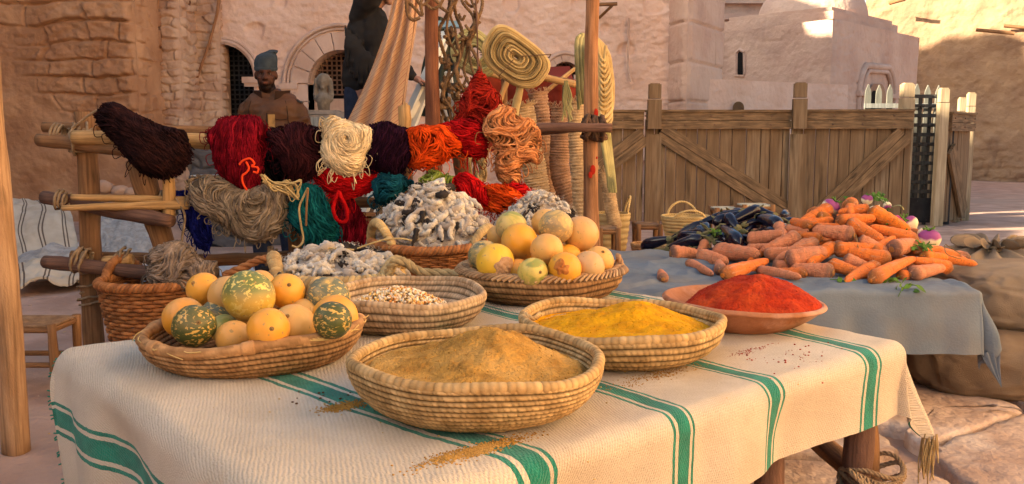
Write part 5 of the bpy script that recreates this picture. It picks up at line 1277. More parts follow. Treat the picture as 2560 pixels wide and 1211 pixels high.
# ================================================================ SPICES
def powdermat(name,c,c2,bs=90,bd=.006,c3=None): return mat(name,c,c2,25,.95,1.0,bs,bd,c3=c3,s3=8,t3=(.5,.7),spec=.15)
def zin(rb,rt,h,th=.014):
    s=np.linspace(0,1,60); r=rb+(rt-rb)*np.sin(s*math.pi/2)**.85-th; z=h*(1-np.cos(s*math.pi/2))**.9
    return lambda R_:np.interp(R_,r,z,left=0)+.008
def heap(name,label,c,rad,f,m,seed=0,n=130,cat='spice',floor=None):
    th=np.linspace(0,2*math.pi,n,endpoint=False)[None]; q=np.linspace(.002,1,70)[:,None]; x=q*rad*np.cos(th);y=q*rad*np.sin(th)
    z=f(x,y,q)
    if floor: z=np.maximum(z,floor(q*rad)+.004)
    z=z-.006*sstep(.93,1,q); mb=MB(); G=np.stack([c.x+x,c.y+y,c.z+z],-1); mb.grid(G,closev=True,flip=True); rs_=random.Random(len(name))
    for k in range(900):
        i=int(69*math.sqrt(rs_.random())*.97); j=rs_.randrange(n); s_=.0008+.0022*rs_.random()**3; ball(mb,G[i,j],(s_,s_,s_),4)
    o=mb.obj(name,m); return tag(o,label,cat,kind='stuff')
m_cumin=powdermat('ground_cumin',(.52,.27,.06),(.36,.175,.036),130,.010,c3=(.60,.34,.10)); m_turm=powdermat('turmeric',(.66,.32,.010),(.52,.225,.007),70,.008); m_pap=powdermat('paprika',(.42,.034,.008),(.29,.018,.005),80,.010,c3=(.50,.065,.015))
cB_=Vector((at(1191,960,1.92).x,1.92,TZ+.004))
def fB(x,y,q):
    h=.104+.066*np.exp(-(((x-.035)/.115)**2+((y-.03)/.12)**2)*1.0)-.020*q**3; h=h+.014*fbm(x*9,y*9,0,4,3)+.007*fbm(x*45,y*45,0,3,4)+.010*sstep(.1,-.1,x+.2)*0
    return np.minimum(h,.112+.075*(1-q**2)+.0)-.012*sstep(.9,1,q)
heap('cumin_heap','heaped ground cumin filling the front basket',cB_,.258,fB,m_cumin,floor=zin(.150,.278,.112))
cC_=Vector((at(1553,860,2.40).x,2.40,TZ+.004))
def fC(x,y,q):
    rg=np.abs(fbm(x*7+.8*y,y*11,0,3,12)); h=.078+.058*np.exp(-(((x-.045)/.12)**2+((y-.02)/.13)**2))+.018*np.exp(-(((x+.12)/.06)**2+((y+.03)/.08)**2))-.010*q**3+.020*rg+.004*fbm(x*45,y*45,0,2,5); return h
heap('turmeric_heap','bright yellow turmeric heaped in the pale rimmed basket',cC_,.260,fC,m_turm,floor=zin(.150,.280,.098))
BI=lambda r:np.interp(r,[0,.1,.16,.205,.238,.25],[.016,.018,.028,.058,.084,.086])
def fF(x,y,q):
    d=np.hypot((x-.045)/1.06,(y+.02)/1.0); h=.125*np.clip(1-(d/.24)**1.7,-.6,1)+.042+.014*fbm(x*9,y*9,0,4,22)+.006*fbm(x*38,y*38,0,3,23)
    return np.minimum(h,.2)
heap('paprika_heap','tall heap of brick red paprika leaning to the right of the clay bowl',cF,.242,lambda x,y,q:np.where(fF(x,y,q)>BI(np.hypot(x,y)),fF(x,y,q),BI(np.hypot(x,y))-.006)+(-x*.035),m_pap)
# corn kernels
m_corn=mat('corn_kernel',(1,1,1),(.9,.9,.9),40,.4,0,attr=True,spec=.5)
cD=Vector((at(1005,800,2.81).x,2.81,TZ)); mb=MB(); rs=random.Random(9)
for k in range(2100):
    q=math.sqrt(rs.random()); a=rs.uniform(0,6.283); x=.205*q*math.cos(a)-.012;y=.15*q*math.sin(a); z=.03+.088*(1-q**1.6)+rs.uniform(-.004,.005)
    col=rs.choice([(.85,.70,.48),(.88,.76,.58),(.75,.55,.30),(.85,.45,.08),(.60,.24,.05),(.80,.66,.50),(.78,.50,.2)]); e=Euler((rs.uniform(0,6),rs.uniform(0,6),rs.uniform(0,6))); s=rs.uniform(.8,1.15)
    ball(mb,cD+Vector((x,y,z)),(.0062*s,.0048*s,.0036*s),5,col=col,rot=e)
tag(mb.obj('corn_kernels',m_corn),'small heap of white and orange corn kernels','corn',kind='stuff')
# spilled spice on the cloth
def spill(px,py,n,rx,ry,c,seed,label,name,sz=(.001,.0028)):
    rs=random.Random(seed); mb=MB(); c0=onz(px,py,TZ+.010)
    for k in range(n):
        x=rs.gauss(0,rx);y=rs.gauss(0,ry); s=rs.uniform(*sz); 
        p=c0+Vector((x*ES.x+y*ET.x,x*ES.y+y*ET.y,0)); ss=(Vector((p.x,p.y))-O); a=ss.dot(ES);b=ss.dot(ET)
        i=(a+.52)/(LS+.245+.52)*329; j=(b+.035)/(LT+.25+.035)*259
        if 1<i<328 and 1<j<258:
            g_=cp[int(round(i)),int(round(j))]; p.z=float(g_[2])+s*.4
        else: continue
        ball(mb,p,(s,s,s*.6),4)
    return tag(mb.obj(name,c),label,'spice',kind='stuff')
spill(860,1008,900,.024,.013,m_cumin,1,'small spill of cumin on the green stripe left of the front basket','cumin_spill')
spill(1190,1120,1500,.060,.012,m_cumin,2,'long smear of spilled cumin in front of the front basket','cumin_spill')
spill(1650,930,500,.08,.02,m_cumin,7,'thin dusting of cumin behind the turmeric basket edge','cumin_spill',(.0008,.002))
m_crumb=mat('dark_crumb',(.10,.045,.02),None,5,.9,0)
spill(800,990,14,.04,.03,m_crumb,3,'dark crumbs scattered beside the left melon bowl','crumbs',(.002,.004))
spill(1980,890,55,.09,.05,m_pap,4,'red paprika specks scattered in front of the clay bowl','paprika_specks',(.001,.0035))
spill(1870,872,120,.05,.008,m_pap,5,'thin streak of red paprika dust under the clay bowl','paprika_specks',(.0008,.002))
spill(1200,1000,60,.5,.35,m_palm,6,'tiny straw bits strewn over the striped cloth','straw_bits',(.001,.003))
# ================================================================ MELONS
def melonmat(name,c1,c2,c3=None,t3=(.5,.56),s3=16,fleck=None,sc=5,dist=2.5,str_=(1,1,1),grad=None):
    def hk(N,L,tc,mp,noise,ramp,mix,col,b):
        oi=N.new('ShaderNodeObjectInfo'); ad=N.new('ShaderNodeVectorMath'); ad.operation='ADD'; mu=N.new('ShaderNodeVectorMath'); mu.operation='SCALE'; mu.inputs['Scale'].default_value=20
        cm=N.new('ShaderNodeCombineXYZ'); [L.new(oi.outputs['Random'],cm.inputs[i]) for i in range(3)]; L.new(cm.outputs[0],mu.inputs[0]); L.new(tc.outputs['Object'],ad.inputs[0]); L.new(mu.outputs[0],ad.inputs[1])
        m2=N.new('ShaderNodeMapping'); m2.inputs['Scale'].default_value=str_; L.new(ad.outputs[0],m2.inputs[0])
        col=mix(ramp(noise(sc,4,m2),.35,.65),c1,c2)
        if c3:
            n=noise(s3,4,m2); n.inputs['Distortion'].default_value=dist; r=ramp(n,*t3); f=r
            if grad is not None:
                sx=N.new('ShaderNodeSeparateXYZ'); L.new(tc.outputs['Object'],sx.inputs[0]); mr=N.new('ShaderNodeMapRange'); mr.inputs[1].default_value=grad[1]; mr.inputs[2].default_value=grad[2]; L.new(sx.outputs[grad[0]],mr.inputs[0])
                q=N.new('ShaderNodeMath'); q.operation='MULTIPLY'; L.new(r.outputs[0],q.inputs[0]); L.new(mr.outputs[0],q.inputs[1]); f=q
            col=mix(f,col,c3)
        if fleck: 
            n=noise(75,3,m2); n.inputs['Distortion'].default_value=.6; col=mix(ramp(n,.555,.60),col,fleck)
        n=noise(4,3,m2); col=mix(ramp(n,.54,.76),col,(.55,.33,.15)); n=noise(70,2,m2); return mix(ramp(n,.66,.72),col,(.42,.25,.08))
    return mat(name,c1,c2,5,.45,.10,60,.003,hook=hk,spec=.4)
MM={'y':melonmat('melon_yellow',(.80,.30,.022),(.74,.38,.06)),'o':melonmat('melon_orange',(.76,.29,.018),(.72,.36,.04)),
 'p':melonmat('melon_pale',(.72,.33,.07),(.66,.38,.12)),
 'g':melonmat('melon_green_mottled',(.72,.42,.03),(.62,.40,.05),(.15,.18,.05),(.22,.40),9,dist=.9,grad=(2,-.012,.022),str_=(1,1,1.3),fleck=(.74,.55,.14)),
 'd':melonmat('melon_dark_green',(.060,.075,.022),(.085,.092,.024),fleck=(.60,.36,.09),str_=(1,1,1.8)),
 'w':melonmat('melon_grey_green',(.55,.36,.12),(.48,.34,.13),(.14,.15,.09),(.40,.50),9,dist=1.,str_=(1,1,1.6),fleck=(.66,.42,.12)),
 's':melonmat('melon_scarred',(.76,.44,.035),(.70,.43,.05)),
 'b':melonmat('melon_sunburnt',(.74,.30,.02),(.70,.32,.035)),
 'l':melonmat('melon_lime',(.60,.44,.14),(.62,.46,.10),(.30,.30,.07),(.48,.6),9)}
m_scar_=mat('cracked_rind',(.55,.33,.19),(.42,.23,.12),30,.95,1,90,.006); m_burn=mat('sunburnt_rind',(.42,.13,.03),(.52,.2,.05),30,.6,.4,60); m_stem=mat('dry_stem',(.30,.19,.08),(.2,.12,.05),30,.9,.5,90)
def melon(px,py,r,Y,k,label,grp,stem=None,patch=None,sq=.97):
    c=at(px,py,Y); rr=wide(r,Y); n=40; a=np.linspace(0.01,math.pi-.01,n)[:,None]; b=(np.arange(2*n)*math.pi/n)[None]
    X,Yv,Z=np.sin(a)*np.cos(b),np.sin(a)*np.sin(b),np.cos(a)+0*b; sd=px*.013
    k_=rr*(1+.045*fbm(X*1.2+sd,Yv*1.2,Z*1.2+sd,2,int(px))+.006*np.cos(10*np.arctan2(Yv,X)+sd)*np.sin(a)+.012*fbm(X*5+sd,Yv*5,Z*5,3,int(py))); dv=np.array([X*k_,Yv*k_,Z*k_*sq]).transpose(1,2,0)
    rot=Euler((rng.uniform(-.5,.5),rng.uniform(-.6,.6),rng.uniform(0,6)))
    if k in('g',): rot=Euler((-.5,.5,0))
    mb=MB().grid(dv@np.array(rot.to_matrix()).T*1.0+np.array(c),closev=True,flip=True)
    t=thing('melon',label,'melon',c,grp); mb.obj('rind',MM[k],t)
    def surf(dx,dz,o=1.0): # visible point: offset in px from centre
        x=wide(dx,Y);z=wide(-dz,Y); y=-math.sqrt(max(1e-6,rr*rr-x*x-z*z)); return c+Vector((x,y,z))*o
    if stem:
        q=MB(); p=surf(*stem); nn=(p-c).normalized(); cap(q,p-nn*.002,p+nn*.004,.0032,.0024,8); q.lathe([(.002,.001),(.004,.0012),(.006,.0002)],p,12,axis=nn); q.obj('stem_scar',m_stem,t)
    if patch:
        dx,dz,w,mt=patch; rs=random.Random(int(px)); pc=(surf(dx,dz)-c).normalized(); u=pc.orthogonal().normalized();v=pc.cross(u); q=MB(); G=[]
        for i in range(12):
            row=[]
            for j in range(40):
                th=2*math.pi*j/40; ww=w*(1+.35*float(vn(np.array([math.cos(th)*1.8]),np.array([math.sin(th)*1.8]),px,5)[0])+.15*math.sin(th*5)); an=ww*i/11; d=(pc*math.cos(an)+(u*math.cos(th)+v*math.sin(th))*math.sin(an)); 
                bump=.004*(1-(i/11)**3)*(1+.8*float(vn(np.array([d.x*9]),np.array([d.y*9+d.z*9]),3,5)[0])); row.append(tuple(c+d*(rr*(1.012)+bump-(.004 if i==11 else 0))))
            G.append(row)
        q.grid(np.array(G),closev=True); q.obj('rind_patch',mt,t)
    return t
GA='melons in the left bowl'; GB_='melons in the back bowl'
for a in [
 (508,722,42,2.52,'y','plain yellow melon at the back left of the left bowl'),
 (570,738,50,2.46,'p','brownish melon squeezed behind the big mottled one'),
 (622,740,66,2.34,'g','big melon mottled green on top, crowning the left bowl'),
 (650,712,38,2.56,'p','pale melon peeping out behind the big mottled one'),
 (717,728,46,2.44,'y','smooth bright yellow melon right of the big mottled one'),
 (820,745,56,2.46,'w','grey green striped melon at the back right of the left bowl'),
 (838,795,59,2.32,'y','large peach yellow melon behind the small green one at the right rim'),
 (460,795,53,2.34,'y','ribbed yellow melon at the left rim of the left bowl'),
 (485,815,55,2.20,'d','dark green melon with yellow flecks at the front left'),
 (560,822,38,2.36,'l','lime tinted melon deep in the left bowl'),
 (585,845,46,2.20,'p','pale beige melon in the middle of the front row'),
 (671,822,54,2.12,'y','round yellow melon at the front of the left bowl'),
 (735,815,56,2.24,'p','tall pale orange melon right of the front one'),
 (831,801,49,2.16,'d','small green melon with pale dashes at the right rim'),
 (640,800,40,2.40,'p','shaded melon under the big mottled one'),(760,790,45,2.42,'p','hidden melon under the bright yellow one'),(545,790,45,2.44,'w','dark shaded melon under the brownish one')]:
    melon(*a,GA,stem={508:(-12,-20),717:(16,-22),671:(22,-10),735:(-5,-34),585:(-18,20),485:(28,-18),831:(-20,-18)}.get(a[0]))
mel2=[
 (1245,590,28,3.5,'p','sliver of pale melon at the far left of the back bowl',None,None),
 (1278,567,40,3.42,'l','lime and beige mottled melon near the top left of the heap',None,None),
 (1298,604,47,3.26,'o','orange melon left of the centre with a dry stem end',(42,-8),None),
 (1365,558,37,3.5,'p','pale orange melon behind the grey patched one at the top',None,None),
 (1390,568,44,3.30,'w','yellow melon with grey green patches at the top of the heap',None,None),
 (1451,585,46,3.34,'o','big clear orange melon at the upper right',None,None),
 (1210,640,41,3.24,'w','blue green streaked melon at the left rim',None,None),
 (1238,656,49,3.12,'s','lemon yellow melon with a cracked beige scar on its right',None,(26,8,.62,m_scar_)),
 (1367,625,42,3.14,'p','pale dusty melon in the middle of the heap',None,None),
 (1420,645,35,3.28,'o','orange melon wedged behind the sunburnt one',None,None),
 (1412,672,43,3.04,'b','orange melon with a sunburnt brown star in front',(-13,-23),(-11,-6,.50,m_burn)),
 (1332,682,39,3.02,'l','greenish yellow melon with a round stem scar at the front',(18,-6),None),
 (1297,680,34,3.12,'y','yellow melon behind the front one with the stem scar',None,None),
 (1472,667,40,3.10,'p','pale melon right of the sunburnt one',None,None),
 (1497,652,38,3.22,'p','peach melon with a dark dot at the right rim',(8,-26),None),
 (1330,640,40,3.36,'o','melon buried under the orange ones',None,None),(1430,630,40,3.42,'o','melon buried under the clear orange one',None,None)]
for (px,py,r,Y,k,lb,st,pt_) in mel2: melon(px,py,r,Y,k,lb,GB_,st,pt_)
# ================================================================ VEGETABLE STALL
SZ=.62
sFR,sBR,sFL=onz(2440,728,SZ),onz(2372,612,SZ),onz(1530,738,SZ)
so=Vector((sFL.x,sFL.y)); se=Vector((sFR.x-sFL.x,sFR.y-sFL.y)); SLS=se.length; se.normalize(); sf=Vector((-se.y,se.x)); SLT=1.35
m_blue=mat('blue_grey_canvas',(.155,.182,.218),(.116,.138,.168),4,.9,.5,120,.004,c3=(.17,.155,.145),s3=2.5,t3=(.5,.75))
# s along front, t from front (0) to back
mb,sp=cloth(-.05,SLS+.22,-.27,SLT+.1,260,200,((so.x,so.y),(se.x,se.y),(sf.x,sf.y)),SLS,SLT,SZ+.004,rf=.02,fl=.10,seed=15,rip=.030,th=-.004,flat_n=.012,wr=.03)
st=thing('blue_tablecloth','creased grey blue canvas cloth over the vegetable stall','tablecloth',(so.x+se.x*.8,so.y,SZ))
# longer hanging corner on the right
mb.obj('canvas',m_blue,st)
tip=MB(); e=Vector(sp[-1,0]); rows=[]
a_=Vector(sp[-30,0]); b_=Vector(sp[-1,20])
for i in range(14):
    u=i/13; rows.append([tuple((a_.lerp(b_,j/13))*(1-u)+ (at(2505,970,3.5))*u+Vector((.0,.012*math.sin(j*1.3+u*4)*(1-u),0))) for j in range(14)])
tip.grid(np.array(rows)); tip.grid(np.array(rows)+np.array([0,.004,0]),flip=True); tip.obj('hanging_corner',m_blue,st)
tb2=thing('vegetable_stall','plank stall table hidden under the blue cloth','table',(so.x+se.x*.8,so.y+.6,0))
def SP(s,t,z=SZ): q=so+se*s+sf*t; return Vector((q.x,q.y,z))
mb=MB(); mb.box(SP(SLS/2,SLT/2,SZ-.022),(SLS-.02,SLT-.02,.036),Euler((0,0,math.atan2(se.y,se.x)))); mb.obj('stall_top',m_log,tb2,smooth=False)
for s_ in (.1,SLS-.1):
    for t_ in (.6,SLT-.1): log(SP(s_,t_,-.02),SP(s_,t_,SZ-.04),.034,.034,m_logdark,n=10).obj('leg',m_logdark,tb2)
mC=onz(2110,655,SZ); mE=onz(1860,628,SZ); mT=onz(2235,628,SZ)
def heapz(x,y):
    a=math.hypot((x-mC.x)/.66,(y-mC.y)/.62); b=math.hypot((x-mE.x)/.50,(y-mE.y)/.50); c=math.hypot((x-mT.x)/.36,(y-mT.y)/.45)
    return SZ+.012+max(0,.29*(1-a**1.2) if a<1 else 0,.245*(1-b**1.3) if b<1 else 0,.20*(1-c**1.3) if c<1 else 0)
# prototypes
def carrot_mesh(seed,bendy):
    rs=random.Random(seed); n=26; L_=1.; P=[];r=[]
    for i in range(n+1):
        s=i/n; P.append(Vector((s,bendy*.10*math.sin(s*2.6+seed),bendy*.05*math.sin(s*4+seed*2)))) 
        base=(1-.52*s**1.3)*min(1,(s*9+.12)**.5); base*=math.sqrt(max(0,1-((s-.86)/.14)**2)) if s>.86 else 1
        r.append(max(.03,base)*(1+.035*math.sin(s*37+seed)+rs.uniform(-.02,.02)))
    P=np.array([tuple(p) for p in P]); m=20; th=np.arange(m)*2*math.pi/m; G=[];Cc=[]
    for i in range(n+1):
        s=i/n; rr=r[i]*(1+.05*np.sin(th*2+seed+s*3)+.03*vn(th*2,th*0+s*8,seed,seed))
        G.append(np.stack([np.full(m,P[i][0]),P[i][1]*3+rr*np.cos(th),P[i][2]*3+rr*np.sin(th)],-1)); v=float(rs.uniform(.93,1.05)); g=max(0,1-s/(.10+.06*(seed%3)))**.6
        w=np.array([1,1,1])*v*(1-g)+np.array([.24,.36,.55])*g*(.9+.3*rs.random()); Cc.append(np.tile(w,(m,1)))
    mb=MB(); mb.grid(np.array(G),closev=True,col=np.array(Cc),flip=True); mb.poly(G[-1],col=(1,1,1)); mb.poly(np.array(G[0])+0,col=(.45,.5,.5)); 
    # crown button
    q=[(-.002,.30),(-.012,.26),(-.014,.14),(-.006,.02)]
    GG=np.array([np.stack([np.full(m,x),P[0][1]*3+y*np.cos(th),P[0][2]*3+y*np.sin(th)],-1) for x,y in q]); mb.grid(GG,closev=True,col=(.62,.75,.35),flip=False)
    return mb
def carrotmat(name,c1,c2):
    def hk(N,L,tc,mp,noise,ramp,mix,col,b):
        m2=N.new('ShaderNodeMapping'); m2.inputs['Scale'].default_value=(34,.7,.7); L.new(tc.outputs['Object'],m2.inputs[0]); n=noise(1.6,3,m2); c=mix(ramp(n,.60,.66),col,tuple(x*.55 for x in c1))
        n=noise(9,4); c=mix(ramp(n,.62,.70),c,(.34,.17,.09)); n=noise(3,3); return mix(ramp(n,.58,.75),c,(.52,.25,.14))
    return mat(name,c1,c2,2.2,.62,.6,12,.03,attr=True,hook=hk,spec=.35)
m_car=[carrotmat('carrot_orange',(.82,.20,.028),(.74,.175,.03)),carrotmat('carrot_dusty',(.68,.25,.12),(.60,.20,.085)),carrotmat('carrot_bright',(.84,.22,.015),(.80,.18,.012))]
protos=[[carrot_mesh(k*3+1,b) for b in (.25,)][0] for k in range(5)]+[carrot_mesh(31,1.0),carrot_mesh(47,-.9)]
CM={}
def place_long(meshkey,builder,mats,p,q,r,name,label,cat,group,spin=None,children=()):
    if meshkey not in CM:
        o=builder().obj(name,mats,loc=(0,0,0)); CM[meshkey]=o.data; first=o
    else: first=bpy.data.objects.new(name,CM[meshkey]); C.objects.link(first)
    d=q-p; first.rotation_mode='QUATERNION'; first.rotation_quaternion=Vector((1,0,0)).rotation_difference(d.normalized())@Quaternion((1,0,0),rng.uniform(0,6.28) if spin is None else spin)
    first.location=p; first.scale=(d.length,r,r); return tag(first,label,cat,group)
ZA=lambda x,y:(1640+x/4.845,480+y/4.845); ZB=lambda x,y:(2000+x/4.845,480+y/4.845)
def GENF(px,py):
    h='left end' if px<1860 else 'left half' if px<2010 else 'middle' if px<2130 else 'right half' if px<2270 else 'right end'
    v='upper' if py<585 else 'waist high' if py<650 else 'lowest'
    return 'orange carrot wedged among the %s ones in the %s of the heap'%(v,h)
def topx(p):
    d=p-Vector((0,0,1.25)); f=d.y*_c-d.z*_s; return 1280+2200*d.x/f,605.5-2200*(d.y*_s+d.z*_c)/f
GEN=None
CAR=[ # z, crown, tip, radius, mat, proto, label
 (ZB,(625,150),(600,330),66,0,0,'stubby carrot at the very top of the heap, crown facing the camera'),
 (ZB,(610,235),(395,140),56,2,1,'bright short carrot pointing up left at the top of the heap'),
 (ZB,(265,370),(805,165),52,2,5,'bent bright carrot crossing the top of the heap towards the right'),
 (ZB,(370,235),(60,395),78,0,2,'wrinkled carrot sliding down left from the turnip at the top'),
 (ZB,(165,325),(-70,240),60,2,3,'bright carrot sticking out at the upper left of the heap'),
 (ZB,(430,410),(840,365),74,0,4,'carrot with a brown crown lying level just under the top'),
 (ZB,(570,420),(1010,640),84,0,0,'long carrot with a purplish brown crown slanting down right from the centre'),
 (ZB,(650,600),(260,520),96,1,1,'fat dusty carrot with a grey green crown left of the centre'),
 (ZB,(180,455),(350,445),46,0,2,GEN),
 (ZB,(820,290),(1330,525),92,2,3,'large bright orange carrot on the upper right slope'),
 (ZB,(1420,630),(830,455),68,0,4,'slender carrot under the bright one, pointing up left'),
 (ZB,(400,745),(660,725),80,0,0,'carrot with its round brown crown facing the camera in mid heap'),
 (ZB,(395,690),(140,925),76,0,5,'carrot ending in a thin pale root tip at the lower left'),
 (ZB,(690,640),(960,730),84,1,1,GEN),
 (ZB,(870,770),(1150,575),58,0,2,'thin carrot pointing up right with its tip sticking out'),
 (ZB,(1090,760),(1390,660),98,1,3,'fat carrot with a dark purple crown and green stub'),
 (ZB,(1090,880),(680,780),88,0,4,'carrot with a pale cut crown pointing right, right of centre'),
 (ZB,(840,1120),(1380,850),76,0,6,'long bent carrot reaching the front edge of the blue cloth'),
 (ZB,(1840,970),(1330,860),72,0,5,'long carrot at the far right of the heap'),
 (ZB,(1310,1050),(1750,960),86,1,0,'tapering carrot with a dusky crown at the front right'),
 (ZB,(1170,1050),(1330,1040),58,0,1,GEN),
 (ZB,(930,930),(545,1110),74,0,6,'curved carrot with its tip on the blue cloth at the front'),
 (ZB,(400,1040),(80,990),98,1,2,'thick carrot with a greenish grey crown at the front centre'),
 (ZB,(330,920),(660,1010),76,0,3,'plump carrot lying behind the greenish crowned one'),
 (ZB,(520,850),(840,960),76,1,4,GEN),(ZB,(-40,870),(310,745),92,1,0,GEN),
 (ZB,(215,640),(-30,730),68,1,1,'carrot with a smudged brown crown on the left slope of the heap'),
 (ZB,(270,590),(30,550),50,0,2,GEN),(ZB,(1380,760),(1725,715),54,0,3,'small orange carrot pointing right below the lone turnip'),
 (ZB,(1460,820),(1670,830),62,2,4,GEN),(ZB,(70,1040),(-90,1020),62,0,0,'carrot with a bright round end just above the paprika heap'),
 (ZB,(830,260),(650,270),66,0,1,GEN),
 (ZA,(1450,430),(1560,590),74,1,2,'pinkish carrot standing on end beside the eggplants'),
 (ZA,(1110,640),(1440,570),84,1,3,'dusty carrot lying against the eggplants'),
 (ZA,(1560,480),(1720,490),46,1,4,GEN),(ZA,(1740,590),(1330,745),88,1,0,'long dusty carrot running down left below the pinkish one'),
 (ZA,(1490,630),(1210,800),44,0,1,'thin carrot wedged on the left slope'),
 (ZA,(730,780),(1250,820),108,1,2,'very large dusty carrot in the left half of the row'),
 (ZA,(170,810),(520,800),92,1,3,'carrot with a green stub at the far left of the heap'),
 (ZA,(520,830),(760,870),90,1,4,'carrot with a dark crown between two fat ones on the left'),
 (ZA,(600,630),(540,760),52,1,0,'small pink carrot upright between the eggplants and the front row'),
 (ZA,(385,895),(690,1030),58,1,1,'small wrinkled pale carrot in front at the left'),
 (ZA,(770,1000),(760,880),64,1,2,'short carrot with a cut orange end facing the camera'),
 (ZA,(800,1070),(1390,850),80,0,3,'long clean carrot slanting up right in front of the heap'),
 (ZA,(1310,800),(1660,750),68,1,4,'carrot with a grey green crown behind the long clean one'),
 (ZA,(1560,900),(1900,820),112,1,0,'thick carrot whose big grey crown faces the camera'),
 (ZA,(1410,930),(1540,920),58,1,1,'small carrot with a pale crown left of the big grey crown'),
 (ZA,(1220,985),(1760,1090),64,1,5,'long curved carrot half hidden behind the paprika'),
 (ZA,(1820,1020),(1620,1010),60,0,2,GEN),(ZA,(1090,730),(1290,700),50,1,3,GEN),
 (ZA,(1860,640),(1670,740),66,1,4,'carrot leaning down left above the big grey crown'),
 (ZA,(1860,470),(1700,400),66,0,0,GEN),(ZB,(20,440),(230,400),62,0,1,GEN),
 (ZA,(880,950),(1100,960),50,1,2,GEN),
 (ZA,(78,1100),(55,985),60,1,1,'lone small carrot lying apart at the left on the blue cloth')]
for (Z,a,b,r,mi,pk,lb) in CAR:
    p=hit(*Z(*a),heapz);q=hit(*Z(*b),heapz); r_=1.22*wide(r/4.845,(p.y+q.y)/2)
    lift=Vector((0,-.25,1)).normalized()*r_*.55; p=p+lift;q=q+lift*.8
    if (q-p).length<.19 and lb is not None and 'stub' not in lb and 'small' not in lb and 'short' not in lb: q=p+(q-p).normalized()*.20
    if (q-p).length<.13: q=p+(q-p).normalized()*.16+Vector((0,.03,0))
    if (q-p).length>.42: q=p+(q-p).normalized()*.42
    lb=lb or GENF(*topx((p+q)/2)); bld=protos[pk]; key=(pk,mi); place_long(key,lambda bld=bld:bld,[m_car[mi]],p,q,r_,'carrot',lb,'carrot','carrots heaped on the blue cloth')
for k in range(58):   # inner carrots that fill the heap
    a=rng.uniform(0,6.28);f=math.sqrt(rng.random())*.86; x=mC.x+.60*f*math.cos(a);y=mC.y+.56*f*math.sin(a); z=heapz(x,y)-.03; th=rng.uniform(0,6.28); l=.12
    p=Vector((x-l*math.cos(th),y-l*math.sin(th),0));q=Vector((x+l*math.cos(th),y+l*math.sin(th),0)); p.z=max(SZ+.03,min(z,heapz(p.x,p.y)-.02));q.z=max(SZ+.03,min(z,heapz(q.x,q.y)-.02)); pk=rng.randrange(5);mi=rng.choice((0,1,1))
    place_long((pk,mi),lambda:protos[pk],[m_car[mi]],p,q,rng.uniform(.028,.036),'carrot',GENF(*topx((p+q)/2)),'carrot','carrots heaped on the blue cloth')
# thin roots
for q in ([(135,925),(110,945),(85,942)],[(640,600),(660,700),(672,770)],[(1720,715),(1800,770),(1900,830)],[(1710,730),(1730,830),(1850,880),(1900,890)]):
    mb=MB(); mb.tube(curve([hit(*ZB(*p_),heapz)+Vector((0,-.03,.035)) for p_ in q],12),.0025,4); lb={135:'short pale root tip curling off the lower left carrots',640:'thin dry root hanging down over the middle carrots',1720:'upper of two dark stalks trailing off the right end of the heap',1710:'lower of two dark stalks trailing onto the blue cloth at the right'}[q[0][0]]
    tag(mb.obj('dry_root',m_stem),lb,'root')
# eggplants
m_egg=mat('eggplant_skin',(.004,.003,.010),(.007,.004,.014),3,.20,.05,10,.004,spec=.42); m_caly=mat('eggplant_calyx',(.14,.15,.06),(.22,.16,.08),12,.8,.4,60)
def egg_proto(seed):
    n=24;m=22;th=np.arange(m)*2*math.pi/m;G=[]
    for i in range(n+1):
        s=i/n; r=(.50+.50*math.sin(min(1,s*1.25)*math.pi/2)**1.2)*math.sqrt(max(0.0005,1-((s-.70)/.30)**2)) if s>.70 else (.50+.50*math.sin(min(1,s*1.25)*math.pi/2)**1.2); r*=min(1,(s*12+.2))
        G.append(np.stack([np.full(m,s),.5*math.sin(s*2.4+seed)+r*np.cos(th),r*np.sin(th)],-1))
    mb=MB();mb.grid(np.array(G),closev=True,flip=True);mb.poly(G[-1]);mb.poly(G[0]);return mb,.5*math.sin(seed)
eps=[egg_proto(k*.9) for k in range(3)]; eob=[]
def calyx_mesh(oy):
    mb=MB(); m=30;th=np.arange(m)*2*math.pi/m; G=[]
    for x,r in ((-.05,.12),(-.02,.30),(.0,.50),(.05,.60)): G.append(np.stack([np.full(m,x)+(.09*np.abs(np.sin(th*2.5)) if x>0 else 0),oy+r*np.cos(th)*1.04,r*np.sin(th)*1.04],-1))
    mb.grid(np.array(G),closev=True,flip=True); pts=[(0,oy,0),(-.12,oy+.1,.05),(-.24,oy+.05,.3),(-.34,oy-.1,.55)]; mb.tube(curve(pts,12),[.16]*3+[.13]*30 if False else .15,8); return mb
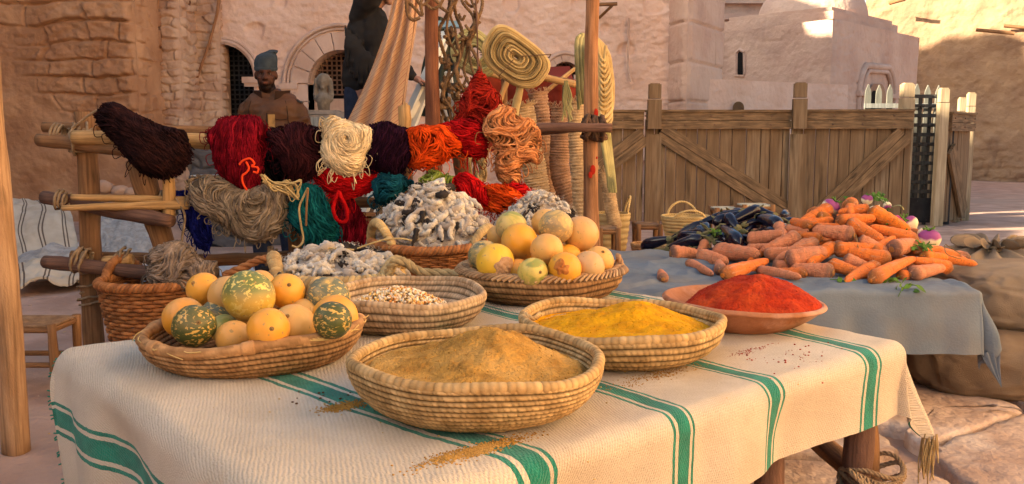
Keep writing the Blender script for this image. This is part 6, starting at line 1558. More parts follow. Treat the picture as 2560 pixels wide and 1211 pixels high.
EG=[((1455,350),(1150,210),74,'glossy eggplant at the top of its heap with its green cap to the right'),((1060,300),(680,420),64,'long eggplant under the stools, cap to the right'),((1040,490),(810,360),76,'eggplant in mid heap with a curled brown cap'),((1230,360),(1450,470),88,'big dark eggplant behind the pinkish carrot'),((1550,290),(1480,420),60,'eggplant peeping out at the right end of the heap'),((750,470),(1060,690),86,'eggplant with the longest stem, pointing down right'),((260,520),(580,505),36,'narrow eggplant at the upper left with a hooked stem'),((550,560),(255,590),58,'eggplant second from the left edge of the heap'),((120,740),(580,590),70,'long eggplant at the lower left with its stem towards the camera'),((175,610),(40,660),66,'round ended eggplant at the far left'),((1060,440),(1200,400),52,'eggplant in the gap behind the curled cap'),((620,500),(760,570),58,'eggplant below the hooked stem'),((700,640),(900,690),66,'eggplant with a bright green cap just behind the carrots'),((1190,520),(1360,510),50,'flat lying eggplant right of the middle'),((440,710),(540,735),40,'small eggplant tip above the front carrots'),((1010,570),(1160,610),52,'eggplant catching a pale reflection beside the dusty carrot'),((900,420),(1010,360),60,'shaded eggplant deep in the middle')]
for k in range(16):
    a=rng.uniform(0,6.28);f=rng.random()**.5*.8; EG.append((None,(mE.x+.42*f*math.cos(a),mE.y+.38*f*math.sin(a)),.030,'eggplant buried under others in the %s of its heap'%('left part' if math.cos(a)<0 else 'right part')))
for i,(a,b,r,lb) in enumerate(EG):
    if a is None:
        th=rng.uniform(0,6.28); p=Vector((b[0]-.1*math.cos(th),b[1]-.1*math.sin(th),0));q=Vector((b[0]+.1*math.cos(th),b[1]+.1*math.sin(th),0)); p.z=heapz(p.x,p.y)-.015;q.z=heapz(q.x,q.y)-.015; a=b=(0,0); q0=(p.copy(),q.copy())
    else: q0=None
    p=hit(*ZA(*a),heapz);q=hit(*ZA(*b),heapz); r_=1.2*wide(r/4.845,(p.y+q.y)/2); lift=Vector((0,-.2,1)).normalized()*r_*.5; p+=lift;q+=lift
    if q0: p,q=q0; r_=.032
    if (q-p).length<.15: q=p+(q-p).normalized()*.2
    if (q-p).length>.5: q=p+(q-p).normalized()*.48
    k=i%3; t=thing('eggplant',lb,'eggplant',p,'eggplants heaped on the blue cloth'); d=q-p; t.rotation_mode='QUATERNION'; t.rotation_quaternion=Vector((1,0,0)).rotation_difference(d.normalized())
    if ('e',k) not in CM: o=eps[k][0].obj('fruit',m_egg,loc=(0,0,0)); CM[('e',k)]=o.data; c_=calyx_mesh(eps[k][1]).obj('cap_and_stem',m_caly,loc=(0,0,0)); CM[('c',k)]=c_.data
    else:
        o=bpy.data.objects.new('fruit',CM[('e',k)]);C.objects.link(o);c_=bpy.data.objects.new('cap_and_stem',CM[('c',k)]);C.objects.link(c_)
    for w in (o,c_): w.parent=t; w.location=(0,0,0); w.scale=(d.length,r_,r_)
# turnips
def turnipmat(name,pur):
    def hk(N,L,tc,mp,noise,ramp,mix,col,b):
        sx=N.new('ShaderNodeSeparateXYZ'); L.new(tc.outputs['Object'],sx.inputs[0]); n=noise(18,3); ad=N.new('ShaderNodeMath'); ad.operation='MULTIPLY_ADD'; L.new(n.outputs[0],ad.inputs[0]); ad.inputs[1].default_value=.035; L.new(sx.outputs[2],ad.inputs[2]); r=N.new('ShaderNodeMapRange'); r.inputs[1].default_value=.022; r.inputs[2].default_value=.034; L.new(ad.outputs[0],r.inputs[0]); return mix(r,col,pur)
    return mat(name,(.72,.64,.42),(.64,.54,.36),12,.5,.15,50,.003,hook=hk)
m_tur=turnipmat('turnip_skin',(.27,.06,.19)); m_tur2=turnipmat('turnip_pink',(.45,.06,.16)); m_leaf=mat('turnip_leaf',(.10,.20,.03),(.06,.12,.02),20,.6,.3,80)
TU=[((370,190),118,'large white and purple turnip at the top left of the carrots',m_tur,(.3,.5,0)),((910,255),98,'white and pink turnip with a root tip, behind the top carrots',m_tur2,(.2,-2.6,0)),((1190,370),92,'small magenta turnip on the right slope',m_tur2,(.6,.6,0)),((1330,385),104,'whitish turnip with a purple shoulder and a green spot',m_tur,(-.3,-.7,0)),((1562,575),142,'lone purple topped turnip at the right edge of the cloth',m_tur,(.15,-.12,0)),((1055,195),52,'tiny white turnip among the wilted leaves',m_tur,(2.5,0,0)),((810,140),72,'purple turnip half hidden under the leaves',m_tur,(.3,0,0)),((1080,390),80,'shaded turnip below the pink one',m_tur,(1.5,.3,0)),((1250,470),76,'turnip tucked behind the bright carrot',m_tur,(2,.3,0)),((1480,500),60,'low turnip behind the lone one',m_tur2,(1,1,0))]
for (q,r,lb,mt,ro) in TU:
    p=hit(*ZB(*q),heapz); d=ray(*ZB(*q)).normalized(); r_=wide(r/4.845,p.y)*.96; c=p-d*r_*.25; c.z=max(c.z,SZ+r_*.9); t=thing('turnip',lb,'turnip',c,'turnips at the back of the carrot heap'); t.rotation_euler=ro
    prof=[(.001,-1.30),(.05,-1.18),(.14,-1.0),(.42,-.82),(.78,-.55),(.97,-.15),(.98,.2),(.82,.55),(.5,.76),(.22,.82),(.12,.80),(.001,.80)]
    mb=MB(); mb.lathe([(pp.x*r_,pp.z*r_) for pp in curve([Vector((a,0,b)) for a,b in prof],40)],(0,0,0),28); V=mb.v[0]; V*= (1+.03*fbm(V[:,0]*20,V[:,1]*20,V[:,2]*20,2,int(r)))[:,None]
    o=mb.obj('bulb',mt,loc=(0,0,0)); o.parent=t; mb=MB()
    for k in range(4): a=k*1.7; mb.tube([(0,0,r_*.78),(.01*math.cos(a),.01*math.sin(a),r_*.95),(.03*math.cos(a),.03*math.sin(a),r_*1.1)],.004,5)
    o=mb.obj('stem_stubs',m_leaf,loc=(0,0,0)); o.parent=t
def leafbunch(pts,label,n,seed,size=.035):
    rs=random.Random(seed); mb=MB(); t=thing('turnip_leaves',label,'leaves',pts[0])
    for k in range(n):
        c=pts[rs.randrange(len(pts))]+Vector((rs.uniform(-.04,.04),rs.uniform(-.03,.03),rs.uniform(-.005,.02))); d=Vector((rs.uniform(-1,1),rs.uniform(-1,.3),rs.uniform(-.3,.7))).normalized(); w=d.orthogonal().normalized()*size*.35; l=size*rs.uniform(.7,1.4)
        G=[]
        for i in range(6):
            s=i/5; ww=w*math.sin(math.pi*min(1,s*.9+.08)); c2=c+d*l*s+Vector((0,0,-.4*l*s*s)); G.append([tuple(c2-ww),tuple(c2+Vector((0,0,-.1*ww.length))),tuple(c2+ww)])
        mb.grid(np.array(G)); mb.grid(np.array(G)+np.array([0,0,-.0015]),flip=True)
        mb.tube([c,c-d*.03],.0018,4)
    mb.obj('leaf_blades',m_leaf,t)
HB=lambda x,y,l=.05:hit(*ZB(x,y),heapz)+Vector((0,-.02,l))
leafbunch([HB(860,130,.05),HB(940,110,.055),HB(980,150,.04),HB(560,120,.04)],'wilted green turnip leaves on top of the vegetable heap',34,1,.05)
leafbunch([HB(1440,740,.03)],'small green sprig between the lone turnip and the carrots',14,2,.03)
leafbunch([hit(*ZA(700,600),heapz)+Vector((0,-.04,.04))],'bright green leaf scraps on the nearest eggplants',8,3,.03)
leafbunch([HB(650,960,.0),HB(500,1090,.0),HB(1130,1080,0),HB(1240,1170,.0)],'dark leaf scraps along the front of the carrots',26,4,.03)
mb=MB()
for q in ([(1100,250),(1180,270),(1230,320)],[(990,160),(1040,220),(1110,250)],[(860,90),(930,120),(990,180)]): mb.tube(curve([HB(*p_,.05) for p_ in q],12),.0035,5)
mb.obj; tag(mb.obj('leaf_stalks',mat('pale_stalk',(.45,.45,.2),(.4,.35,.16),20,.6,.2,60)),'pale bare stalks curving over the turnips','stalks')
# ================================================================ SACKS
m_sack=mat('burlap',(.27,.20,.14),(.20,.145,.10),6,.95,.9,260,.005,c3=(.25,.175,.115),s3=3)
m_sack2=mat('burlap_dark',(.23,.16,.105),(.165,.11,.072),6,.95,.9,260,.005)
def sack(c,rx,ry,rz,label,m,rot=0,seed=0,creases=8):
    n=72;a=np.linspace(0.01,math.pi-.01,n)[:,None];b=(np.arange(2*n)*math.pi/n)[None]
    X=np.sin(a)*np.cos(b);Y=np.sin(a)*np.sin(b);Z=np.cos(a)+0*b
    p=.62; sg=lambda v:np.sign(v)*np.abs(v)**p
    x=sg(X)*rx;y=sg(Y)*ry;z=sg(Z)*rz; k=1+.06*fbm(X*2,Y*2,Z*2,3,seed)+.035*(1-3*np.abs(fbm(X*5,Y*3,Z*3,3,seed+1))); x=x*k;y=y*k;z=z*k
    z=z+.012*fbm(x*9,y*5,0,3,seed+3); z=np.maximum(z,-rz*.98)
    ca,sa=math.cos(rot),math.sin(rot); G=np.stack([c[0]+x*ca-y*sa,c[1]+x*sa+y*ca,c[2]+z],-1); mb=MB().grid(G,closev=True,flip=True)
    for k in range(2): # seam
        pts=[(c[0]+(rx*1.01)*sg(np.array(math.cos(t)))*ca,c[1]+(rx*1.01)*sg(np.array(math.cos(t)))*sa,c[2]+rz*1.0*sg(np.array(math.sin(t)))) for t in np.linspace(0,math.pi,30)]
    return tag(mb.obj('burlap_sack',m),label,'sack','sacks piled at the right of the vegetable stall')
sL=at(2600,945,4.2)
sack((sL.x-.02,4.20,.17),.62,.36,.17,'dark lower sack lying on the paving under the big one',m_sack2,-.25,3)
sack((at(2640,800,4.35).x,4.4,.455),.55,.38,.16,'large full brown sack lying on top of the dark one',m_sack,-.1,4)
# tied sack mouth
cT=at(2500,665,4.95); t=thing('tied_sack','sack standing behind the others, its gathered mouth tied in a knot','sack',(cT.x,4.95,0),'sacks piled at the right of the vegetable stall')
n=120;th=np.arange(n)*2*math.pi/n; G=[]
for s,rr,zz,am in ((0,.36,.02,0),(0,.43,.12,.01),(0,.46,.3,.02),(0,.46,.42,.03),(0,.43,.50,.05),(0,.36,.56,.08),(0,.26,.60,.14),(0,.15,.62,.22),(0,.08,.63,.25),(0,.075,.645,.25),(0,.15,.67,.34),(0,.13,.675,.34),(0,.05,.655,.1)):
    k=rr*(1+am*np.sin(13*th+.8*np.sin(3*th))*1.0); z=zz+.10*am*np.cos(13*th+.8*np.sin(3*th))*min(1,rr*6)
    G.append(np.stack([cT.x-.05+k*np.cos(th)*1.15,4.95+k*np.sin(th),z+0*th],-1))
GG=[]
for i in range(len(G)-1):
    for j in range(4): GG.append(G[i]*(1-j/4)+G[i+1]*j/4)
GG.append(G[-1]); mb=MB(); mb.grid(np.array(GG),closev=True,flip=False); mb.obj('sack_body',m_sack,t)
mb=MB(); lash((cT.x-.05,4.95,.625),(cT.x-.05,4.95,.65),.082,4,.008,mb,.6); mb.obj('tie_cord',m_rope,t)
# ================================================================ SMALL FURNITURE BEHIND THE STALL
def stool(px,pyt,Y,wpx,label,seatm,hz=None,d=.3,group='low rush stools by the gate'):
    p=at(px,pyt,Y); w=wide(wpx,Y); t=thing('rush_stool',label,'stool',(p.x,Y,0),group); z=p.z
    for sx in (-1,1):
        for sy in (-1,1):
            mb=log((p.x+sx*(w/2-.03),Y+sy*(d/2-.03),0),(p.x+sx*(w/2-.03),Y+sy*(d/2-.03),z+.015),.021,.021,m_log,n=10,seg=6); mb.obj('leg',m_log,t)
    for (a,b) in (((-1,-1),(1,-1)),((-1,1),(1,1)),((-1,-1),(-1,1)),((1,-1),(1,1))):
        for zz in ((z-.015),z*.45):
            mb=MB(); mb.tube([(p.x+a[0]*(w/2-.03),Y+a[1]*(d/2-.03),zz),(p.x+b[0]*(w/2-.03),Y+b[1]*(d/2-.03),zz)],.014,8); mb.obj('stretcher' if zz<z*.6 else 'seat_rail',m_log,t)
    mb=MB(); n=22
    for k in range(n):
        s=(k+.5)/n*2-1; e=1-abs(s)*.0
        for ax in (0,1):
            h=w/2-.025 if ax==0 else d/2-.025; o=d/2-.025 if ax==0 else w/2-.025; L_=abs(s)
            pts=[]
            for u in np.linspace(-L_,L_,5):
                q=(u*h,s*o) if ax==0 else (s*o,u*h); pts.append((p.x+q[0],Y+q[1],z+.004-.012*(1-L_)))
            if L_>.04: mb.tube(pts,.0085,5)
    mb.obj('rush_seat',seatm,t); return t
m_rush=mat('old_rush',(.30,.18,.10),(.20,.115,.065),20,.9,.6,90); m_rushg=mat('pale_rush',(.46,.42,.32),(.36,.33,.25),20,.9,.6,90)
stool(85,806,4.3,185,'low rush seated stool at the left, cut by the near pole',m_rush,d=.3,group=None)
stool(1519,572,6.3,64,'dark stool right behind the tall pole',m_rush); stool(1618,562,6.9,72,'brown stool left of the round basket',m_rush)
stool(1812,522,7.4,72,'pale seated stool right of the round basket',m_rushg); stool(1886,514,7.3,86,'taller pale seated stool behind the eggplants',m_rushg)
def palmbasket(px,py,Y,wpx,hpx,label,open_=1.,hl=((90,.12,.10),(-90,.12,.06)),rows=7,m=m_palm,group='palm baskets behind the stall'):
    p=at(px,py,Y); rt=wide(wpx/2,Y); h=wide(hpx,Y); t=thing('palm_basket',label,'basket',(p.x,Y,p.z-h),group); rb=rt*.72; n=96;th=np.arange(n)*2*math.pi/n
    for sgn,nm in ((1,'outer_side'),(-1,'inner_side')):
        G=[];cl=[]
        for i in range(rows*6+1):
            s=i/(rows*6); r=rb+(rt-rb)*s**.7+sgn*.006*abs(math.sin(math.pi*rows*s))+(0 if sgn>0 else -.012); r=r*(1+.004*np.sin(60*th+ (i//6)*2))
            G.append(np.stack([p.x+r*np.cos(th),Y+r*np.sin(th),p.z-h+h*s+0*th],-1)); v=.65+.35*abs(math.sin(math.pi*rows*s)); cl.append(np.full((n,3),v))
        mb=MB(); mb.grid(np.array(G),closev=True,col=np.array(cl),flip=sgn>0); mb.poly(G[0],col=(.6,.6,.6)); mb.obj(nm,m,t)
    mb=MB(); knurl(mb,[(p.x+(rt-.004)*math.cos(a),Y+(rt-.004)*math.sin(a),p.z+.004) for a in np.linspace(0,6.29,70)],.010,col=(.9,.9,.9)); mb.obj('rim',m,t)
    for a,w,hh in hl:
        a=R(a); mb=MB(); knurl(mb,[(p.x+rt*math.cos(a+(s-.5)*w*2/rt),Y+rt*math.sin(a+(s-.5)*w*2/rt),p.z+hh*math.sin(math.pi*s)**.6) for s in np.linspace(0,1,20)],.009,col=(1,1,1)); mb.obj('handle',m,t)
palmbasket(1715,543,6.4,122,60,'wide pale palm basket with one loop handle, between the stools')
palmbasket(1525,536,6.8,100,105,'tall square shouldered palm basket tote beside the tall pole',hl=((0,.10,.14),(180,.10,.10)))
palmbasket(1665,614,5.6,70,30,'shallow pale basket peeping over the left edge of the blue cloth',m=m_coilA,hl=())
palmbasket(1615,612,6.2,75,35,'dark coiled mat basket under the middle stool',m=m_coilB,hl=())
mb=MB(); mb.box(at(1575,660,4.9),(.55,.2,.04),Euler((0,0,.1))); tag(mb.obj('grey_plank',m_log,smooth=False),'rough plank end between the melon bowl and the blue cloth','plank')
mb=MB(); mb.box(at(1575,672,4.9)-Vector((0,0,.25)),(.4,.16,.44),Euler((0,0,.1))); tag(mb.obj('wooden_block',m_log,smooth=False),'wooden block carrying the rough plank','block')
# ================================================================ BLANKETS AT THE LEFT
def bhook(N,L,tc,mp,noise,ramp,mix,col,b):
    sx=N.new('ShaderNodeSeparateXYZ'); L.new(tc.outputs['UV'],sx.inputs[0])
    def mth(op,a,c=None):
        n=N.new('ShaderNodeMath'); n.operation=op
        for i,q in enumerate((a,c)):
            if q is None: continue
            if isinstance(q,(int,float)): n.inputs[i].default_value=q
            else: L.new(q,n.inputs[i])
        return n.outputs[0]
    f=mth('FRACT',mth('MULTIPLY',sx.outputs[0],5.)); a=mth('LESS_THAN',mth('ABSOLUTE',mth('SUBTRACT',f,.40)),.035); c=mth('LESS_THAN',mth('ABSOLUTE',mth('SUBTRACT',f,.56)),.035)
    return mix(mth('MAXIMUM',a,c),col,(.14,.10,.075))
m_blk=mat('striped_blanket',(.56,.47,.36),(.48,.39,.29),5,.95,.4,80,.006,hook=bhook); m_flk=mat('shaggy_rug',(.46,.42,.38),(.34,.31,.28),14,.95,1,45,.02)
def cover(name,label,quad,zf,m,nu=70,nv=60,seed=0,th=.02,nz=.03,cat='blanket',fr=3.):
    """cloth lying over a mound, corners given on the ground plan"""
    q=[Vector(p) for p in quad]; U,V=np.meshgrid(np.linspace(0,1,nu),np.linspace(0,1,nv),indexing='ij')
    X=(q[0].x*(1-U)+q[1].x*U)*(1-V)+(q[3].x*(1-U)+q[2].x*U)*V; Y=(q[0].y*(1-U)+q[1].y*U)*(1-V)+(q[3].y*(1-U)+q[2].y*U)*V
    X=X+.06*fbm(U*3,V*3,0,2,seed);Y=Y+.08*fbm(U*3,V*3,5,2,seed); Z=zf(U,V)+nz*fbm(U*fr*2,V*fr*2,0,4,seed+1)+nz
    G=np.stack([X,Y,Z],-1); mb=MB().grid(G,uv=np.stack([U,V],-1)); G2=G-np.array([0,0,th]); mb.grid(G2,uv=np.stack([U,V],-1),flip=True)
    for a,b in ((G[0],G2[0]),(G[-1],G2[-1]),(G[:,0],G2[:,0]),(G[:,-1],G2[:,-1])): mb.grid(np.stack([a,b],1))
    return tag(mb.obj(name,m),label,cat)
def gp(px,py): p=onz(px,py,0); return (p.x,p.y)
q=[(at(-60,600,8.2).x,8.2),(at(235,600,8.2).x-.05,8.0),(at(200,500,9.8).x,9.6),(at(-60,500,9.8).x,9.8)]
cover('striped_blanket','cream blanket with dark pinstripes spread over a heap at the left',q,lambda U,V:.02+.52*np.sin(np.clip(V*1.05,0,1)*math.pi*.5)**.9*(1-.25*sstep(.8,1,U)),m_blk,seed=3,nz=.04)
q=[(at(225,625,8.3).x,8.0),(at(400,640,8.3).x,8.2),(at(370,520,9.6).x,9.6),(at(215,520,9.6).x,9.6)]
cover('shaggy_rug','grey white shaggy rug lying right of the pinstriped blanket',q,lambda U,V:.02+.38*np.sin(np.clip(V*1.1,0,1)*math.pi*.5),m_flk,seed=6,nz=.05,cat='rug',fr=6)
q=[gp(20,745),gp(330,712),(at(330,650,7.6).x,7.8),(at(20,660,7.6).x,7.6)]
cover('striped_blanket','second pinstriped blanket crumpled on the ground in front of the heap',q,lambda U,V:.02+.10*np.sin(V*math.pi)+.06*np.sin(U*7)**2,m_blk,seed=8,nz=.05,fr=5)
q=[gp(300,730),gp(640,700),(at(620,560,8.6).x,8.6),(at(330,600,8.6).x,8.4)]
cover('pale_cloth','pale blue white cloth spread on the ground behind the rack',q,lambda U,V:.015+.05*np.sin(V*math.pi),mat('pale_sheet',(.50,.50,.50),(.42,.42,.43),4,.9,.4,30),seed=9,nz=.02)
for i,(px,py,w,lb) in enumerate(((262,470,26,'rounded pale rubble stone behind the rack post'),(300,478,22,'smaller rubble stone right of the rounded one'),(330,482,18,'smallest rubble stone near the dark hank'),(235,480,16,'dark rubble stone left of the rounded one'))):
    p=at(px,py,10.4); r=wide(w,10.4); mb=MB(); ball(mb,p,(r,r*.9,r*.7),18); V=mb.v[0]; V+= (V-np.array(p))*(.35*fbm(V[:,0]*6,V[:,1]*6,V[:,2]*6,3,i))[:,None]; tag(mb.obj('rubble_stone',m_ashlar if i<3 else m_darkstone),lb,'stone')
mb=MB(); p=at(290,500,10.5); G=[]
tag(MB().grid(np.array([[(at(190+20*i,345,9.9+.25*j).x,9.9+.25*j,.45*math.sin(j/5*math.pi/2)+.04*math.sin(i*1.7+j)) for j in range(7)] for i in range(16)])).obj('rubble_bank',m_ground),'low earth bank with rubble at the foot of the rock wall','bank')
# bundle by the blankets
mb=MB(); c=onz(90,730,0); ball(mb,(c.x,c.y+.5,.16),(.42,.3,.14),20); V=mb.v[0]; V+=np.stack([0*V[:,0],0*V[:,0],.08*fbm(V[:,0]*6,V[:,1]*6,0,3,3)],-1); tag(mb.obj('wool_bundle',m_flk),'rolled grey fleece bundle beside the near pole','bundle')
# scattered bits on the ground: straw, pebbles
mb=MB(); rs=random.Random(3)
for k in range(420):
    p=Vector((rs.uniform(-4,5.5),rs.uniform(1.9,11),0)); p.z=float(ground_z(np.array([p.x]),np.array([p.y]))[0]); s=rs.uniform(.003,.014); ball(mb,p+Vector((0,0,s*.3)),(s,s*.8,s*.5),5,rot=Euler((0,0,rs.uniform(0,3))))
o=tag(mb.obj('pebbles',m_flag),'small pebbles scattered over the earth','pebbles',kind='stuff')
mb=MB()
for k in range(160):
    p=Vector((rs.uniform(-3.5,4.5),rs.uniform(2.1,8),0)); p.z=float(ground_z(np.array([p.x]),np.array([p.y]))[0])+.006; a=rs.uniform(0,6.28); l=rs.uniform(.02,.09); mb.tube([p,p+Vector((l*math.cos(a),l*math.sin(a),.004))],.0018,4,False)
tag(mb.obj('straw_litter',m_palm),'bits of straw littering the ground','straw',kind='stuff')
# ================================================================ PEOPLE
m_leather=mat('brown_leather',(.100,.044,.022),(.070,.031,.016),7,.55,.3,35,.006,spec=.16)
m_skin=mat('dark_skin',(.085,.034,.021),(.070,.027,.017),20,.6,.1,120,.002,attr=True,spec=.14)
m_skin2=mat('tanned_skin',(.34,.17,.11),(.28,.13,.085),20,.5,.15,120,.002,spec=.4)
m_beanie=mat('grey_knit',(.046,.058,.070),(.034,.044,.054),20,.95,.8,300,.003)
m_denim=mat('dark_denim',(.022,.030,.055),(.014,.02,.038),20,.9,.4,150)
m_dark=mat('charcoal_jacket',(.024,.021,.020),(.014,.012,.012),4,.75,.3,30,.006,spec=.1)
def hand(mb,w,d,palm_n,size=1.,curl=.5,col=None,mi=0):
    """palm and five fingers; w wrist point, d pointing direction, palm_n palm normal"""
    w=Vector(tuple(w));d=Vector(d).normalized();n=Vector(palm_n).normalized();s=d.cross(n).normalized(); n=s.cross(d)
    cap(mb,w,w+d*.03*size,.027*size,.030*size,10,col,mi)
    for k in (-1.5,-.5,.5,1.5): cap(mb,w+d*.02*size+s*k*.008*size,w+d*.085*size+s*k*.019*size,.017*size,.0125*size,9,col,mi)
    for k,l in zip((-1.5,-.5,.5,1.5),(.062,.078,.083,.072)):
        p=w+d*.088*size+s*k*.0205*size; a=0; dr=d.copy(); rr=.0092*size
        for seg,f in enumerate((.45,.3,.25)):
            a=curl*(.5+.5*seg); dr=(dr*math.cos(a)+n*math.sin(a)).normalized(); q=p+dr*l*f*size*1.25; cap(mb,p,q,rr,rr*.88,8,col,mi); p=q; rr*=.88
    p=w+d*.03*size-s*.026*size; dr=(d*.6-s*.8+n*.25).normalized(); rr=.012*size
    for l in (.038,.030,.024): q=p+dr*l*size; cap(mb,p,q,rr,rr*.88,8,col,mi); p=q; dr=(dr+d*.45+n*.2*curl).normalized(); rr*=.9
# --- seller in leather jacket, standing behind the rack, body turned slightly to his left
MY=6.9; base=at(682,345,MY); bx0=base.x
eye_z=at(0,188,MY).z; top_z=eye_z+.02
def MP(dx,dy,dz): return Vector((bx0+dx,MY+dy,dz))
t=thing('person','man in a brown leather jacket and grey knitted beanie watching from behind the yarn','person',(bx0,MY,0))
hx=at(665,190,MY).x-bx0; yaw=R(12)
Fd=Vector((math.sin(yaw),-math.cos(yaw),0)); Rt=Vector((math.cos(yaw),math.sin(yaw),0)) # face direction, his left on picture right
Hc=MP(hx,0,eye_z-.0)
def HP(x,y,z): return Hc+Rt*x+Fd*y+Vector((0,0,z))
mb=MB(); hs=1.0
# skull, face, jaw
rotH=Euler((0,0,yaw))
ball(mb,HP(0,-.02,.025),(.078*hs,.098*hs,.105*hs),18,rot=rotH)
ball(mb,HP(0,.012,-.035),(.066*hs,.078*hs,.088*hs),16,rot=rotH)
ball(mb,HP(0,.03,-.095),(.045*hs,.052*hs,.042*hs),12,rot=rotH)      # chin
ball(mb,HP(-.04,.05,-.025),(.024,.024,.02),10);ball(mb,HP(.04,.05,-.025),(.024,.024,.02),10)   # cheeks
cap(mb,HP(0,.085,.015),HP(0,.108,-.028),.011,.016); ball(mb,HP(-.014,.096,-.032),.011,8);ball(mb,HP(.014,.096,-.032),.011,8)  # nose
cap(mb,HP(-.035,.078,.026),HP(.035,.078,.026),.012,.012) # brow ridge
cap(mb,HP(-.018,.088,-.060),HP(.018,.088,-.060),.008,.008);cap(mb,HP(-.016,.086,-.072),HP(.016,.086,-.072),.010,.010) # lips
for sg in (-1,1): ball(mb,HP(sg*.077,-.01,-.005),(.012,.020,.032),10,rot=rotH)
neck=MP(.0,.02,eye_z-.165)
cap(mb,HP(0,-.02,-.08),neck+Vector((0,0,-.06)),.064,.070)
# torso, limbs under clothes in one body
sh=eye_z-.205; hip=.92
cap(mb,MP(.0,.03,sh-.05),MP(0,.03,hip),.11,.12)
for sg in (-1,1):
    S_=MP(sg*.175,.03,sh-.02); E_=MP(sg*.245+.01,.02,sh-.32); Wr=MP(sg*.26,-.10,sh-.56)
    cap(mb,MP(0,.03,sh-.04),S_,.06,.05); cap(mb,S_,E_,.05,.042);cap(mb,E_,Wr,.04,.028); hand(mb,Wr,(-.15*sg,-.25,-1),(-sg,0,0),curl=.35)
    K_=MP(sg*.11,.0,.48);A_=MP(sg*.12,.04,.08); cap(mb,MP(sg*.09,.03,hip),K_,.085,.055);cap(mb,K_,A_,.055,.04);cap(mb,A_+Vector((0,0,-.03)),A_+Vector((0,-.16,-.045)),.038,.032)
def skincol(V):
    P=V-np.array(Hc); x=P@np.array(Rt);y=P@np.array(Fd);z=P[:,2]; c=np.ones((len(V),3))
    beard=sstep(-.048,-.075,z+.0*x)*sstep(-.165,-.13,z)*sstep(-.03,.0,y)*(1-np.exp(-((x/.022)**2+((z+.064)/.010)**2))*.9); side=sstep(.052,.066,np.abs(x))*sstep(-.0,-.03,z)*sstep(-.15,-.12,z)*(y>-.01)
    bb=np.clip(beard+side*.8,0,1)[:,None]; c=c*(1-bb*.82)
    must=np.exp(-((x/.03)**2+((z+.048)/.007)**2))*(y>.06); c=c*(1-.6*must[:,None])
    lips=np.exp(-((x/.020)**2+((z+.066)/.009)**2))*(y>.07); c=c*(1+lips[:,None]*np.array([.9,.5,.5]))
    br=np.exp(-(((np.abs(x)-.030)/.018)**2+((z-.028)/.006)**2))*(y>.05); c=c*(1-.7*br[:,None])
    ey=np.exp(-(((np.abs(x)-.030)/.017)**2+((z-.006)/.011)**2))*(y>.05); c=c*(1-.45*ey[:,None]); return np.clip(c,.05,3)
remesh(mb,'body',m_skin,.0065,t,2,skincol)
mb=MB()
for sg in (-1,1):
    e=HP(sg*.030,.066,.004); ball(mb,e,(.0115,.0115,.0062),10,col=(.14,.11,.09)); ball(mb,e+Fd*.0075,(.0055,.0055,.0055),8,col=(.012,.008,.007))
mb.obj('eyes',mat('eye_colour',(.9,.9,.9),None,5,.2,0,attr=True),t)
# beanie
mb=MB(); n=48;th=np.arange(n)*2*math.pi/n; G=[]
for (r,z,sx) in ((.088,.038,-.003),(.094,.042,0),(.096,.060,0),(.093,.068,0),(.093,.072,0),(.095,.095,0),(.092,.125,.004),(.083,.150,.010),(.062,.168,.020),(.042,.178,.032),(.034,.186,.044),(.034,.192,.056),(.032,.190,.066),(.02,.180,.074),(.002,.172,.078)):
    rib=1+.012*np.sin(th*24)
    G.append([tuple(HP(0,-.016,0)+Rt*float(r*.93*math.cos(a)*k+sx)+Fd*float(r*1.08*math.sin(a)*k)+Vector((0,0,z-.004+.012*math.sin(a)*-1+ (.0)))) for a,k in zip(th,rib)])
mb.grid(np.array(G),closev=True); mb.obj('beanie',m_beanie,t)
# jacket
mb=MB()
cap(mb,MP(-.07,.03,sh-.07),MP(-.08,.03,hip-.02),.155,.145,18);cap(mb,MP(.07,.03,sh-.07),MP(.08,.03,hip-.02),.155,.145,18); cap(mb,MP(0,.0,sh-.12),MP(0,.0,hip),.15,.14,18)
for sg in (-1,1):
    S_=MP(sg*.178,.03,sh-.075); E_=MP(sg*.262+.012,.02,sh-.36); Wr=MP(sg*.27,-.09,sh-.535)
    cap(mb,MP(sg*.03,.03,sh+.015),S_,.085,.080); cap(mb,S_,E_,.084,.068,14);cap(mb,E_,Wr,.068,.050,14)
    for k in range(5): # creases in the sleeve
        u=.25+.16*k; p=S_.lerp(E_,u); mb.tube([p+Vector((.08*math.cos(a),-.05-.03*math.sin(a),.02*math.sin(3*a+k))) for a in np.linspace(0,3.1,9)],.010,6)
for k in range(6): p=MP(.06,-.155,sh-.2-.08*k); mb.tube(curve([p+Vector((-.08-.02*k,.02,.02)),p+Vector((0,-.004,-.006)),p+Vector((.10,.02,.02-.01*k))],10),.008,6)
FOLD=lambda V,N:.012*(1-np.abs(fbm(V[:,0]*5,V[:,1]*5,V[:,2]*11,3,4))*3)
jk=remesh(mb,'jacket',m_leather,.010,t,3,disp=FOLD)
mb=MB() # open stand collar, two leaves
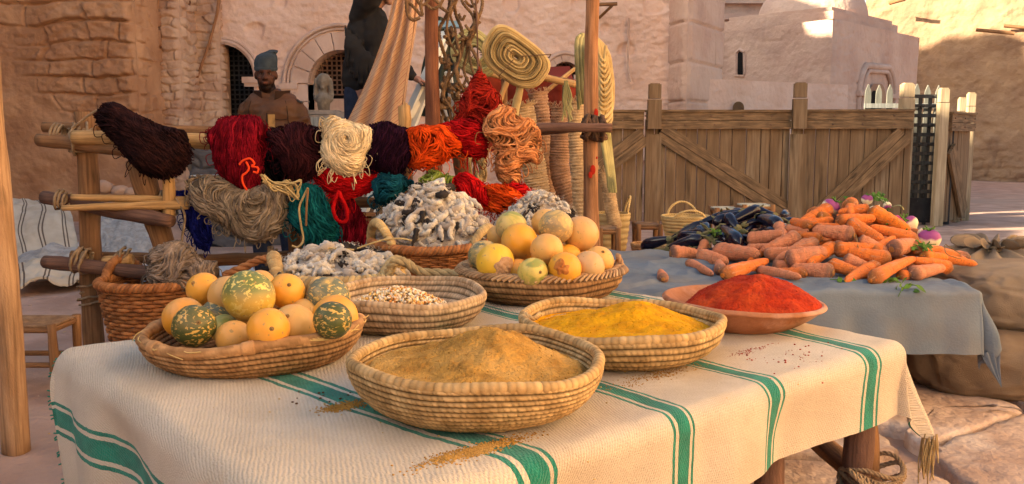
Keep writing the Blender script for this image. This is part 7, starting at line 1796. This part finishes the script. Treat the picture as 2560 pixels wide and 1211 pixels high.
for sg in (-1,1):
    G=[]
    for i in range(16):
        u=i/15; a=math.pi/2*sg*(-1)+ (math.pi*.90*u*sg) ; a=-math.pi/2+sg*(.35+2.6*u); r=.102-.006*u; lift=.10*(1-.15*u); c0=neck+Vector((.0,.0,-.035))
        p0=c0+Vector((r*math.cos(a)*1.02,r*math.sin(a)*.95,-.02-.045*(1-u)**2)); p1=c0+Vector(((r+.022+.02*(1-u))*math.cos(a),(r+.02)*math.sin(a),lift-.03*(1-u)**2))
        G.append([tuple(p0.lerp(p1,j/6)+Vector((0,0,0))) for j in range(7)])
    G=np.array(G); mb.grid(G); G2=G.copy(); G2[...,0]+=(G[...,0]-neck.x)*.09;G2[...,1]+=(G[...,1]-neck.y)*.09; mb.grid(G2,flip=True); mb.grid(np.stack([G[:,-1],G2[:,-1]],1)); mb.grid(np.stack([G[0],G2[0]],1))
mb.obj('collar',mat('collar_leather',(.040,.019,.013),(.03,.015,.010),5,.5,.3,40),t)
def frontp(x,z,off=.004):
    o=Vector((bx0+x,MY-1,z))-Vector(WL[jk.name]); ok,loc,nrm,_i=jk.ray_cast(o,(0,1,0)); return (loc+Vector(WL[jk.name])+Vector((0,-off,0))) if ok else MP(x,-.17,z)
bpy.context.view_layer.update()
mb=MB(); L1=[frontp(.010,sh-.10-.03*k,.007) for k in range(17)];L2=[frontp(.058,sh-.10-.03*k,.007) for k in range(17)]
mb.grid(np.array([[tuple(p) for p in L1],[tuple(p) for p in L2]])); mb.grid(np.array([[tuple(p+Vector((0,.006,0))) for p in L1],[tuple(p+Vector((0,.006,0))) for p in L2]]),flip=True)
mb.obj('placket',mat('worn_tan_leather',(.33,.19,.07),(.12,.065,.035),12,.5,.4,50),t)
mb=MB()
for P_ in ([(.085,.20),(.165,.165),(.172,.215),(.13,.245),(.092,.235)],): 
    q=[frontp(x_,sh-z_,.008) for x_,z_ in P_]; mb.poly(q)
    mb.tube(q+[q[0]],.0035,5)
mb.obj('pocket_flap',m_leather,t)
m_seam=mat('dark_seam',(.035,.018,.013),None,5,.7,0)
mb=MB(); mb.tube([frontp(.002,sh-.09-.03*k,.003) for k in range(16)],.005,6); mb.obj('zip',m_seam,t)
for sg in (-1,1):
    mb=MB(); mb.tube(curve([frontp(sg*x_,sh-z_,.001) for x_,z_ in ((.13,-.005),(.145,.05),(.15,.12),(.155,.20),(.158,.30),(.160,.42))],20),.0032,6); mb.obj('armhole_seam',m_seam,t)
    mb=MB(); mb.tube(curve([frontp(sg*x_,sh-z_,.001) for x_,z_ in ((.04,.13),(.09,.14),(.14,.135))],10),.0035,6); mb.obj('yoke_seam',m_seam,t)
mb=MB(); mb.box(MP(.205,.0,sh+.008),(.075,.06,.012),Euler((0,.45,0))); mb.obj('shoulder_strap',m_iron,t)
mb=MB(); ball(mb,neck+Vector((0,-.055,-.10)),(.03,.02,.05),10); mb.obj('shirt',mat('blue_shirt',(.05,.14,.18),None,5,.9,.2),t)
mb=MB()
for sg in (-1,1): cap(mb,MP(sg*.085,.03,hip+.02),MP(sg*.11,.0,.48),.11,.08,14);cap(mb,MP(sg*.11,.0,.48),MP(sg*.12,.04,.12),.08,.06,14)
remesh(mb,'trousers',m_denim,.014,t,3)
# --- man on the ladder side, arm raised, head at the top edge
MY2=8.0; b2=at(915,345,MY2); 
def QP(px,py,dy=0): return at(px,py,MY2)+Vector((0,dy,0))
t2=thing('person','man in a dark loose jacket with one arm raised beside the striped drape','person',(b2.x,MY2,0))
hd=QP(957,-22); mb=MB()
ball(mb,hd,(.078,.098,.115),16,rot=Euler((0,0,-1.1))); ball(mb,hd+Vector((.05,-.03,-.05)),(.05,.05,.06),12); cap(mb,hd+Vector((.09,-.04,.0)),hd+Vector((.105,-.04,-.03)),.012,.016); ball(mb,hd+Vector((.06,-.035,-.10)),(.035,.035,.03),10)
ball(mb,hd+Vector((-.01,-.10,-.01)),(.018,.010,.03),8); cap(mb,hd+Vector((.098,-.035,-.055)),hd+Vector((.085,-.045,-.062)),.009,.009)
cap(mb,hd+Vector((-.02,.0,-.08)),QP(925,30),.055,.06)
cap(mb,QP(918,70),QP(905,235),.12,.12)
S1=QP(905,35,-.06);E1=QP(950,-22,-.20);W1=QP(990,-90,-.22); cap(mb,QP(915,50),S1,.07,.06);cap(mb,S1,E1,.055,.045);cap(mb,E1,W1,.042,.03); hand(mb,W1,(.3,0,1),(1,0,0),curl=.5)
S2=QP(935,45,.12);E2=QP(985,160,.15);W2=QP(1036,195,.05); cap(mb,QP(915,50),S2,.07,.06);cap(mb,S2,E2,.05,.042);cap(mb,E2,W2,.04,.028); hand(mb,W2,(.9,-.1,-.35),(0,0,-1),size=1.1,curl=.45)
fz=.62
for sg,ox in ((-1,880),(1,930)):
    K_=Vector((QP(ox,0).x,MY2-.03,1.02));A_=Vector((QP(ox,0).x,MY2+.04,fz+.10)); cap(mb,QP(905+sg*14,245),K_,.085,.06);cap(mb,K_,A_,.055,.042);cap(mb,A_+Vector((0,0,-.04)),A_+Vector((0,-.16,-.055)),.04,.034)
remesh(mb,'body',m_skin2,.009,t2,2)
mb=MB(); ball(mb,hd+Vector((-.015,.02,.035)),(.095,.10,.10),14); mb.obj('hair',mat('dark_hair',(.02,.015,.012),(.035,.025,.02),20,.8,.5,80),t2)
mb=MB(); cap(mb,QP(906,62),QP(897,200),.125,.135,18);cap(mb,QP(928,55),QP(935,195),.13,.13,18); cap(mb,QP(912,35),QP(930,60),.11,.12,16)
cap(mb,QP(898,42,-.04),E1,.095,.08,14);cap(mb,E1,W1,.085,.06,14); cap(mb,S2,E2,.085,.07,14);cap(mb,E2,QP(1026,188,.05),.068,.052,14)
for k in range(7):
    p=QP(870+k*11,80+k*14); mb.tube(curve([p+Vector((0,-.15,.05)),p+Vector((.03,-.19,-.12)),p+Vector((.02,-.17,-.32))],10),.014,6)
remesh(mb,'jacket',m_dark,.012,t2,3,disp=lambda V,N:.022*(1-np.abs(fbm(V[:,0]*4,V[:,1]*4,V[:,2]*5,3,14))*3)+.006*fbm(V[:,0]*14,V[:,1]*14,V[:,2]*14,3,6))
mb=MB()
for sg,ox in ((-1,880),(1,930)):
    K_=Vector((QP(ox,0).x,MY2-.03,1.02));A_=Vector((QP(ox,0).x,MY2+.04,fz+.14)); cap(mb,QP(905+sg*14,232),K_,.115,.085,14);cap(mb,K_,A_,.085,.065,14)
remesh(mb,'jeans',m_denim,.014,t2,3)
mb=MB()
for ox in (880,930):
    A_=Vector((QP(ox,0).x,MY2+.04,fz+.05)); cap(mb,A_,A_+Vector((0,-.17,-.012)),.045,.04,12)
mb.obj('shoes',m_iron,t2)
cr=thing('wooden_crate','low plank crate the man beside the drape is standing on','crate',(b2.x,MY2,0))
for k in range(4):
    mb=MB(); mb.box((b2.x,MY2-.30,.07+.14*k),(.9,.025,.125)); mb.box((b2.x,MY2+.30,.07+.14*k),(.9,.025,.125)); mb.box((b2.x-.44,MY2,.07+.14*k),(.025,.57,.125)); mb.box((b2.x+.44,MY2,.07+.14*k),(.025,.57,.125)); mb.obj('side_board',m_log,cr,smooth=False)
mb=MB(); mb.box((b2.x,MY2,.585),(.92,.64,.03)); mb.obj('lid',m_log,cr,smooth=False)
